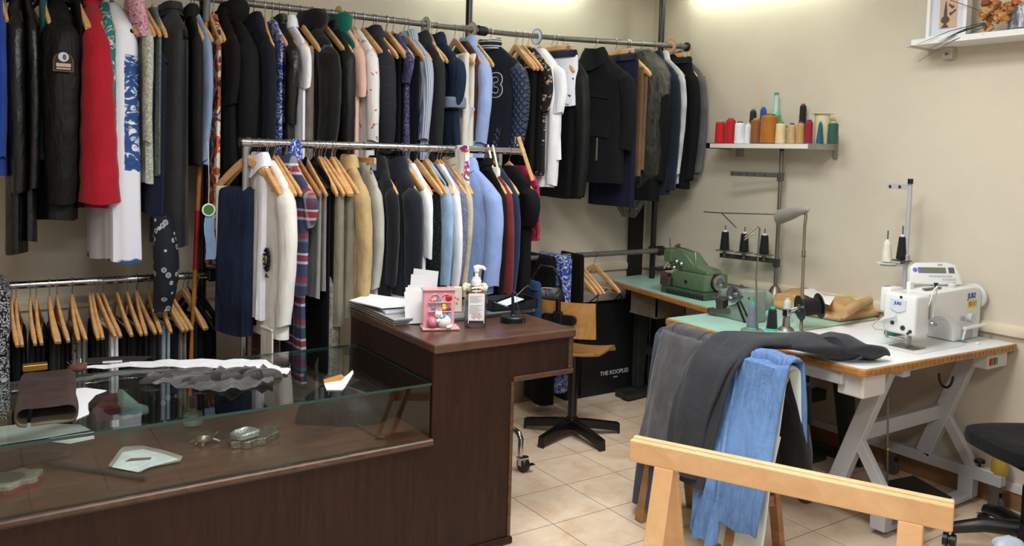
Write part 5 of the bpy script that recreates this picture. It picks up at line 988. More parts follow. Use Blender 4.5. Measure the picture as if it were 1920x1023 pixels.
mb = MB(); mb.bb(3.64, 3.9, 3.75, 4.0, .60, .61).bb(3.64, 3.65, 3.75, 4.0, .61, .74).bb(3.89, 3.9, 3.75, 4.0, .61, .74).bb(3.64, 3.9, 3.75, 3.76, .61, .74).bb(3.64, 3.9, 3.99, 4.0, .61, .74); mb.build('drawer', plain('beige_tin', (112, 104, 88), .5, var=.1), t)
p = atz(1185, 750, 0); MB().box((p.x + .1, p.y + .02, .03), (.32, .06, .035), .1).box((p.x + .22, p.y + .02, .02), (.06, .3, .03), .1).build('foot_bar', DGR, t, bevel=.004)
# table 3: white, with the computer-controlled machine
GRP_ = plain('light_grey_painted_steel', (182, 182, 186), .45)
t = T3 = thing('sewing_table', 'white sewing table on a grey wheeled steel frame with a ruler-marked wooden edge', 'table', (0, 0, 0))
tabletop(t, [(2.98, 1.915), (2.995, 1.89), (4.115, 1.835), (4.115, 2.492), (2.985, 2.492)], WLAM)
mb = MB()
for k in range(1, 36):
    x = 2.995 + 1.11 * k / 36; y = 1.89 - .055 * (x - 2.995) / 1.12; mb.box((x, y - .0005, .775 if k % 5 else .772), (.0018, .002, .014 if k % 5 else .024))
mb.build('ruler_marks', plain('burnt_ruler_marks', (112, 70, 34), .6), t)
XL_, XR_ = 3.31, 4.03
def beam(a, b, w_=.055, h_=.045, name='leg', up=(1, 0, 0)): return MB().bar(a, b, w_, h_, up).build(name, GRP_, t, bevel=.004)
for X in (XL_, XR_):
    top = atx(1615, 738, XL_) if X == XL_ else None
    yb_, yt_ = 2.20, 1.99
    beam((X, yb_, .17), (X, yt_, .75), .075, .05)
    beam((X, yb_ - .07, .42), (X, yb_ - .24, .17), .05, .035, 'brace')
    beam((X, 1.82, .15), (X, 2.39, .15), .05, .055, 'foot', (0, 0, 1))
    beam((X, 1.9, .735), (X, 2.4, .735), .05, .035, 'head_beam', (0, 0, 1))
    for y in (1.845, 2.365):
        c = MB().lathe([(.01, -.014), (.033, -.014), (.036, -.009), (.036, .009), (.033, .014), (.01, .014)], (X, y, .036), 24, M=Matrix.Rotation(PI / 2, 3, 'Y')).build('caster', plain('grey_rubber', (78, 78, 80), .5), t, smooth=40)
        MB().bb(X - .022, X + .022, y - .03, y + .03, .1, .124).bb(X + .016, X + .021, y - .018, y + .018, .03, .1).bb(X - .021, X - .016, y - .018, y + .018, .03, .1).build('fork', DSTEEL, c)
        MB().lathe([(.009, -.018), (.009, .018)], (X, y, .036), 12, M=Matrix.Rotation(PI / 2, 3, 'Y')).build('axle', CHROME, c)
beam((XL_, 2.14, .40), (XR_, 2.14, .40), .04, .07, 'crossbar', (0, 0, 1))
for X in (XL_, XR_): beam((X, 1.98, .13), (X, 1.98, .03), .07, .06, 'pedal_drop', (1, 0, 0))
MB().bb(XL_, XR_, 1.95, 2.02, .022, .045).build('pedal_bar', GRP_, t, bevel=.004)
MB().lathe([(.006, .17), (.006, .2), (.022, .2), (.024, .207), (.022, .215)], (XR_, 1.93, .005), 18).build('knob', BLACKP, t, smooth=40)
a = [atz(x, y, .10) for x, y in ((1640, 905), (1713, 891), (1790, 935), (1730, 965))]
mb = MB().prism([(p.x, p.y, .088) for p in a], (0, 0, .014)); mb.build('pedal_frame', plain('pale_grey_metal', (200, 200, 202), .4), t, bevel=.002)
c = sum(a, V()) / 4; MB().prism([((p.x - c.x) * .93 + c.x, (p.y - c.y) * .93 + c.y, .102) for p in a], (0, 0, .004)).build('pedal', plain('black_ribbed_rubber', (28, 28, 30), .6), t)
r0 = atx(1665, 742, 3.40); r1 = V((r0.x + .04, r0.y, .105)); MB().tube([r0, r1], .0045, 8).build('pedal_rod', DSTEEL, t); MB().ball(r0.lerp(r1, .5), .01).build('rod_joint', GOLDM, t)
MB().bb(3.03, 3.19, 1.92, 2.04, .655, .755).build('control_box', plain('off_white_plastic', (214, 214, 210), .45), t, bevel=.008)
MB().bb(3.0, 3.06, 2.0, 2.44, .70, .755).build('side_rail', GRP_, t, bevel=.004)
MB().bb(3.42, 3.70, 1.95, 2.05, .715, .755).build('under_tray', GRP_, t, bevel=.01)
sb = MB().bb(3.90, 4.08, 1.86, 1.93, .685, .755).build('switch_box', plain('grey_white_plastic', (204, 204, 202), .45), t, bevel=.006)
for x, c_, nm in ((3.925, (180, 30, 34), 'red_button'), (3.962, (40, 130, 70), 'green_button')): MB().box((x, 1.857, .72), (.026, .01, .03)).build(nm, plain(nm, c_, .35), sb, bevel=.002)
cc = atx(1773, 716, 3.86); MB().tube([cc + V((.0, .028 * 1.2 * math.cos(a_), .035 + .06 * math.sin(a_))) for a_ in [PI + PI * k / 14 for k in range(15)]], .006, 8).build('cable', BLACKP, t, smooth=1)
MB().bb(3.1, 3.7, 2.38, 2.42, .2, .7).build('back_panel', plain('dark_grey_panel', (52, 50, 50), .6), t) if False else None
o = MB().lathe([(.0, 0), (.032, 0), (.036, .01), (.036, .05), (.026, .085), (.012, .1), (.012, .115), (.014, .116), (.014, .13)], (0, 0, 0), 24, cap=False).build('oil_bottle', plain('yellow_machine_oil', (176, 150, 52), .25), smooth=40)
o.location = (XR_ + .01, 1.845, .178); tag(o, 'small bottle of yellow oil standing on the grey table foot by the wall', 'bottle')
MB().lathe([(.012, .1), (.012, .12), (.004, .14)], (0, 0, .01), 16).build('nozzle', plain('milky_cap', (214, 206, 180), .4), o, smooth=40)
o = MB().box((XR_, 1.90, .1815), (.05, .09, .006)).build('rag', cloth('off_white_rag', (206, 204, 198)), bevel=.002); tag(o, 'folded off-white rag on the grey table foot beside the oil bottle', 'rag')
# --- computer sewing machine
t = thing('sewing_machine', 'white computer-controlled industrial sewing machine on the white table', 'sewing machine', (-.4125, -.05, 0)); t.scale = (1.1, 1, 1)
MW = plain('white_machine_enamel', (224, 225, 224), .3, coat=.3); BLUEP = plain('blue_print', (36, 92, 170), .4)
MB().bb(3.52, 4.06, 2.0, 2.19, ZS_ + .0011, ZS_ + .0017).build('bed', plain('grey_white_bed', (204, 206, 206), .35), t)
prof = [(3.64, 1.035), (3.62, .93)]
for k in range(11):
    a = PI / 2 - (PI / 2) * k / 10; prof.append((3.74 + .135 * math.cos(a) , .80 + .125 * math.sin(a)))
prof += [(3.875, ZS_ + .003), (4.075, ZS_ + .003), (4.085, .88), (4.085, 1.0), (4.07, 1.032), (4.02, 1.042)]
MB().prism([(x, 2.045, z) for x, z in prof], (0, .135, 0)).build('arm', MW, t, bevel=.016, seg=3, smooth=35)
MB().bb(3.545, 3.655, 2.03, 2.185, .853, 1.035).build('head', MW, t, bevel=.014, seg=3, smooth=35)
MB().bb(3.565, 3.66, 2.165, 2.215, .94, 1.05).build('motor_cover', MW, t, bevel=.008, smooth=35)
MB().bb(3.60, 3.63, 2.205, 2.22, 1.03, 1.05).build('cover_button', BLACKP, t)
fp = MB().prism([(3.541, 2.075, 1.01), (3.541, 2.15, 1.01), (3.541, 2.15, .965), (3.541, 2.112, .95), (3.541, 2.075, .965)], (.006, 0, 0)).build('name_plate', plain('light_grey_plate', (206, 210, 216), .35), t)
LEFT = basis((0, -1, 0), (0, 0, 1)); FRONT = basis((1, 0, 0), (0, 0, 1))
text('JUKI', .017, BLUEP, t, (3.5405, 2.112, .992), LEFT, .0006, bold=.0008, spacing=1.05)
text('JUKI', .034, BLUEP, t, (4.0, 2.0445, 1.0), FRONT, .0008, bold=.0016)
MB().bb(3.97, 4.045, 2.043, 2.046, .945, .98).build('warning_sticker', plain('yellow_sticker', (220, 186, 84), .5), t); MB().bb(3.978, 3.996, 2.0425, 2.043, .952, .973).bb(4.0, 4.038, 2.0425, 2.043, .966, .97).bb(4.0, 4.03, 2.0425, 2.043, .957, .961).build('sticker_print', plain('orange_brown_print', (168, 120, 40), .6), t)
mb = MB(); DK = plain('dark_rubber_plug', (40, 42, 44), .5)
for y, z, r in ((2.135, .90, .009), (2.085, .885, .011), (2.06, .865, .006), (2.05, .875, .008)): mb.lathe([(r, 0), (r, .003)], (3.545, y, z), 16, M=Matrix.Rotation(-PI / 2, 3, 'Y'))
mb.lathe([(.006, 0), (.006, .003)], (3.545, 2.10, 1.022), 14, M=Matrix.Rotation(-PI / 2, 3, 'Y')).build('rubber_plug', DK, t)
MB().tube([(3.535, 2.185, .90), (3.53, 2.165, .915), (3.53, 2.11, .935)], [.008, .009, .007], 10).build('lever_cover', plain('pale_grey_plastic', (206, 206, 206), .4), t, smooth=1)
MB().tube([(3.54, 2.205, .90), (3.525, 2.22, .875), (3.525, 2.205, .86), (3.54, 2.165, .862)], .004, 8).build('finger_guard', plain('pale_grey_wire', (170, 170, 172), .4), t, smooth=1)
MB().tube([(3.555, 2.17, .93), (3.552, 2.165, .835), (3.555, 2.16, .828)], .007, 8).tube([(3.56, 2.16, .83), (3.585, 2.10, .826)], .006, 8).build('knee_lift_rod', STEEL, t, smooth=1)
MB().tube([(3.59, 2.085, .86), (3.59, 2.085, .815)], .006, 10).tube([(3.59, 2.085, .82), (3.59, 2.085, .795)], .0022, 8).build('needle_bar', STEEL, t)
MB().tube([(3.605, 2.085, .86), (3.605, 2.085, .80)], .005, 10).box((3.60, 2.085, .798), (.04, .014, .006)).tube([(3.60, 2.07, .80), (3.60, 2.045, .80), (3.60, 2.03, .797)], .003, 6).build('presser_foot', STEEL, t)
MB().bb(3.545, 3.64, 2.03, 2.15, ZS_ + .003, ZS_ + .005).build('needle_plate', STEEL, t)
MB().bb(3.50, 3.87, 1.985, 2.19, ZS_ + .0018, ZS_ + .003).build('bed_cover', plain('pale_bed_cover', (216, 216, 214), .35), t)
MB().lathe([(.012, 0), (.012, .012), (.008, .018)], (3.66, 2.03, .905), 18, M=Matrix.Rotation(PI / 2, 3, 'X')).lathe([(.005, .018), (.005, .028)], (3.66, 2.03, .905), 12, M=Matrix.Rotation(PI / 2, 3, 'X')).build('tension_dial', STEEL, t, smooth=40)
MB().tube([(3.64, 2.035, .97), (3.645, 2.015, 1.06), (3.66, 2.01, 1.075), (3.675, 2.02, 1.06), (3.672, 2.03, .93)], .0035, 8).build('thread_hose', plain('clear_white_tube', (220, 222, 222), .3), t, smooth=1)
MB().bar((3.645, 2.03, 1.01), (3.645, 2.03, .925), .012, .006, (0, 1, 0)).build('take_up_lever', STEEL, t)
MB().bb(3.64, 3.66, 2.035, 2.04, .96, 1.02).build('slot_cover', DSTEEL, t)
MB().lathe([(.05, 0), (.062, .006), (.062, .02), (.05, .026)], (4.087, 2.09, .985), 28, M=Matrix.Rotation(PI / 2, 3, 'Y')).build('hand_wheel', plain('pale_grey_wheel', (196, 196, 194), .4), t, smooth=40)
MB().lathe([(.021, 0), (.023, .003), (.021, .022)], (3.985, 2.045, .90), 24, M=Matrix.Rotation(PI / 2, 3, 'X')).build('stitch_dial', plain('grey_dial', (196, 196, 198), .4), t, smooth=40)
MB().bb(3.92, 3.94, 2.036, 2.046, .888, .908).build('panel_button', plain('grey_button', (150, 150, 152), .4), t, bevel=.002)
MB().bar((3.91, 2.02, .858), (4.05, 2.0, .868), .018, .012).tube([(3.92, 2.02, .855), (3.92, 2.03, .80)], .006, 8).build('reverse_lever', MW, t, bevel=.003)
MB().bb(3.93, 4.02, 2.041, 2.046, .80, .84).build('vent_plate', plain('grey_plate', (168, 168, 168), .4), t)
MB().lathe([(.006, 0), (.006, .03), (.010, .032), (.010, .038)], (3.80, 2.10, 1.03), 14).build('thread_post', BLACKP, t); MB().lathe([(.016, 0), (.018, .004), (.018, .012), (.010, .018), (.013, .026)], (3.93, 2.10, 1.04), 18).build('bobbin_winder', plain('white_grey_knob', (210, 210, 210), .4), t, smooth=40)
MB().bb(3.72, 3.84, 2.095, 2.115, 1.04, 1.046).build('thread_guide', DSTEEL, t)
MB().bb(3.70, 3.73, 2.16, 2.18, 1.03, 1.07).build('oil_gauge', WHITEP, t, bevel=.003)
# control panel leaning back on the arm
cp = MB().prism([(-.125, -.02, 0), (.125, -.02, 0), (.105, -.02, .10), (.06, -.02, .112), (-.085, -.02, .108), (-.11, -.02, .09)], (0, .04, 0)).build('control_panel', MW, t, bevel=.008, smooth=35)
cp.location = (3.90, 2.165, 1.04); cp.rotation_euler = (-.42, 0, -.55)
MB().bb(-.062, .052, -.0215, -.0205, .055, .083).build('screen', plain('grey_lcd', (112, 116, 104), .25), cp); MB().bb(-.078, -.06, -.0212, -.0205, .055, .083).build('blue_key', plain('panel_blue', (96, 112, 184), .4), cp); MB().bb(.065, .092, -.0214, -.0205, .056, .084).build('dark_key', plain('panel_dark', (86, 90, 100), .4), cp)
MB().lathe([(.011, 0), (.011, .0015)], (-.092, -.02, .07), 18, M=Matrix.Rotation(PI / 2, 3, 'X')).build('round_key', plain('panel_violet', (112, 116, 190), .4), cp); mb = MB()
for k in range(9): mb.bb(-.03 + .012 * k, -.021 + .012 * k, -.0214, -.0205, .036, .044)
for k in range(5): mb.bb(.03 + .013 * k, .039 + .013 * k, -.0214, -.0205, .02, .028)
mb.build('small_keys', plain('panel_grey', (176, 180, 190), .4), cp)
text('JUKI', .012, BLUEP, cp, (.03, -.0206, .097), FRONT, .0004)
o = MB().bb(3.70, 3.80, 2.205, 2.255, ZS_ + .002, ZS_ + .065).build('green_box', plain('dark_green_plastic', (24, 110, 84), .4), bevel=.004); tag(o, 'dark green plastic box behind the needle of the white machine', 'box')
# pencil and chalk bit
a, b = atz(1757, 631, ZS_ + .006), atz(1809, 640, ZS_ + .006); o = MB().tube([a, b], .0042, 6).build('pencil', plain('teal_pencil', (30, 120, 124), .4)); tag(o, 'teal pencil lying on the white table in front of the machine', 'pencil')
MB().tube([b, b + (b - a).normalized() * .012], [.004, .001], 6).build('tip', plain('brown_tip', (150, 90, 80), .6), o)
p = atz(1833, 643, ZS_ + .004); o = MB().box((p.x, p.y, ZS_ + .005), (.03, .014, .006), .3).build('eraser', PAPER, bevel=.002); tag(o, 'small white chalk piece on the white table right of the pencil', 'chalk')
p = atz(1586, 655, ZS_ + .003); o = MB().box((p.x, p.y, ZS_ + .003), (.045, .03, .002), .4).build('paper_tag', plain('red_white_tag', (226, 220, 220), .6)); tag(o, 'tiny white and red paper tag on the white table corner', 'tag'); MB().box((p.x + .01, p.y + .004, ZS_ + .0045), (.02, .02, .0015), .4).build('red_mark', plain('red_mark', (214, 90, 84), .6), o)
# --- thread stand of the white machine
p0, p1 = atx(1718, 340, 3.93), atx(1706, 548, 3.93); sx, sy = 3.93, (p0.y + p1.y) / 2 + .03
t = thing('thread_stand', 'grey metal thread stand behind the white machine with two reels', 'thread stand', (sx, sy, 0))
MB().tube([(0, 0, ZS_ + .003), (0, 0, p0.z)], .0105, 14).build('pole', plain('light_grey_tube', (176, 176, 180), .4), t, smooth=40)
MB().lathe([(.02, p0.z - .012), (.013, p0.z - .01), (.013, p0.z + .012)], (0, 0, 0), 14).build('cap', BLACKP, t, smooth=40); MB().lathe([(.035, ZS_ + .002), (.03, ZS_ + .012), (.014, ZS_ + .03)], (0, 0, 0), 18).build('base', plain('light_grey_tube', (176, 176, 180), .4), t, smooth=40)
e = atx(1665, 343, 3.85); ev = e - V((sx, sy, 0)); MB().bar((0, 0, p0.z - .03), (ev.x, ev.y, p0.z - .028), .005, .026).build('guide_arm', plain('light_grey_tube', (176, 176, 180), .4), t)
for s in (.12, .55): MB().lathe([(.007, 0), (.007, .004)], (ev.x * (1 - s) - .004, ev.y * (1 - s), p0.z - .029), 12, M=Matrix.Rotation(-PI / 2, 3, 'Y')).build('eyelet', BLACKP, t)
zb = atx(1680, 497, 3.88).z; bvec = (atx(1652, 500, 3.84) - V((sx, sy, 0))); MB().bar((0, 0, zb), (bvec.x, bvec.y, zb), .022, .016).build('reel_arm', plain('pale_grey_metal', (200, 200, 202), .4), t)
MB().box((0, 0, zb + .03), (.03, .03, .05)).build('clamp', plain('light_grey_tube', (176, 176, 180), .4), t, bevel=.004)
def spool(name, label, cat, loc, r0, r1, h, col, corec=None, group=None, top=True, tilt=None, base=None, spindle=None):
    s = thing(name, label, cat, loc, 0, group)
    if tilt: s.rotation_euler = tilt
    n = 12; prof = [(r0 * .9, .002), (r0, .006)]
    for k in range(1, n): prof.append((r0 + (r1 - r0) * k / n + (.0006 if k % 2 else -.0003), .006 + (h - .012) * k / n))
    prof += [(r1, h - .006), (r1 * .85, h)]
    MB().lathe(prof, (0, 0, 0), 26).build('thread', cloth('thread_%d_%d_%d' % col, col, var=.08, rough=.7, crease=.15), s, smooth=1)
    MB().lathe([(r1 * .62, h - .002), (r1 * .6, h + .010), (r1 * .35, h + .011)], (0, 0, 0), 18).build('core', plain('core_%d_%d_%d' % (corec or col), corec or col, .45), s, smooth=40)
    if base: MB().lathe([(r0 * 1.12, 0), (r0 * 1.12, .004), (r0 * .9, .012)], (0, 0, -.002), 24).build('base', plain('core_%d_%d_%d' % base, base, .45), s, smooth=40)
    return s
for i, (px, py, col, lab, pc) in enumerate(((1662, 492, (222, 216, 200), 'cream thread cone on the left plate of the stand behind the white machine', (214, 212, 206)), (1690, 487, (20, 20, 22), 'black thread cone on the right plate of the stand behind the white machine', (60, 60, 66)))):
    p = atx(px, py, 3.87 if i == 0 else 3.92); q = V((p.x - sx, p.y - sy, 0)); zz = p.z + .002
    MB().lathe([(.05, 0), (.05, .003), (.01, .004)], (q.x, q.y, zz - .006), 26).build('reel_plate', plain('reel_plate_%d' % i, pc, .4), t, smooth=40)
    h = .105 if i == 0 else .115; MB().tube([(q.x, q.y, zz - .02), (q.x, q.y, zz + h + .055)], .0035, 8).build('spindle', DSTEEL, t)
    spool('thread_cone', lab, 'thread', (p.x, p.y, zz), .026, .017, h, col, (226, 226, 226))
# ------------------------------------------------------------------ green overlock machine
OVG = plain('olive_green_enamel', (86, 110, 82), .35, coat=.2, var=.06); OVD = plain('dark_olive_enamel', (58, 76, 58), .4)
t = thing('overlock_machine', 'olive green overlock machine with a silver hand wheel on the farthest table', 'sewing machine', (3.60, 3.64, ZS_), 0)
# local: +x toward the wall, -y toward the viewer's right
MB().bb(-.02, .24, -.34, .02, .0015, .045).build('base', OVD, t, bevel=.008); 
mb = MB()
for k in range(14): mb.bb(-.0225, -.02, -.33 + k * .022, -.318 + k * .022, .004, .028)
mb.build('vents', BLACKP, t)
MB().bb(0, .2, -.32, -.055, .045, .145).build('body', OVG, t, bevel=.01, seg=2, smooth=35)
MB().prism([(.03, -.31, .146), (.03, .0, .146), (.03, .005, .25), (.03, -.02, .272), (.03, -.12, .255), (.03, -.20, .185), (.03, -.30, .168)], (.13, 0, 0)).build('arm', OVG, t, bevel=.006, smooth=25)
MB().bb(.01, .06, -.03, .035, .19, .262).build('head', OVG, t, bevel=.006); MB().bb(-.02, .1, -.05, .03, .045, .10).build('lower_block', DSTEEL, t, bevel=.006)
MB().bb(-.05, .06, .0, .09, .135, .147).build('cloth_plate', plain('dark_steel', (60, 60, 62), .35, .8), t, bevel=.004)
MB().lathe([(.042, 0), (.046, .006), (.046, .018), (.03, .02), (.03, .008), (.012, .008), (.012, .02)], (.10, -.325, .10), 30, M=Matrix.Rotation(PI / 2, 3, 'X')).build('hand_wheel', plain('cast_aluminium', (172, 174, 178), .3, .9), t, smooth=40)
MB().lathe([(.05, -.012), (.05, .0)], (.10, -.325, .10), 26, M=Matrix.Rotation(PI / 2, 3, 'X')).build('wheel_guard', BLACKP, t)
MB().tube([(.05, .015, .25), (.045, .02, .33)], .005, 8).build('needle_clamp_pin', CHROME, t); MB().tube([(.03, 0, .2), (.0, .02, .14), (.0, .02, .10)], .008, 8).box((.0, .0, .11), (.03, .06, .02)).build('presser_foot', STEEL, t)
MB().tube([(.03, -.04, .278), (.03, -.04, .292), (.03, -.2, .27), (.03, -.21, .262), (.03, -.215, .19)], .0045, 8).build('handle_wire', STEEL, t, smooth=1)
for y, z in ((-.07, .2), (-.11, .19), (-.05, .16)): MB().lathe([(.012, 0), (.014, .006), (.006, .014), (.006, .022)], (.02, y, z), 16, M=Matrix.Rotation(-PI / 2, 3, 'Y')).build('tension_knob', CHROME, t, smooth=40)
MB().lathe([(.008, 0), (.008, .02), (.012, .022), (.012, .03)], (.08, -.02, .27), 14).build('oil_cap', DSTEEL, t); MB().prism([(-.0012, -.185, .09), (-.0012, -.17, .105), (-.0012, -.155, .09), (-.0012, -.17, .075)], (.002, 0, 0)).build('emblem', plain('dark_emblem', (30, 36, 32), .4), t)
MB().bb(-.012, .0, -.31, -.2, .002, .02).build('latch', STEEL, t, bevel=.004)
# ------------------------------------------------------------------ small grey blindstitch machine
GGR = plain('grey_green_enamel', (128, 142, 132), .3, coat=.3, var=.04)
p = atz(1385, 600, ZS_); t = thing('blindstitch_machine', 'small grey-green blindstitch machine with an aluminium wheel on the middle table', 'sewing machine', (p.x - .01, p.y + .02, ZS_ + .0012), 0); t.scale = (.82, .86, .86)
MB().prism([(-.02, -.14, 0), (-.02, .02, 0), (-.02, .06, .04), (-.02, .05, .075), (-.02, -.02, .10), (-.02, -.02, .19), (-.02, -.14, .19)], (.14, 0, 0)).build('frame', GGR, t, bevel=.01, smooth=35)
R = [[V((.02 + x, -.05 + y * 1.0, .11 + z)) for y, z in ((.075 * math.cos(a) * k, .07 * math.sin(a) * k) for a in (2 * PI * q / 24 for q in range(24)))] for x, k in ((.08, .8), (.10, 1), (.16, 1.0), (.20, .9), (.22, .5))]
MB().loft(R).build('motor_housing', GGR, t, smooth=40)
MB().prism([(.0, -.03, .17), (.0, .06, .18), (.0, .13, .165), (.0, .15, .13), (.0, .11, .12), (.0, -.03, .13)], (.06, 0, 0)).build('arm', GGR, t, bevel=.01, smooth=35)
MB().lathe([(.048, 0), (.052, .006), (.052, .018), (.036, .02), (.036, .008), (.013, .008), (.013, .03)], (-.022, -.015, .155), 30, M=Matrix.Rotation(-PI / 2, 3, 'Y')).build('hand_wheel', plain('cast_aluminium', (172, 174, 178), .3, .9), t, smooth=40)
MB().bar((.0, .02, .05), (-.02, .17, .02), .05, .035).lathe([(.022, -.02), (.022, .02)], (-.02, .165, .025), 18, M=Matrix.Rotation(PI / 2, 3, 'Y')).build('cloth_cylinder', DSTEEL, t, bevel=.004)
MB().bb(-.03, .05, .06, .16, .105, .113).build('cloth_plate', STEEL, t, bevel=.003); MB().tube([(.0, .12, .16), (.0, .14, .11), (-.01, .13, .08)], .012, 8).box((0, .1, .075), (.06, .05, .07)).build('stitch_head', DSTEEL, t, bevel=.004)
for y in (.12, -.02): MB().lathe([(.005, 0), (.005, .025), (.010, .027), (.010, .036)], (.03, y, .175), 12).build('screw_knob', DSTEEL, t)
MB().bar((-.024, -.03, .12), (-.024, -.10, -.0), .014, .003, (1, 0, 0)).bar((-.024, -.06, .12), (-.024, -.145, .0), .01, .003, (1, 0, 0)).build('belt', BLACKP, t)
for y, z in ((-.07, .15), (-.12, .15), (-.1, .05)): MB().lathe([(.006, 0), (.006, .003)], (-.02, y, z), 12, M=Matrix.Rotation(-PI / 2, 3, 'Y')).build('bolt', DSTEEL, t)
# --- tall thread stand by the wall with three black cones
sx, sy = 4.045, 3.17
t = thing('thread_stand', 'tall brown-grey thread stand by the wall with a row of three black reels', 'thread stand', (sx, sy, 0))
SGT = plain('worn_grey_tube', (132, 124, 114), .4, .8)
MB().tube([(0, 0, ZS_ + .05), (0, 0, 1.682)], .0115, 14).build('pole', SGT, t, smooth=40)
MB().lathe([(.055, ZS_ + .002), (.05, ZS_ + .02), (.026, ZS_ + .07), (.018, ZS_ + .08)], (0, 0, 0), 20).build('base', SGT, t, smooth=40); MB().lathe([(.013, 1.676), (.013, 1.688)], (0, 0, 0), 14).build('cap', BLACKP, t)
def onarm(px, py, X): p = atx(px, py, X); return p - V((sx, sy, 0))
e = onarm(1370, 325, 3.98); MB().bar((0, 0, e.z), (e.x, e.y, e.z), .006, .028).box((0, 0, e.z - .01), (.03, .03, .05)).build('guide_arm', plain('grey_flat_steel', (108, 108, 102), .45, .6), t)
for s in (.05, .2, .35, .5, .7): MB().lathe([(.0045, 0), (.0045, .0015)], (e.x * (1 - s) - .0035, e.y * (1 - s), e.z), 10, M=Matrix.Rotation(-PI / 2, 3, 'Y')).build('eyelet', CHROME, t)
e = onarm(1350, 475, 3.95); zr = onarm(1455, 490, 4.03).z; MB().bar((0, 0, zr), (e.x, e.y, zr), .008, .028).box((0, 0, zr - .01), (.03, .03, .05)).build('reel_arm', plain('dark_flat_steel', (76, 76, 72), .45, .6), t)
for i, (px, lab) in enumerate(((1364, 'left black thread cone of the three on the tall stand'), (1400, 'middle black thread cone of the three on the tall stand'), (1437, 'right black thread cone of the three, next to the pole of the tall stand'))):
    s = (.92, .57, .22)[i]; q = V((e.x * s - .0, e.y * s, zr + .034)); MB().lathe([(.012, -.03), (.012, 0), (.058, .006), (.058, .009), (.01, .004)], (q.x, q.y, q.z - .01), 28).build('reel_plate', plain('grey_reel_plate', (112, 112, 104), .4, .5), t, smooth=30)
    MB().tube([(q.x, q.y, q.z - .01), (q.x, q.y, q.z + .155)], .0035, 8).build('spindle', DSTEEL, t)
    spool('thread_cone', lab, 'thread', (sx + q.x, sy + q.y, q.z), .03, .022, .115, (18, 18, 20), (226, 226, 226), 'black cones on the tall thread stand')
# --- grey lamp / winder head and goose tube
a = atx(1462, 402, 3.92); b = atx(1515, 393, 3.80); t = thing('work_lamp', 'grey conical work lamp clamped on the tall thread stand with a bent steel tube', 'lamp', a); d = b - a
GLAMP = plain('warm_grey_plastic', (160, 152, 146), .4); ey = V((0, 0, 1)); ex = d.cross(ey).normalized()
R = [[d * s + ey * (hz * math.sin(q)) - ey * off + ex * (hx * math.cos(q)) for q in (2 * PI * k / 22 for k in range(22))] for s, hz, hx, off in ((0, .044, .036, .014), (.02, .044, .036, .014), (.45, .036, .03, .006), (.7, .026, .024, 0), (.95, .018, .018, 0), (1.02, .008, .008, 0))]
MB().loft(R).build('lamp_head', GLAMP, t, smooth=40)
h = b + d * -.12; pole_top = h - V(t.location); q0 = atx(1505, 620, 3.40); q0 = atz(1502, 619, ZS_)
pts = [h, atx(1508, 402, 3.79), atx(1510, 420, 3.76)]
MB().tube([pole_top, pole_top + V((.0, -.012, -.03)), pole_top + V((-.01, -.014, -.09))], .008, 10).build('goose_neck', plain('brown_grey_steel', (128, 112, 102), .4, .8), t, smooth=1)
up_ = pole_top + V((-.01, -.014, -.09)); bt = q0 - V(t.location)
MB().tube([up_, bt], .0075, 12).build('pole', plain('brown_grey_steel', (128, 112, 102), .4, .8), t, smooth=40)
m_ = up_.lerp(bt, .25); MB().tube([m_, m_.lerp(bt, .08)], .0105, 12).build('joint_sleeve', plain('brown_grey_steel', (128, 112, 102), .4, .8), t, smooth=40)
y0 = atx(1460, 402, 3.93) - V(t.location); y1 = atx(1353, 399, 3.93) - V(t.location); y2 = atx(1320, 397, 3.93) - V(t.location); y3 = atx(1381, 427, 3.88) - V(t.location)
MB().tube([y0, y0.lerp(y1, .6), y1], .0035, 8).tube([y1, y2], .0035, 8).tube([y1, y3], .0035, 8).build('thread_fork', STEEL, t)
# --- black cord spool on clamp beside the pole
p = atz(1480, 620, ZS_); t = thing('bobbin_winder', 'steel clamp foot carrying a big black cord reel on the middle table', 'winder', (p.x, p.y + .02, ZS_ + .0012))
MB().lathe([(.04, 0), (.03, .012), (.02, .018), (.016, .06), (.018, .065)], (0, 0, 0), 20).build('foot', plain('cast_grey_iron', (136, 132, 128), .4, .8), t, smooth=40)
MB().box((0, 0, .085), (.03, .03, .035)).tube([(0, 0, .09), (.05, -.02, .105), (.09, -.035, .11)], .009, 10).build('clamp', CHROME, t, bevel=.003)
c = atx(1518, 575, p.x + .13); ax = V((.72, -.60, .0)); ax = V((.80, -.45, .12)).normalized(); q = ax.to_track_quat('Z', 'Y').to_matrix()
t = thing('cord_reel', 'large black cord reel with round flanges beside the slim steel pole', 'reel', c)
for s, nm in ((-.05, 'flange'), (.05, 'flange')): MB().lathe([(.061, -.003), (.063, 0), (.061, .003)], tuple(ax * s), 30, M=q).build(nm, BLACKP, t, smooth=40)
pr = [(.022, -.048)] + [(.042 + .0008 * (k % 2), -.044 + .088 * k / 16) for k in range(17)] + [(.022, .048)]
MB().lathe(pr, (0, 0, 0), 28, M=q).build('cord', cloth('black_cord', (16, 16, 18)), t, smooth=1); MB().lathe([(.02, -.057), (.02, -.052)], (0, 0, 0), 18, M=q).build('hub', plain('cast_grey_iron', (136, 132, 128), .4, .8), t)
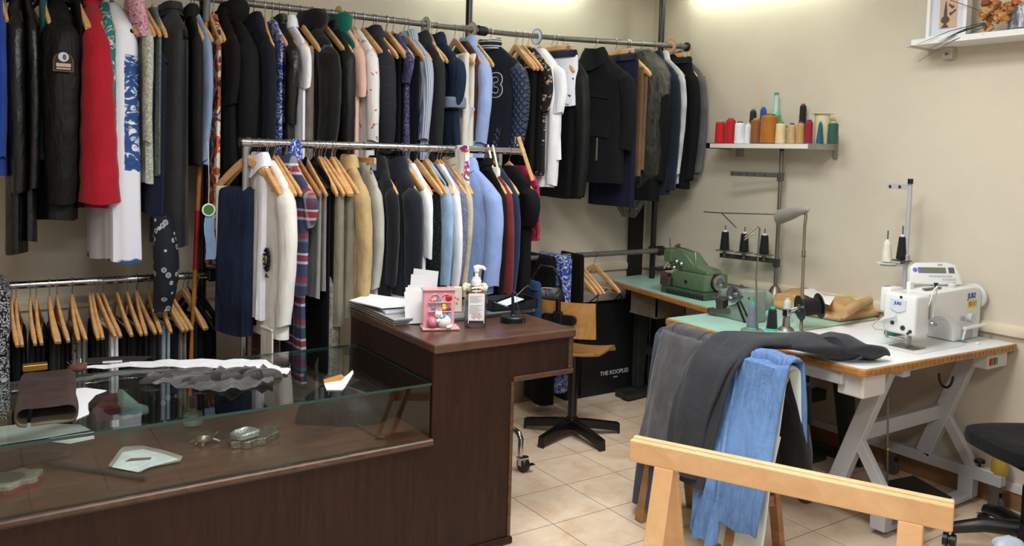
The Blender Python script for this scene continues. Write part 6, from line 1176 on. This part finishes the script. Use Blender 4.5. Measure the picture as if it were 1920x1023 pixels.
# thread cones on the middle table
p = atz(1411, 622, ZS_); t = thing('cone_stand', 'round grey iron stand with a thin bent rod on the middle table', 'stand', (p.x, p.y, ZS_ + .0012))
MB().lathe([(.055, 0), (.055, .008), (.05, .012)], (0, 0, 0), 28).build('base', plain('dull_green_iron', (110, 122, 110), .45), t, smooth=40)
tp = atx(1425, 424, p.x + .04) - V(t.location); MB().tube([(0, -.03, .01), (tp.x - .01, tp.y, tp.z * .5), (tp.x, tp.y, tp.z - .01), (tp.x - .006, tp.y + .01, tp.z), (tp.x - .05, tp.y + .045, tp.z - .055), (tp.x - .052, tp.y + .047, tp.z - .07), (tp.x - .03, tp.y + .03, tp.z - .045), (tp.x - .015, tp.y + .018, tp.z - .035)], .0042, 8).build('rod', SGT, t, smooth=1)
for px, py, col, cc_, h, r0, lab, dz in ((1409, 615, (112, 118, 130), (60, 176, 140), .115, .024, 'slate grey thread cone on a green base, on the round iron stand', .014), (1447, 617, (20, 24, 26), (60, 176, 140), .10, .027, 'black thread cone with a green core on the middle table', .004), (1475, 602, (206, 208, 210), (200, 204, 206), .11, .024, 'pale grey thread cone behind the steel clamp on the middle table', .004)):
    p = atz(px, py, ZS_ + dz); spool('thread_cone', lab, 'thread', (p.x, p.y, ZS_ + dz), r0, r0 * .72, h, col, cc_, base=cc_ if dz or 1 else None)
# --- folded golden fabric with papers
GOLD = blotch('gold_green_velour', [(.2, (176, 132, 86)), (.5, (196, 152, 104)), (.64, (186, 172, 108)), (.8, (216, 200, 156))], 4.5, 'LINEAR', .4, .55)
t = thing('folded_fabric', 'folded pile of golden velour with green patches on the middle table', 'fabric', (0, 0, 0))
def fold(pxs, h, nm, seed, z0=ZS_ + .002, bulge=.5):
    P = [atz(x, y, z0) for x, y in pxs]; c = sum(P, V()) / len(P); rr = random.Random(seed); R = []
    Q = []
    for i in range(len(P)):
        for k in range(6): Q.append(P[i].lerp(P[(i + 1) % len(P)], k / 6))
    ph = rr.uniform(0, 6)
    for s, zz in ((.97, 0), (1.0, .18), (1.01, .5), (.985, .8), (.93, .97), (.7, 1.03), (.35, 1.06)):
        R.append([V((c.x + (p.x - c.x) * s, c.y + (p.y - c.y) * s, z0 + h * zz * (1 + .13 * math.sin(i * .42 + ph) * min(1, zz * 1.3)))) for i, p in enumerate(Q)])
    return MB().loft(R).build(nm, GOLD, t, smooth=60)
fold(((1440, 574), (1500, 590), (1575, 604), (1668, 590), (1668, 583), (1560, 566)), .035, 'lower_fold', 1)
fold(((1450, 572), (1490, 580), (1530, 575), (1530, 565), (1480, 562)), .075, 'left_fold', 2)
fold(((1545, 590), (1576, 600), (1668, 588), (1668, 580), (1590, 572)), .075, 'upper_fold', 3)
a, b = atz(1580, 588, ZS_ + .07), atz(1630, 562, ZS_ + .085); MB().tube([a, a.lerp(b, .5) + V((0, 0, .008)), b], [.024, .026, .020], 14).build('rolled_edge', GOLD, t, smooth=1)
a, b = atz(1545, 560, ZS_ + .05), atz(1660, 575, ZS_ + .05); MB().tube([a, a.lerp(b, .5) + V((0, .01, .01)), b], [.02, .028, .02], 14).build('back_edge', blotch('green_gold_trim', [(0, (150, 146, 70)), (.5, (196, 176, 96))], 20, 'LINEAR'), t, smooth=1)
for i, pts in enumerate((((1507, 540), (1520, 538), (1548, 556), (1530, 562), (1508, 552)), ((1535, 560), (1548, 554), (1566, 556), (1556, 572), (1536, 566)))):
    P = [atz(x, y, ZS_ + .085 + .004 * i) for x, y in pts]; o = MB().prism(P, (0, 0, .0015)).build('paper_sheet', PAPER); tag(o, ['white paper lying on the left of the golden fabric', 'second white paper, nearer, on the golden fabric'][i], 'paper')
# ------------------------------------------------------------------ spool shelf
SHX, SZ = 3.925, 1.715
ya, yb = atx(1331, 270, SHX).y, atx(1526, 270, SHX).y
t = thing('wall_shelf', 'narrow white wall shelf with grey end brackets carrying thread spools', 'shelf', (0, 0, 0)); SHW = plain('white_shelf_laminate', (224, 224, 222), .4); ALU = plain('matt_aluminium', (168, 164, 156), .4, .6)
MB().bb(SHX, XR - .002, yb, ya, SZ - .026, SZ).build('board', SHW, t, bevel=.001)
MB().bb(SHX - .003, XR - .002, yb - .008, yb, SZ - .030, SZ + .004).bb(SHX - .004, SHX, yb - .008, yb + .035, SZ - .030, SZ + .002).build('end_bracket', ALU, t); MB().bb(SHX - .003, XR - .002, ya, ya + .03, SZ - .03, SZ + .004).build('end_bracket', BLACKP, t)
MB().bb(XR - .02, XR - .002, yb - .014, yb + .01, SZ - .075, SZ + .05).build('wall_bracket', ALU, t); MB().bb(XR - .04, XR - .002, ya - .1, ya - .07, SZ - .075, SZ - .026).build('wall_bracket', ALU, t)
SPL = [(1350, 226, 20, (190, 28, 34), (120, 180, 160), 'red thread cone at the left end of the spool shelf', 0), (1369, 222, 19, (184, 26, 32), (170, 60, 50), 'taller red thread cone with a red tip, second on the spool shelf', 0), (1386, 228, 19, (226, 226, 232), (120, 84, 66), 'white thread cone with a brown tip on the spool shelf', 0), (1402, 231, 15, (222, 224, 232), (210, 210, 214), 'white thread cone without a tip, left of the brown cones', .03),
 (1417, 222, 21, (138, 84, 44), (190, 140, 60), 'brown thread cone with a thin stick in it on the spool shelf', 0), (1442, 214, 34, (168, 104, 34), (130, 76, 30), 'fat ochre thread cone, biggest on the spool shelf', .0), (1463, 229, 19, (220, 196, 150), (50, 150, 110), 'pale cream thread cone with a green tip on the spool shelf', 0), (1474, 236, 8, (206, 186, 140), (40, 120, 80), 'narrow cream thread cone half hidden behind its neighbours', .05), (1484, 231, 16, (188, 158, 112), (70, 80, 130), 'beige thread cone with a blue tip on the spool shelf', 0),
 (1500, 228, 16, (186, 142, 84), (60, 66, 120), 'tan thread cone with a blue cap on the spool shelf', 0), (1516, 225, 14, (146, 26, 44), (50, 50, 110), 'crimson thread tube on a blue base on the spool shelf', 0), (1537, 228, 14, (38, 86, 100), (50, 110, 130), 'slim teal thread cone in front of the cream holder', 0), (1561, 228, 20, (46, 82, 70), (190, 180, 60), 'dark green thread cone with a yellow tip at the right end', 0)]
for px, yt, wp, col, cc_, lab, dx in SPL:
    X = SHX + .055 + dx; p = atx(px, 262, X); r = wp * depth(p) / FPX / 2; h = (atx(px, yt, X).z - SZ)
    k = .93 if wp > 18 else .82
    if 'slim teal' in lab: k = .45
    if 'crimson' in lab: k = .95
    spool('thread_cone', lab, 'thread', (X, p.y, SZ + .001), r, r * k, h - .01, col, cc_, 'thread spools on the wall shelf', base=(60, 60, 130) if 'crimson' in lab else None)
for px, yb_, yt, wp, col, cc_, lab in ((1410, 262, 205, 15, (38, 44, 46), (60, 120, 104), 'charcoal thread cone in the back row of the spool shelf'), (1429, 262, 201, 14, (40, 80, 170), (60, 90, 180), 'blue thread cone in the back row of the spool shelf'), (1503, 262, 195, 15, (34, 28, 34), (140, 60, 66), 'tall blackish thread cone in the back row of the spool shelf')):
    X = SHX + .15; p = atx(px, yb_, X); r = wp * depth(p) / FPX / 2; h = atx(px, yt, X).z - SZ; spool('thread_cone', lab, 'thread', (X, p.y, SZ + .001), r, r * .78, h - .01, col, cc_, 'thread spools on the wall shelf')
X = SHX + .14; p = atx(1452, 262, X); zt = atx(1452, 176, X).z; zm = atx(1452, 215, X).z
t = thing('thread_cone', 'tall pale aqua cone on a green foot standing behind the fat ochre cone', 'thread', (X, p.y, SZ + .001), 0, 'thread spools on the wall shelf')
MB().lathe([(.032, 0), (.03, zm - SZ - .02), (.034, zm - SZ - .004), (.014, zm - SZ + .016)], (0, 0, 0), 24).build('foot', plain('jade_plastic', (70, 184, 144), .4), t, smooth=40); MB().lathe([(.017, zm - SZ + .008), (.012, zt - SZ)], (0, 0, 0), 20).build('tube', plain('pale_aqua', (176, 210, 206), .4), t, smooth=40); MB().lathe([(.0135, zt - SZ - .01), (.0125, zt - SZ + .006)], (0, 0, 0), 20).build('cap', plain('green_cap2', (50, 150, 112), .4), t, smooth=40)
X = SHX + .11; p = atx(1540, 262, X); h = atx(1540, 213, X).z - SZ; o = MB().lathe([(.034, 0), (.036, .004), (.042, h - .004), (.06, h - .003), (.06, h), (.038, h), (.032, .006)], (X, p.y, SZ + .001), 28).build('thread_holder', plain('cream_plastic', (214, 204, 168), .4), smooth=40); tag(o, 'large cream plastic holder with a flat rim behind the teal cone', 'holder')
X = SHX + .055; p = atx(1423, 220, X); q = atx(1424, 143, X); o = MB().tube([p - V((0, 0, .05)), q], .0038, 8).build('stick', wood('pale_stick', (206, 172, 124), (222, 190, 146))); tag(o, 'thin wooden stick standing in the brown thread cone', 'stick')
# ------------------------------------------------------------------ upper right shelf with picture and dried roses
SX2, SZ2 = 3.925, 2.232
y0 = atx(1708, 80, SX2).y
t = thing('wall_shelf', 'white wall shelf at the upper right with a picture and dried roses', 'shelf', (0, 0, 0))
MB().bb(SX2, XR - .002, 1.2, y0, SZ2 - .028, SZ2).build('board', SHW, t, bevel=.001); MB().bb(SX2 - .003, XR - .002, y0, y0 + .03, SZ2 - .032, SZ2 + .003).build('end_bracket', plain('pale_metal_bracket', (196, 190, 180), .4, .3), t)
MB().bb(XR - .045, XR - .002, y0 - .12, y0 - .07, SZ2 - .085, SZ2 - .029).build('wall_bracket', plain('pale_metal_bracket', (196, 190, 180), .4, .3), t, bevel=.003); MB().lathe([(.007, 0), (.007, .004)], (XR - .045, y0 - .095, SZ2 - .062), 12, M=Matrix.Rotation(-PI / 2, 3, 'Y')).build('screw', DSTEEL, t)
X = XR - .14; pa, pb = atx(1735, 74, X), atx(1810, 66, X); w_ = (pa.y - pb.y); hF = .27
t = thing('picture_frame', 'white box frame with a picture of a bottle and flowers on the upper shelf', 'picture', (X, (pa.y + pb.y) / 2, SZ2 + .001), 0)
fw = .016
MB().bb(0, .045, -w_ / 2, -w_ / 2 + fw, 0, hF).bb(0, .045, w_ / 2 - fw, w_ / 2, 0, hF).bb(0, .045, -w_ / 2 + fw, w_ / 2 - fw, 0, fw).bb(0, .045, -w_ / 2 + fw, w_ / 2 - fw, hF - fw, hF).build('frame', WHITEP, t)
MB().bb(.02, .03, -w_ / 2 + fw, w_ / 2 - fw, fw, hF - fw).build('mat_board', plain('pale_blue_white_mat', (208, 212, 222), .7), t)
m0, m1, n0, n1 = -w_ / 2 + .055, w_ / 2 - .055, .05, hF - .075
MB().bb(.0185, .02, m0, m1, n0, n1).build('picture', plain('peach_picture_ground', (198, 164, 138), .7), t); DB = plain('dark_brown_ink', (78, 66, 58), .7)
cy = m0 + (m1 - m0) * .66; S = (n1 - n0)
mb = MB(); prf = [(.022, .03), (.008, .14), (.006, .17), (.02, .22), (.024, .30), (.018, .37), (.009, .42), (.008, .6), (.002, .9)]
pts = [(cy + r * .9, n0 + z * S) for r, z in prf] + [(cy - r * .9, n0 + z * S) for r, z in reversed(prf)]
mb.prism([(.0170, y, z) for y, z in pts], (.0015, 0, 0)).build('bottle_motif', DB, t)
mb = MB()
for a, b in ((.28, .70), (.36, .48)): mb.lathe([(.008, 0), (.008, .001)], (.018, m0 + (m1 - m0) * a, n0 + S * b), 14, M=Matrix.Rotation(-PI / 2, 3, 'Y'))
for a, b, c_, d_ in ((.48, .80, .34, .72), (.08, .60, .28, .50)): mb.bar((.0175, m0 + (m1 - m0) * a, n0 + S * b), (.0175, m0 + (m1 - m0) * c_, n0 + S * d_), .009, .001, (1, 0, 0))
mb.build('flower_motif', plain('brown_violet_ink', (92, 70, 66), .7), t)
p = atx(1912, 62, SX2 + .1); t = thing('glass_vase', 'dark mottled glass vase on the upper right shelf', 'vase', (SX2 + .1, p.y - .02, SZ2 + .001))
MB().lathe([(.062, 0), (.07, .01), (.066, .11), (.06, .112), (.058, .02)], (0, 0, 0), 30).build('body', blotch('mottled_dark_glass', [(0, (60, 60, 70)), (.5, (90, 90, 98)), (.7, (140, 140, 148))], 30, 'LINEAR', .6, .2), t, smooth=40)
t = thing('dried_roses', 'bunch of dried orange-brown roses with dark stems lying over the upper right shelf', 'dried flowers', (SX2 + .05, p.y, SZ2 + .1)); rr = random.Random(5)
for i, (px, py) in enumerate(((1848, 4), (1868, 8), (1890, 10), (1905, 6), (1850, 22), (1845, 30), (1862, 16), (1872, 26), (1882, 14), (1895, 18), (1906, 16), (1918, 12), (1858, 34), (1870, 36), (1880, 30), (1888, 36), (1852, 50), (1842, 26))):
    c = atx(px, py, SX2 + .03 + .05 * rr.random()) - V(t.location); col = rr.choice(((176, 116, 68), (188, 134, 80), (156, 88, 58), (196, 150, 96), (186, 110, 76))); r = .016 + .004 * rr.random()
    d = V((-.6, rr.uniform(-.3, .8), rr.uniform(-.6, .5))).normalized(); q = d.to_track_quat('Z', 'Y').to_matrix(); mb = MB()
    mb.loft([[c + q @ V((r * k * math.cos(a) * (1 + .14 * math.sin(5 * a + i)), r * k * math.sin(a) * (1 + .14 * math.cos(4 * a)), z)) for a in (2 * PI * j / 16 for j in range(16))] for k, z in ((.25, -.024), (.8, -.012), (1.05, .006), (1.0, .014), (.8, .008), (.62, .016), (.5, .006), (.3, .014), (.1, .01))])
    mb.build('rose_head', plain('dried_rose_%d' % (i % 5), col, .75, var=.2, scale=60), t, smooth=1)
mb = MB()
for k, (x1, y1, z1) in enumerate(((1720, 83, 0), (1745, 90, 0), (1752, 88, 0), (1760, 78, 0), (1775, 70, 0), (1722, 115, 0))):
    a = atx(1846 + k, 42 + k * 1.2, SX2 + .02) - V(t.location); b = atx(x1, y1, SX2 - .02) - V(t.location); mb.tube([a, a.lerp(b, .5) + V((-.005, 0, .012)), b], [.0022, .0018, .0009], 6)
a = atx(1838, 20, SX2 + .04) - V(t.location); b = atx(1782, 0, SX2 + .02) - V(t.location); mb.tube([a, b], .0018, 6)
mb.build('stems', plain('dark_green_stems', (52, 66, 58), .6), t)
mb = MB(); a = atx(1862, 50, SX2 + .02) - V(t.location); b = atx(1842, 66, SX2) - V(t.location); mb.tube([a, a.lerp(b, .4), b], [.010, .011, .001], 8); mb.build('bud', plain('dried_bud', (180, 128, 84), .7), t, smooth=1)
# ------------------------------------------------------------------ trestles
def trestle(A, B, top, bh, bw, mat, name, label, legx, spread, lw, lth, two=True, shelf=False):
    A, B = V((A[0], A[1], 0)), V((B[0], B[1], 0)); d = (B - A); L = d.length; d.normalize(); rz = math.atan2(d.y, d.x)
    t = thing(name, label, 'trestle', A, rz)
    if two:
        for s in (-1, 1): MB().bb(0, L, s * bw / 4 - bw / 4 + (.0008 if s > 0 else -.0008), s * bw / 4 + bw / 4 + (.0008 if s > 0 else -.0008), top - bh, top - (.0 if s > 0 else .003)).build('top_rail', mat, t, bevel=.004, seg=2)
    else: MB().bb(0, L, -bw / 2, bw / 2, top - bh, top).build('top_rail', mat, t, bevel=.004)
    for x in legx:
        for s in (-1, 1):
            f_ = V((x, s * spread, .0)); g_ = V((x, s * .014, top - bh + .002)); dv = (g_ - f_).normalized()
            R = [[c + V((sx * lw / 2, sy * lth / 2, 0)) for sx, sy in ((-1, -1), (1, -1), (1, 1), (-1, 1))] for c in (f_, g_)]
            MB().loft(R).build('leg', mat, t, bevel=.003)
        zc = .22; MB().bb(x - lw * .3, x + lw * .3, -spread * .72, spread * .72, zc, zc + .045).build('cross_rail', mat, t, bevel=.003)
    return t
FT = .72
a, b = atz(1186, 818, FT), atz(1790, 942, FT); Lf = (b - a).length
trestle(a, b, FT, .072, .05, BEECH, 'trestle', 'pale beech trestle in the foreground with a grooved double top rail', (.115, Lf - .10), .235, .062, .024)
OAK = wood('worn_oak', (132, 90, 54), (176, 130, 84), (2, 2, 6), .55, .05, 4)
ra, rb = atz(1238, 630, .80), atz(1492, 712, .80); rb = V((2.60, 1.93, .8)) if rb.y < 1.7 else rb
RA, RB = V((2.65, 2.70, 0)), V((2.62, 1.985, 0))
trestle(RA, RB, .80, .055, .045, OAK, 'trestle', 'worn oak trestle behind the front one, draped with trousers', (.09, .60), .155, .045, .03, two=True)
# --- trousers draped over the rear trestle
dv = (RB - RA).normalized(); nv_ = V((dv.y, -dv.x, 0))   # nv_ points toward the counter side
if nv_.x > 0: nv_ = -nv_
def drape(s0, s1, front, back, th, mat, name, label, cat, lift=0., lean=.05, amp=.006, sway=0., seed=0, kids=None, kidm=None, flare=0.):
    # cloth over the rail from s0 to s1 (metres along it); front and back give the hanging lengths
    rr = random.Random(seed); wd = s1 - s0; c = (s0 + s1) / 2; top = .802 + lift; R = []; path = []
    nb, nf = 12, 16
    for i in range(nb): q = 1 - i / nb; path.append((-(.032 + lift * .6 + lean * .4 * q), top - back * q + 0, q))
    for k in range(7): a = PI * k / 6; path.append((-(.032 + lift * .6) * math.cos(a), top + .026 * math.sin(a), 0))
    for i in range(1, nf + 1): q = i / nf; path.append((.032 + lift * .6 + lean * q, top - front * q, q))
    ph = [rr.uniform(0, 6) for _ in range(4)]; n = 28
    for j, (o_, z, q) in enumerate(path):
        j0, j1 = path[max(0, j - 1)], path[min(len(path) - 1, j + 1)]; tx, tz = j1[0] - j0[0], j1[1] - j0[1]; l_ = math.hypot(tx, tz) or 1; nx, nz = -tz / l_, tx / l_
        rg = []
        for k in range(n):
            a = 2 * PI * k / n; u = math.copysign(abs(math.cos(a)) ** .6, math.cos(a)); v_ = math.copysign(abs(math.sin(a)) ** .8, math.sin(a))
            ww = wd / 2 * (1 + flare * q * (1 if j > nb else 0)); dsp = amp * (math.sin(3.2 * u * 2 + ph[0] + 1.5 * q) + .6 * math.sin(6 * u + ph[1] - 5 * q + z * 9)) * (.35 + q)
            tt = th / 2 * v_ + dsp
            P = RA + dv * (c + ww * u + sway * q * (1 if j > nb else -1)) + nv_ * (o_ - nx * tt) ; rg.append(V((P.x, P.y, z - nz * tt * -1)))
        R.append(rg)
    o = MB().loft(R).build(name, mat, smooth=1)
    for k in (kids or ()): MB().tube([R[j][k] + nv_ * .001 + V((0, 0, .001 if j < nb + 7 else 0)) for j in range(nb, len(R))], .0022, 6).build('seam', kidm, o, smooth=1)
    return tag(o, label, cat)
SLATE = cloth('slate_blue_wool', (60, 68, 84), var=.08); CJ = cloth('charcoal_corduroy_denim', (74, 72, 76), var=.18, sheen=.3); DG = cloth('anthracite_cotton', (52, 53, 58), var=.08, sheen=.1); LJ = denim('light_blue_denim', (98, 130, 178), .16); IDG = denim('dark_indigo_denim', (44, 58, 86)); MINT = cloth('pale_mint_cotton', (206, 216, 214), var=.03)
drape(.005, .17, .74, .40, .028, SLATE, 'trousers', 'slate blue trousers hanging lowest at the left end of the worn oak trestle', 'trousers', lift=.004, lean=.10, seed=1, flare=.05)
o = drape(.07, .33, .50, .42, .03, CJ, 'jeans', 'washed charcoal jeans draped over the left half of the worn oak trestle', 'jeans', lift=.036, lean=.12, seed=2, amp=.007, kids=(4, 9), kidm=plain('dark_grey_seam', (60, 58, 62), .9))
drape(.30, .42, .46, .40, .026, IDG, 'jeans', 'dark indigo jeans half hidden between the charcoal jeans and the anthracite trousers', 'jeans', lift=.004, lean=.10, seed=3)
drape(.30, .37, .20, .30, .02, LJ, 'denim_shirt', 'strip of light blue denim peeping from under the anthracite trousers', 'shirt', lift=.032, lean=.04, seed=13)
drape(.50, .755, .72, .40, .02, MINT, 'cloth', 'pale mint white cloth hanging behind the light blue jeans', 'cloth', lift=.004, lean=.10, seed=5)
drape(.53, .765, .62, .40, .034, LJ, 'jeans', 'light blue jeans draped over the right half of the worn oak trestle', 'jeans', lift=.03, lean=.13, seed=4, amp=.007, kids=(9, 4), kidm=plain('pale_denim_seam', (126, 156, 200), .9))
# a crossed leg of the light jeans, dropping lower
drape(.42, .53, .70, .2, .03, LJ, 'jeans', 'twisted second leg of light blue jeans dropping almost to the floor', 'jeans', lift=.02, lean=.17, seed=6, amp=.012, sway=.05, flare=.35, kids=(8,), kidm=plain('pale_denim_seam', (126, 156, 200), .9))
# anthracite trousers from the white table over the trestle
t = thing('trousers', 'anthracite trousers lying from the white table corner across the worn oak trestle', 'trousers', (0, 0, 0))
def strip(pts, name, n=26, amp=.005, mat=DG, parent=None):
    # pts: centre, half-width vector, thickness
    R = []; M = len(pts)
    fine = []
    for i in range(M - 1):
        for k in range(6):
            f_ = k / 6; f_ = f_; fine.append(tuple(a.lerp(b, f_) if isinstance(a, Vector) else a * (1 - f_) + b * f_ for a, b in zip(pts[i], pts[i + 1])))
    fine.append(pts[-1])
    for _ in range(2):
        fine = [fine[0]] + [tuple((a + b * 2 + c) / 4 for a, b, c in zip(fine[i - 1], fine[i], fine[i + 1])) for i in range(1, len(fine) - 1)] + [fine[-1]]
    for i, (c, hw, th) in enumerate(fine):
        tn = (fine[min(i + 1, len(fine) - 1)][0] - fine[max(i - 1, 0)][0]).normalized(); nr = hw.cross(tn).normalized()
        R.append([c + hw * math.copysign(abs(math.cos(a)) ** .6, math.cos(a)) + nr * (th * math.sin(a) + amp * math.sin(5 * math.cos(a) + i * .25)) for a in (2 * PI * k / n for k in range(n))])
    return MB().loft(R).build(name, mat, parent, smooth=1)
W1 = dv * .11
R_ = lambda s, o_, z: V((RA + dv * s + nv_ * o_).to_2d().to_3d()) + V((0, 0, z))
strip([(R_(.40, .225, .34), dv * .085, .02), (R_(.395, .185, .58), dv * .10, .02), (R_(.42, .11, .79), dv * .12, .02), (R_(.45, .0, .87), dv * .125, .022), (R_(.52, -.14, .872), dv * .10 + V((.02, 0, 0)), .024), (V((2.93, 2.12, .862)), V((-.02, -.10, 0)), .036), (V((3.02, 2.09, .836)), V((.0, -.11, 0)), .036), (V((3.10, 2.06, .826)), V((.0, -.10, 0)), .03)], 'leg', amp=.009, parent=t)
strip([(V((2.955, 2.06, .862)), V((.03, -.085, 0)), .03), (V((3.03, 2.05, .868)), V((.03, -.12, .0)), .03), (V((3.12, 2.02, .838)), V((.03, -.11, 0)), .03), (V((3.19, 2.0, .818)), V((.02, -.08, 0)), .02)], 'waistband', amp=.011, parent=t)
strip([(R_(.44, .20, .30), dv * .06, .018), (R_(.45, .165, .5), dv * .075, .018), (R_(.47, .10, .78), dv * .08, .02), (R_(.51, .0, .885), dv * .08, .02), (R_(.57, -.12, .885), dv * .07, .02)], 'leg', amp=.005, parent=t)
# black clothes bundle hanging at the far side of the trestle
t = thing('garment', 'black fluffy garment hanging at the right end of the worn oak trestle', 'garment', (0, 0, 0))
strip([(R_(.68, -.09, .36), dv * .09, .05), (R_(.68, -.08, .5), dv * .09, .055), (R_(.67, -.06, .68), dv * .075, .05), (R_(.66, -.02, .79), dv * .05, .04)], 'body', amp=.012, mat=FURB, parent=t)
strip([(R_(.71, -.10, .60), dv * .05, .03), (R_(.70, -.09, .75), dv * .05, .03)], 'fold', amp=.006, mat=CB, parent=t)
o = MB().box((0, 0, 0), (.002, .05, .10)).build('paper_slip', PAPER); o.location = R_(.715, .06, .52); o.rotation_euler = (.15, .1, .5); tag(o, 'white paper slip between the light jeans and the black garment', 'paper slip')
# ------------------------------------------------------------------ black office chair at the lower right
SEAT = V((3.62, 1.53, .015))
t = thing('office_chair', 'black fabric office chair cut by the right edge of the photo', 'chair', SEAT, -.5)
BF = cloth('black_upholstery', (15, 16, 19), sheen=.05, var=.1)
R = [[V((.22 * k * math.copysign(abs(math.cos(a)) ** .55, math.cos(a)), .21 * k * math.copysign(abs(math.sin(a)) ** .55, math.sin(a)), z)) for a in (2 * PI * j / 36 for j in range(36))] for k, z in ((.85, .435), (.97, .445), (1.0, .47), (.97, .495), (.86, .505), (.5, .5))]
MB().loft(R).build('seat', BF, t, smooth=1)
MB().bb(-.16, .16, -.16, .16, .422, .436).build('seat_pan', BLACKP, t, bevel=.006)
MB().lathe([(.028, .12), (.028, .3), (.02, .3), (.02, .425)], (0, 0, 0), 18).build('gas_lift', BLACKM, t, smooth=40)
for k in range(5):
    a = 2 * PI * k / 5 + .25; d = V((math.cos(a), math.sin(a), 0)); MB().tube([d * .02 + V((0, 0, .12)), d * .16 + V((0, 0, .115)), d * .27 + V((0, 0, .085)), d * .285 + V((0, 0, .07))], [.034, .03, .024, .018], 12).build('foot', BLACKP, t, smooth=1)
    MB().lathe([(.01, -.024), (.027, -.024), (.028, -.006), (.02, -.003), (.02, .003), (.028, .006), (.027, .024), (.01, .024)], tuple(d * .285 + V((0, 0, .029))), 20, M=Matrix.Rotation(a + 1.2, 3, 'Z') @ Matrix.Rotation(PI / 2, 3, 'X')).build('caster', BLACKP, t, smooth=40)
MB().bar((.18, .0, .43), (.27, 0, .5), .05, .02).bar((.27, 0, .5), (.29, 0, .72), .05, .02, (1, 0, 0)).build('back_stem', BLACKP, t, bevel=.004)
R = [[V((.29 + dx, .2 * k * math.copysign(abs(math.cos(a)) ** .6, math.cos(a)), .82 + .17 * k * math.copysign(abs(math.sin(a)) ** .6, math.sin(a)))) for a in (2 * PI * j / 30 for j in range(30))] for k, dx in ((.8, -.05), (1, -.03), (1, .02), (.85, .035))]
MB().loft(R).build('backrest', BF, t, smooth=1)
# white-blue rag on the chair foot, threads and scraps on the floor
p = atz(1890, 1015, .16); o = lump((p.x, p.y, .145), (.06, .05), .03, 6).build('rag', cloth('pale_blue_rag', (176, 190, 204)), smooth=1); tag(o, 'small pale blue rag on the foot of the black office chair', 'rag')
THR = plain('dark_thread', (46, 44, 46), .8); rr = random.Random(3)
for i, (px, py) in enumerate(((1858, 945), (1850, 958), (1870, 962))):
    c = atz(px, py, .003); o = MB().tube([c + V((.02 * k + .01 * math.sin(k * 1.7 + i), .018 * math.sin(k * 1.1 + i), 0)) - V((.07, 0, 0)) for k in range(8)], .0016, 5).build('thread_scrap', THR, smooth=1); tag(o, '%s tangle of dark thread on the floor tiles by the table caster' % ['farthest', 'leftmost', 'nearest'][i], 'thread', 'thread scraps on the floor')
p = atz(1856, 972, .002); o = MB().prism([(p.x - .03, p.y, .002), (p.x + .01, p.y - .03, .002), (p.x + .03, p.y + .02, .002)], (0, 0, .02)).build('paper_scrap', PAPER); tag(o, 'small folded white paper scrap on the floor near the black chair', 'paper')
# dark lower parts of old machines stored under the tables
o = MB().bb(3.62, 3.9, 2.66, 2.9, .0, .03).bb(3.70, 3.8, 2.72, 2.82, .03, .5).bb(3.6, 3.92, 2.68, 2.88, .5, .62).build('motor_unit', DGR, bevel=.01); tag(o, 'dark machine motor unit standing under the middle sewing table', 'motor')
o = MB().lathe([(.02, 0), (.075, .0), (.085, .03), (.085, .13), (.07, .16), (.02, .16)], (3.95, 3.62, .06), 22, M=Matrix.Rotation(PI / 2, 3, 'X')).build('motor', plain('dark_motor', (30, 32, 32), .5), smooth=40) if False else None
